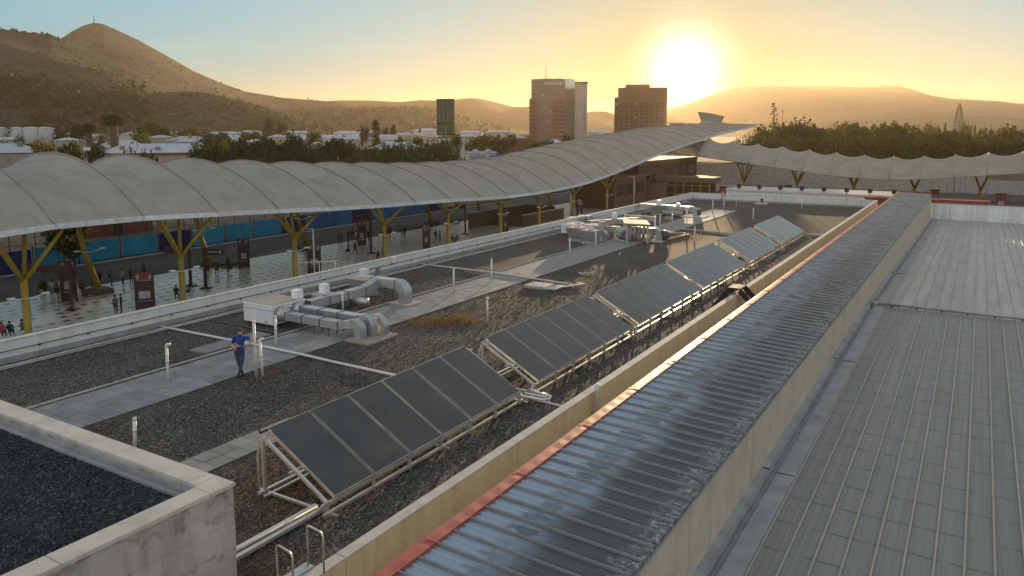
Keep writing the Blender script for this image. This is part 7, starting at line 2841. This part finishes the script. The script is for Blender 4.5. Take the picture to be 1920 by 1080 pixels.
def towers():
    D = 600
    h = hdir(1059)
    rz = math.atan2(-h.x, h.y)
    k = D / 1454.0
    t = thing('office_tower', 'glass and red brick office tower with a rooftop sign and a mast', 'tower', (h.x * D, h.y * D, GZ - .4), rz)

    def zz(y):
        return bearing(1059, y, D).z - GZ + .4
    W = 27.5
    zt, zb = zz(148), zz(183)
    box_obj('wall', (-26.0, 0, 1.2, 22, 0, zt), M['tower_glass'], t)
    box_obj('brick_wing', (-W, -22.2, 0, 1.19, 0, zb - .6), M['brick_tower'], t)
    box_obj('brick_wing', (-W, -26.01, 1.2, 18, 0, zb - .6), M['brick_tower'], t)
    box_obj('brick_wing', (-9.0, 0, 0, 1.19, 0, zb), M['brick_tower'], t)
    b = MB()
    b.prism([(0.0, 0.0), (7.4, 8.0), (7.4, 22), (0.003, 22)], 0, zz(147.2))
    b.build('glass_corner', M['tower_glass_pale'], t)
    b = MB()
    b.prism([(7.41, 9.5), (13.4, 11.0), (13.4, 30), (7.41, 30)], 0, zz(153.5))
    b.build('side_block', M['tower_wall'], t)
    b = MB()
    b.prism([(13.41, 11.0), (17.6, 23.0), (17.6, 30), (13.41, 30)], 0, zz(153))
    b.build('end_wall', M['wall_white'], t)
    b = MB()
    b.box(7.0, 17.8, 9.2, 30, zz(153) + .01, zz(153) + .5)
    b.build('roof_edge', M['tower_wall'], t)
    # storey bands, windows
    wm = MB()
    wm.box(-.75, .75, -.08, -.003, 0, 1.5)
    wme = wm.mesh('window', M['dark_win'])
    nfl = 13
    fh = zb / nfl
    for i in range(nfl - 1):
        for x in (-26.2, -23.9, -7.6, -5.4, -3.4, -1.4):
            link('window', wme, t, (x, 0, fh * i + 1.6))
    bm_ = MB()
    bm_.box(-22.1, -9.1, 1.06, 1.197, 0, .5)
    bme = bm_.mesh('storey_band', M['brick_tower'])
    for i in range(1, nfl):
        link('storey_band', bme, t, (0, 0, fh * i))
    bm_ = MB()
    bm_.box(-25.9, -.1, 1.10, 1.197, 0, .16)
    bme = bm_.mesh('storey_band', M['tower_wall'])
    for i in range(5):
        link('storey_band', bme, t, (0, 0, zb + 1.2 + 2.9 * i))
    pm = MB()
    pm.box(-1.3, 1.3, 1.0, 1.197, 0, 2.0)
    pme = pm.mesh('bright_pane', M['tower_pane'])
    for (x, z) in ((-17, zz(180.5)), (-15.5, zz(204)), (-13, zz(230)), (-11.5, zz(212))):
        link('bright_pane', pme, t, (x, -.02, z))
    # windows in the pale end wall
    wd = Vector((4.19, 12.0, 0)).normalized()
    w2 = MB()
    w2.box(-.65, .65, -.1, -.01, 0, 1.7)
    w2m = w2.mesh('window', M['tower_brown'])
    for i in range(11):
        o = link('window', w2m, t, (15.3, 16.4, zz(164) - i * 3.5))
        o.rotation_euler = (0, 0, math.atan2(12.0, 4.19))
        o.location.x += .02
    text_mesh('ecoamijo', 4.2, .12, M['sign_white'], t, (-8.6, 0.98, zt - 4.2), (R(90), 0, 0))
    b = MB()
    for s in ((-1, -1), (1, -1), (1, 1), (-1, 1)):
        b.bar((s[0] * .7 - 15, s[1] * .7 + 6, zt), (s[0] * .25 - 15, s[1] * .25 + 6, zt + 9.5), .14)
    for i in range(7):
        z0, f = zt + 1.2 * i, 1 - .09 * i
        b.bar((-15 - .7 * f, 5.3, z0), (-15 + .7 * f, 5.3, z0 + 1.2), .1)
        b.bar((-15 + .7 * f, 6.7, z0), (-15 - .7 * f, 6.7, z0 + 1.2), .1)
    b.build('mast', M['mast'], t)
    for x, hh in ((-11.5, 1.2), (-6.5, 2.0), (-5.0, 1.6), (-3.2, 2.4)):
        box_obj('roof_antenna', (x - .12, x + .12, 3.9, 4.1, zt + .01, zt + hh), M['mast'], t)
    box_obj('roof_plant', (-20, -2, 6.8, 18, zt + .01, zt + 0.7), M['tower_wall'], t)
    # second tower
    h = hdir(1200)
    rz = math.atan2(-h.x, h.y)
    t = thing('brown_tower', 'plain brown tower block with a stepped top right below the sun', 'tower', (h.x * D, h.y * D, GZ - .4), rz)

    def z2(y):
        return bearing(1200, y, D).z - GZ + .4
    x0, x1 = (1152 - 1200) * k, (1248 - 1200) * k
    xl = (1158.5 - 1200) * k
    b = MB()
    # gently curved front
    fr = [(xl + (x1 - xl) * i / 12, 2.2 - 2.2 * math.sin(math.pi * (i / 12)) ** .8) for i in range(13)]
    b.prism(fr + [(x1, 22), (xl, 22)], 0, z2(164))
    b.build('wall', M['tower_brown'], t)
    box_obj('side_block', (x0, xl - .005, 3, 20, 0, z2(182)), M['tower_brown'], t)
    box_obj('roof_plant', ((1172 - 1200) * k, (1216 - 1200) * k, 5, 18, z2(164) + .005, z2(157.5)), M['tower_brown'], t)
    wb = MB()
    wb.box(-.9, .9, -.5, 0.2, 0, 1.4)
    wbm = wb.mesh('window', M['dark_win'])
    for i in range(13):
        for j in range(9):
            x = xl + (x1 - xl) * (j + .7) / 9.6
            f = (x - xl) / (x1 - xl)
            yy = 2.2 - 2.2 * math.sin(math.pi * f) ** .8
            link('window', wbm, t, (x, yy + .25, 3 + i * 2.75))
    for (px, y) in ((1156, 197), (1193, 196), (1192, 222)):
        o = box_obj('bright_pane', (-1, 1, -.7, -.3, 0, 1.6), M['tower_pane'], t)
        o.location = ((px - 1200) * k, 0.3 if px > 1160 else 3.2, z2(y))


def billboard_and_masts():
    D = 330
    k = D / 1454.0
    h = hdir(836)
    rz = math.atan2(-h.x, h.y) + R(-12)
    t = thing('billboard', 'tall dark green billboard seen from behind on a pole with a side truss', 'billboard', (h.x * D, h.y * D, GZ), rz)

    def z(y):
        return bearing(836, y, D).z - GZ
    w = 16 * k * 1.02
    for i in range(4):
        x0 = -w + 2 * w * i / 4
        box_obj('panel', (x0 + .04, x0 + 2 * w / 4 - .04, -.12, .12, z(253.5), z(185.5)), M['billboard'], t)
    for y in (186.5, 231, 252):
        box_obj('cross_beam', (-w - .1, w + .1, -.42, -.125, z(y) - .2, z(y) + .2), M['dark_metal'], t)
    for i in range(5):
        x0 = -w + 2 * w * i / 4
        box_obj('stud', (x0 - .10, x0 + .10, -.32, -.125, z(251) + .01, z(187)), M['dark_metal'], t)
    for x in (-1.6, 0.4):
        b = MB()
        b.cyl((x, -.9, 0), (x, -.9, z(236)), .42, n=12)
        b.build('pole', M['billboard'], t, True)
    b = MB()
    ap = (-w - 2.0, -1.6, z(231))
    for y in (205, 250):
        b.bar((-w, -.2, z(y)), ap, .14)
    b.bar((-w, -.2, z(231)), ap, .16)
    b.bar(ap, (-w, 2.2, z(231)), .12)
    b.build('side_truss', M['dark_metal'], t)
    b = MB()
    b.cyl((-.5, 0, z(185)), (-.5, 0, z(175)), .05, n=6)
    b.build('lightning_rod', M['dark_metal'], t)
    # blue road sign
    D = 300
    h = hdir(927)
    s = thing('road_sign', 'blue overhead road sign with white lines of writing behind the canopy', 'road sign', (h.x * D, h.y * D, GZ), math.atan2(-h.x, h.y))
    k = D / 1454.0
    zc = [bearing(927, y, D).z - GZ for y in (298.5, 287)]
    for i in range(2):
        za = zc[0] + (zc[1] - zc[0]) * i / 2
        box_obj('panel', (-9.6 * k, 9.6 * k, -.08, .08, za + .03, za + (zc[1] - zc[0]) / 2 - .03), M['sign_blue'], s)
    b = MB()
    hh = (zc[1] - zc[0]) / 2
    for row, xs in ((1.45, ((-8.6, -3.0), (-2.0, 1.6))), (0.62, ((0.5, 8.6),)), (0.3, ((-8.6, -7.0), (-5.8, -1.2), (0.2, 1.8), (4.2, 6.4)))):
        for a, c in xs:
            b.box(a * k, c * k, -.11, -.083, zc[0] + hh * row, zc[0] + hh * (row + .22))
    b.build('lettering', M['sign_white'], s)
    for x in (-7 * k, 7 * k):
        box_obj('post', (x - .1, x + .1, .09, .3, 0, zc[1]), M['mast'], s)
    # street lamp, white board, poles
    D = 200
    h = hdir(152)
    s = thing('street_lamp', 'black curved street lamp standing up behind the canopy at left', 'street lamp', (h.x * D, h.y * D, GZ), math.atan2(-h.x, h.y))
    zt = bearing(152, 255, D).z - GZ
    b = MB()
    b.tube([(0, 0, 0), (0, 0, zt - 2.5), (-.3, 0, zt - 1.0), (-1.1, 0, zt)], [.12, .1, .08, .07], 8)
    b.build('pole', M['dark_metal'], s, True)
    b = MB()
    b.hexa([(-2.6, -.2, zt - .05), (-1.0, -.2, zt - .1), (-1.0, .2, zt - .1), (-2.6, .2, zt - .05), (-2.5, -.15, zt + .12), (-1.0, -.15, zt + .15), (-1.0, .15, zt + .15), (-2.5, .15, zt + .12)])
    b.build('lamp_head', M['dark_metal'], s)
    h = hdir(160)
    s = thing('white_board', 'small white board right of the curved street lamp', 'board', (h.x * 210, h.y * 210, GZ), math.atan2(-h.x, h.y))
    z0, z1 = bearing(160, 282, 210).z - GZ, bearing(160, 276, 210).z - GZ
    box_obj('panel', (-.8, .8, -.05, .05, z0, z1), M['sign_white'], s)
    box_obj('post', (-.06, .06, -.04, .04, 0, z0 - .005), M['mast'], s)
    for px, yt, D, l, mt in ((434, 262, 300, 'thin dark pole left of the green fascia house', 'mast'), (460, 262, 300, 'thin dark pole right end of the green fascia house', 'mast'), (770, 243, 340, 'thin dark pole before the yellow fascia house', 'mast'), (810, 252, 350, 'thin dark pole left of the billboard', 'mast'), (1466, 206, 330, 'thin mast rising out of the wood beside the bare conifer', 'mast'), (1722, 232, 420, 'thin mast at the dip of the wood', 'mast'), (1543, 234, 420, 'short thin mast above the wood', 'mast'), (953, 252, 420, 'thin pole left of the glass tower', 'mast')):
        h = hdir(px)
        o = MB()
        o.cyl((0, 0, 0), (0, 0, bearing(px, yt, D).z - GZ), .13, .1, 8)
        o.box(-.25, .25, -.1, .1, bearing(px, yt, D).z - GZ - 1.0, bearing(px, yt, D).z - GZ - .4)
        q = tag(o.build('utility_pole', M[mt]), l, 'pole')
        q.location = (h.x * D, h.y * D, GZ)
    h = hdir(774)
    D = 420
    s = thing('cell_mast', 'pale mobile phone mast with a fat head left of the billboard', 'mast', (h.x * D, h.y * D, GZ))
    zt = bearing(774, 228, D).z - GZ
    b = MB()
    b.cyl((0, 0, 0), (0, 0, zt), .3, .2, 8)
    b.build('pole', M['wall_pale'], s, True)
    b = MB()
    b.cyl((0, 0, zt - 3.6), (0, 0, zt), .75, .75, 10)
    b.build('antenna_head', M['dusty_top'], s, True)
    b = MB()
    b.cyl((0, 0, zt - 6.2), (0, 0, zt - 5.2), .8, .8, 10)
    b.build('antenna_ring', M['wall_pale'], s, True)
    # lattice pylon and its lines
    h = hdir(1796)
    D = 800
    rz = math.atan2(-h.x, h.y) + R(20)
    s = thing('lattice_pylon', 'tall lattice power pylon standing beyond the wood at right', 'pylon', (h.x * D, h.y * D, GZ), rz)
    H = bearing(1798, 194, D).z - GZ
    b = MB()
    prof = [(0, 3.5), (.45, 3.0), (.72, 2.3), (.85, 1.6), (.95, .8), (1.0, .25)]
    cor = ((-1, -1), (1, -1), (1, 1), (-1, 1))
    lv = np.linspace(0, 1, 13)
    hw = [float(np.interp(f, [p[0] for p in prof], [p[1] for p in prof])) for f in lv]
    for i in range(12):
        for c in range(4):
            a, d = cor[c], cor[(c + 1) % 4]
            p0 = Vector((a[0] * hw[i], a[1] * hw[i], H * lv[i]))
            p1 = Vector((a[0] * hw[i + 1], a[1] * hw[i + 1], H * lv[i + 1]))
            q0 = Vector((d[0] * hw[i], d[1] * hw[i], H * lv[i]))
            q1 = Vector((d[0] * hw[i + 1], d[1] * hw[i + 1], H * lv[i + 1]))
            b.bar(p0, p1, .42)
            b.bar(p0, q1, .24)
            b.bar(q0, p1, .24)
            b.bar(p1, q1, .26)
    b.build('lattice', M['mast'], s)
    for k, (z, sg) in enumerate(((.72, 7), (.60, 8))):
        for side in (1, -1):
            o = MB()
            a = Vector((0, 0, H * z))
            e = Vector((side * 260, 60 * side, H * z - (4 if side > 0 else 6)))
            o.tube([a.lerp(e, f) - Vector((0, 0, sg * 4 * f * (1 - f) * .5)) for f in np.linspace(0, 1, 14)], .16, 5)
            q = o.build('power_line', M['mast'], s)
    for px, yt, yb, D, l in ((191, 30, 43, 2080, 'thin mast on the mountain top'), (882, 177, 184, 2980, 'small antenna on the hazy middle hill')):
        h = hdir(px)
        o = MB()
        z0, z1 = bearing(px, yb, D).z - 8, bearing(px, yt, D).z
        o.cyl((0, 0, 0), (0, 0, z1 - z0), 1.1, .8, 6)
        o.box(-2.2, 2.2, -1.5, 1.5, (z1 - z0) * .55, (z1 - z0) * .62)
        q = tag(o.build('hilltop_mast', M['mast']), l, 'mast')
        q.location = (h.x * D, h.y * D, z0)


terrain()
hills()
scrub()
trees()
town()
towers()
billboard_and_masts()

# ================================================================== HAZE
hz = NT('haze air')
hz.n.clear()
_o = hz.n.new('ShaderNodeOutputMaterial')
_v = hz.n.new('ShaderNodeVolumePrincipled')
_v.inputs['Density'].default_value = 0.75e-4
_v.inputs['Anisotropy'].default_value = 0.58
_v.inputs['Color'].default_value = (1, 0.76, 0.50, 1)
hz.l.new(_v.outputs[0], _o.inputs['Volume'])
b = MB()
b.box(-9000, 7000, -900, 9500, GZ - 3.0, 345)
tag(b.build('haze', hz.mat), kind='stuff')
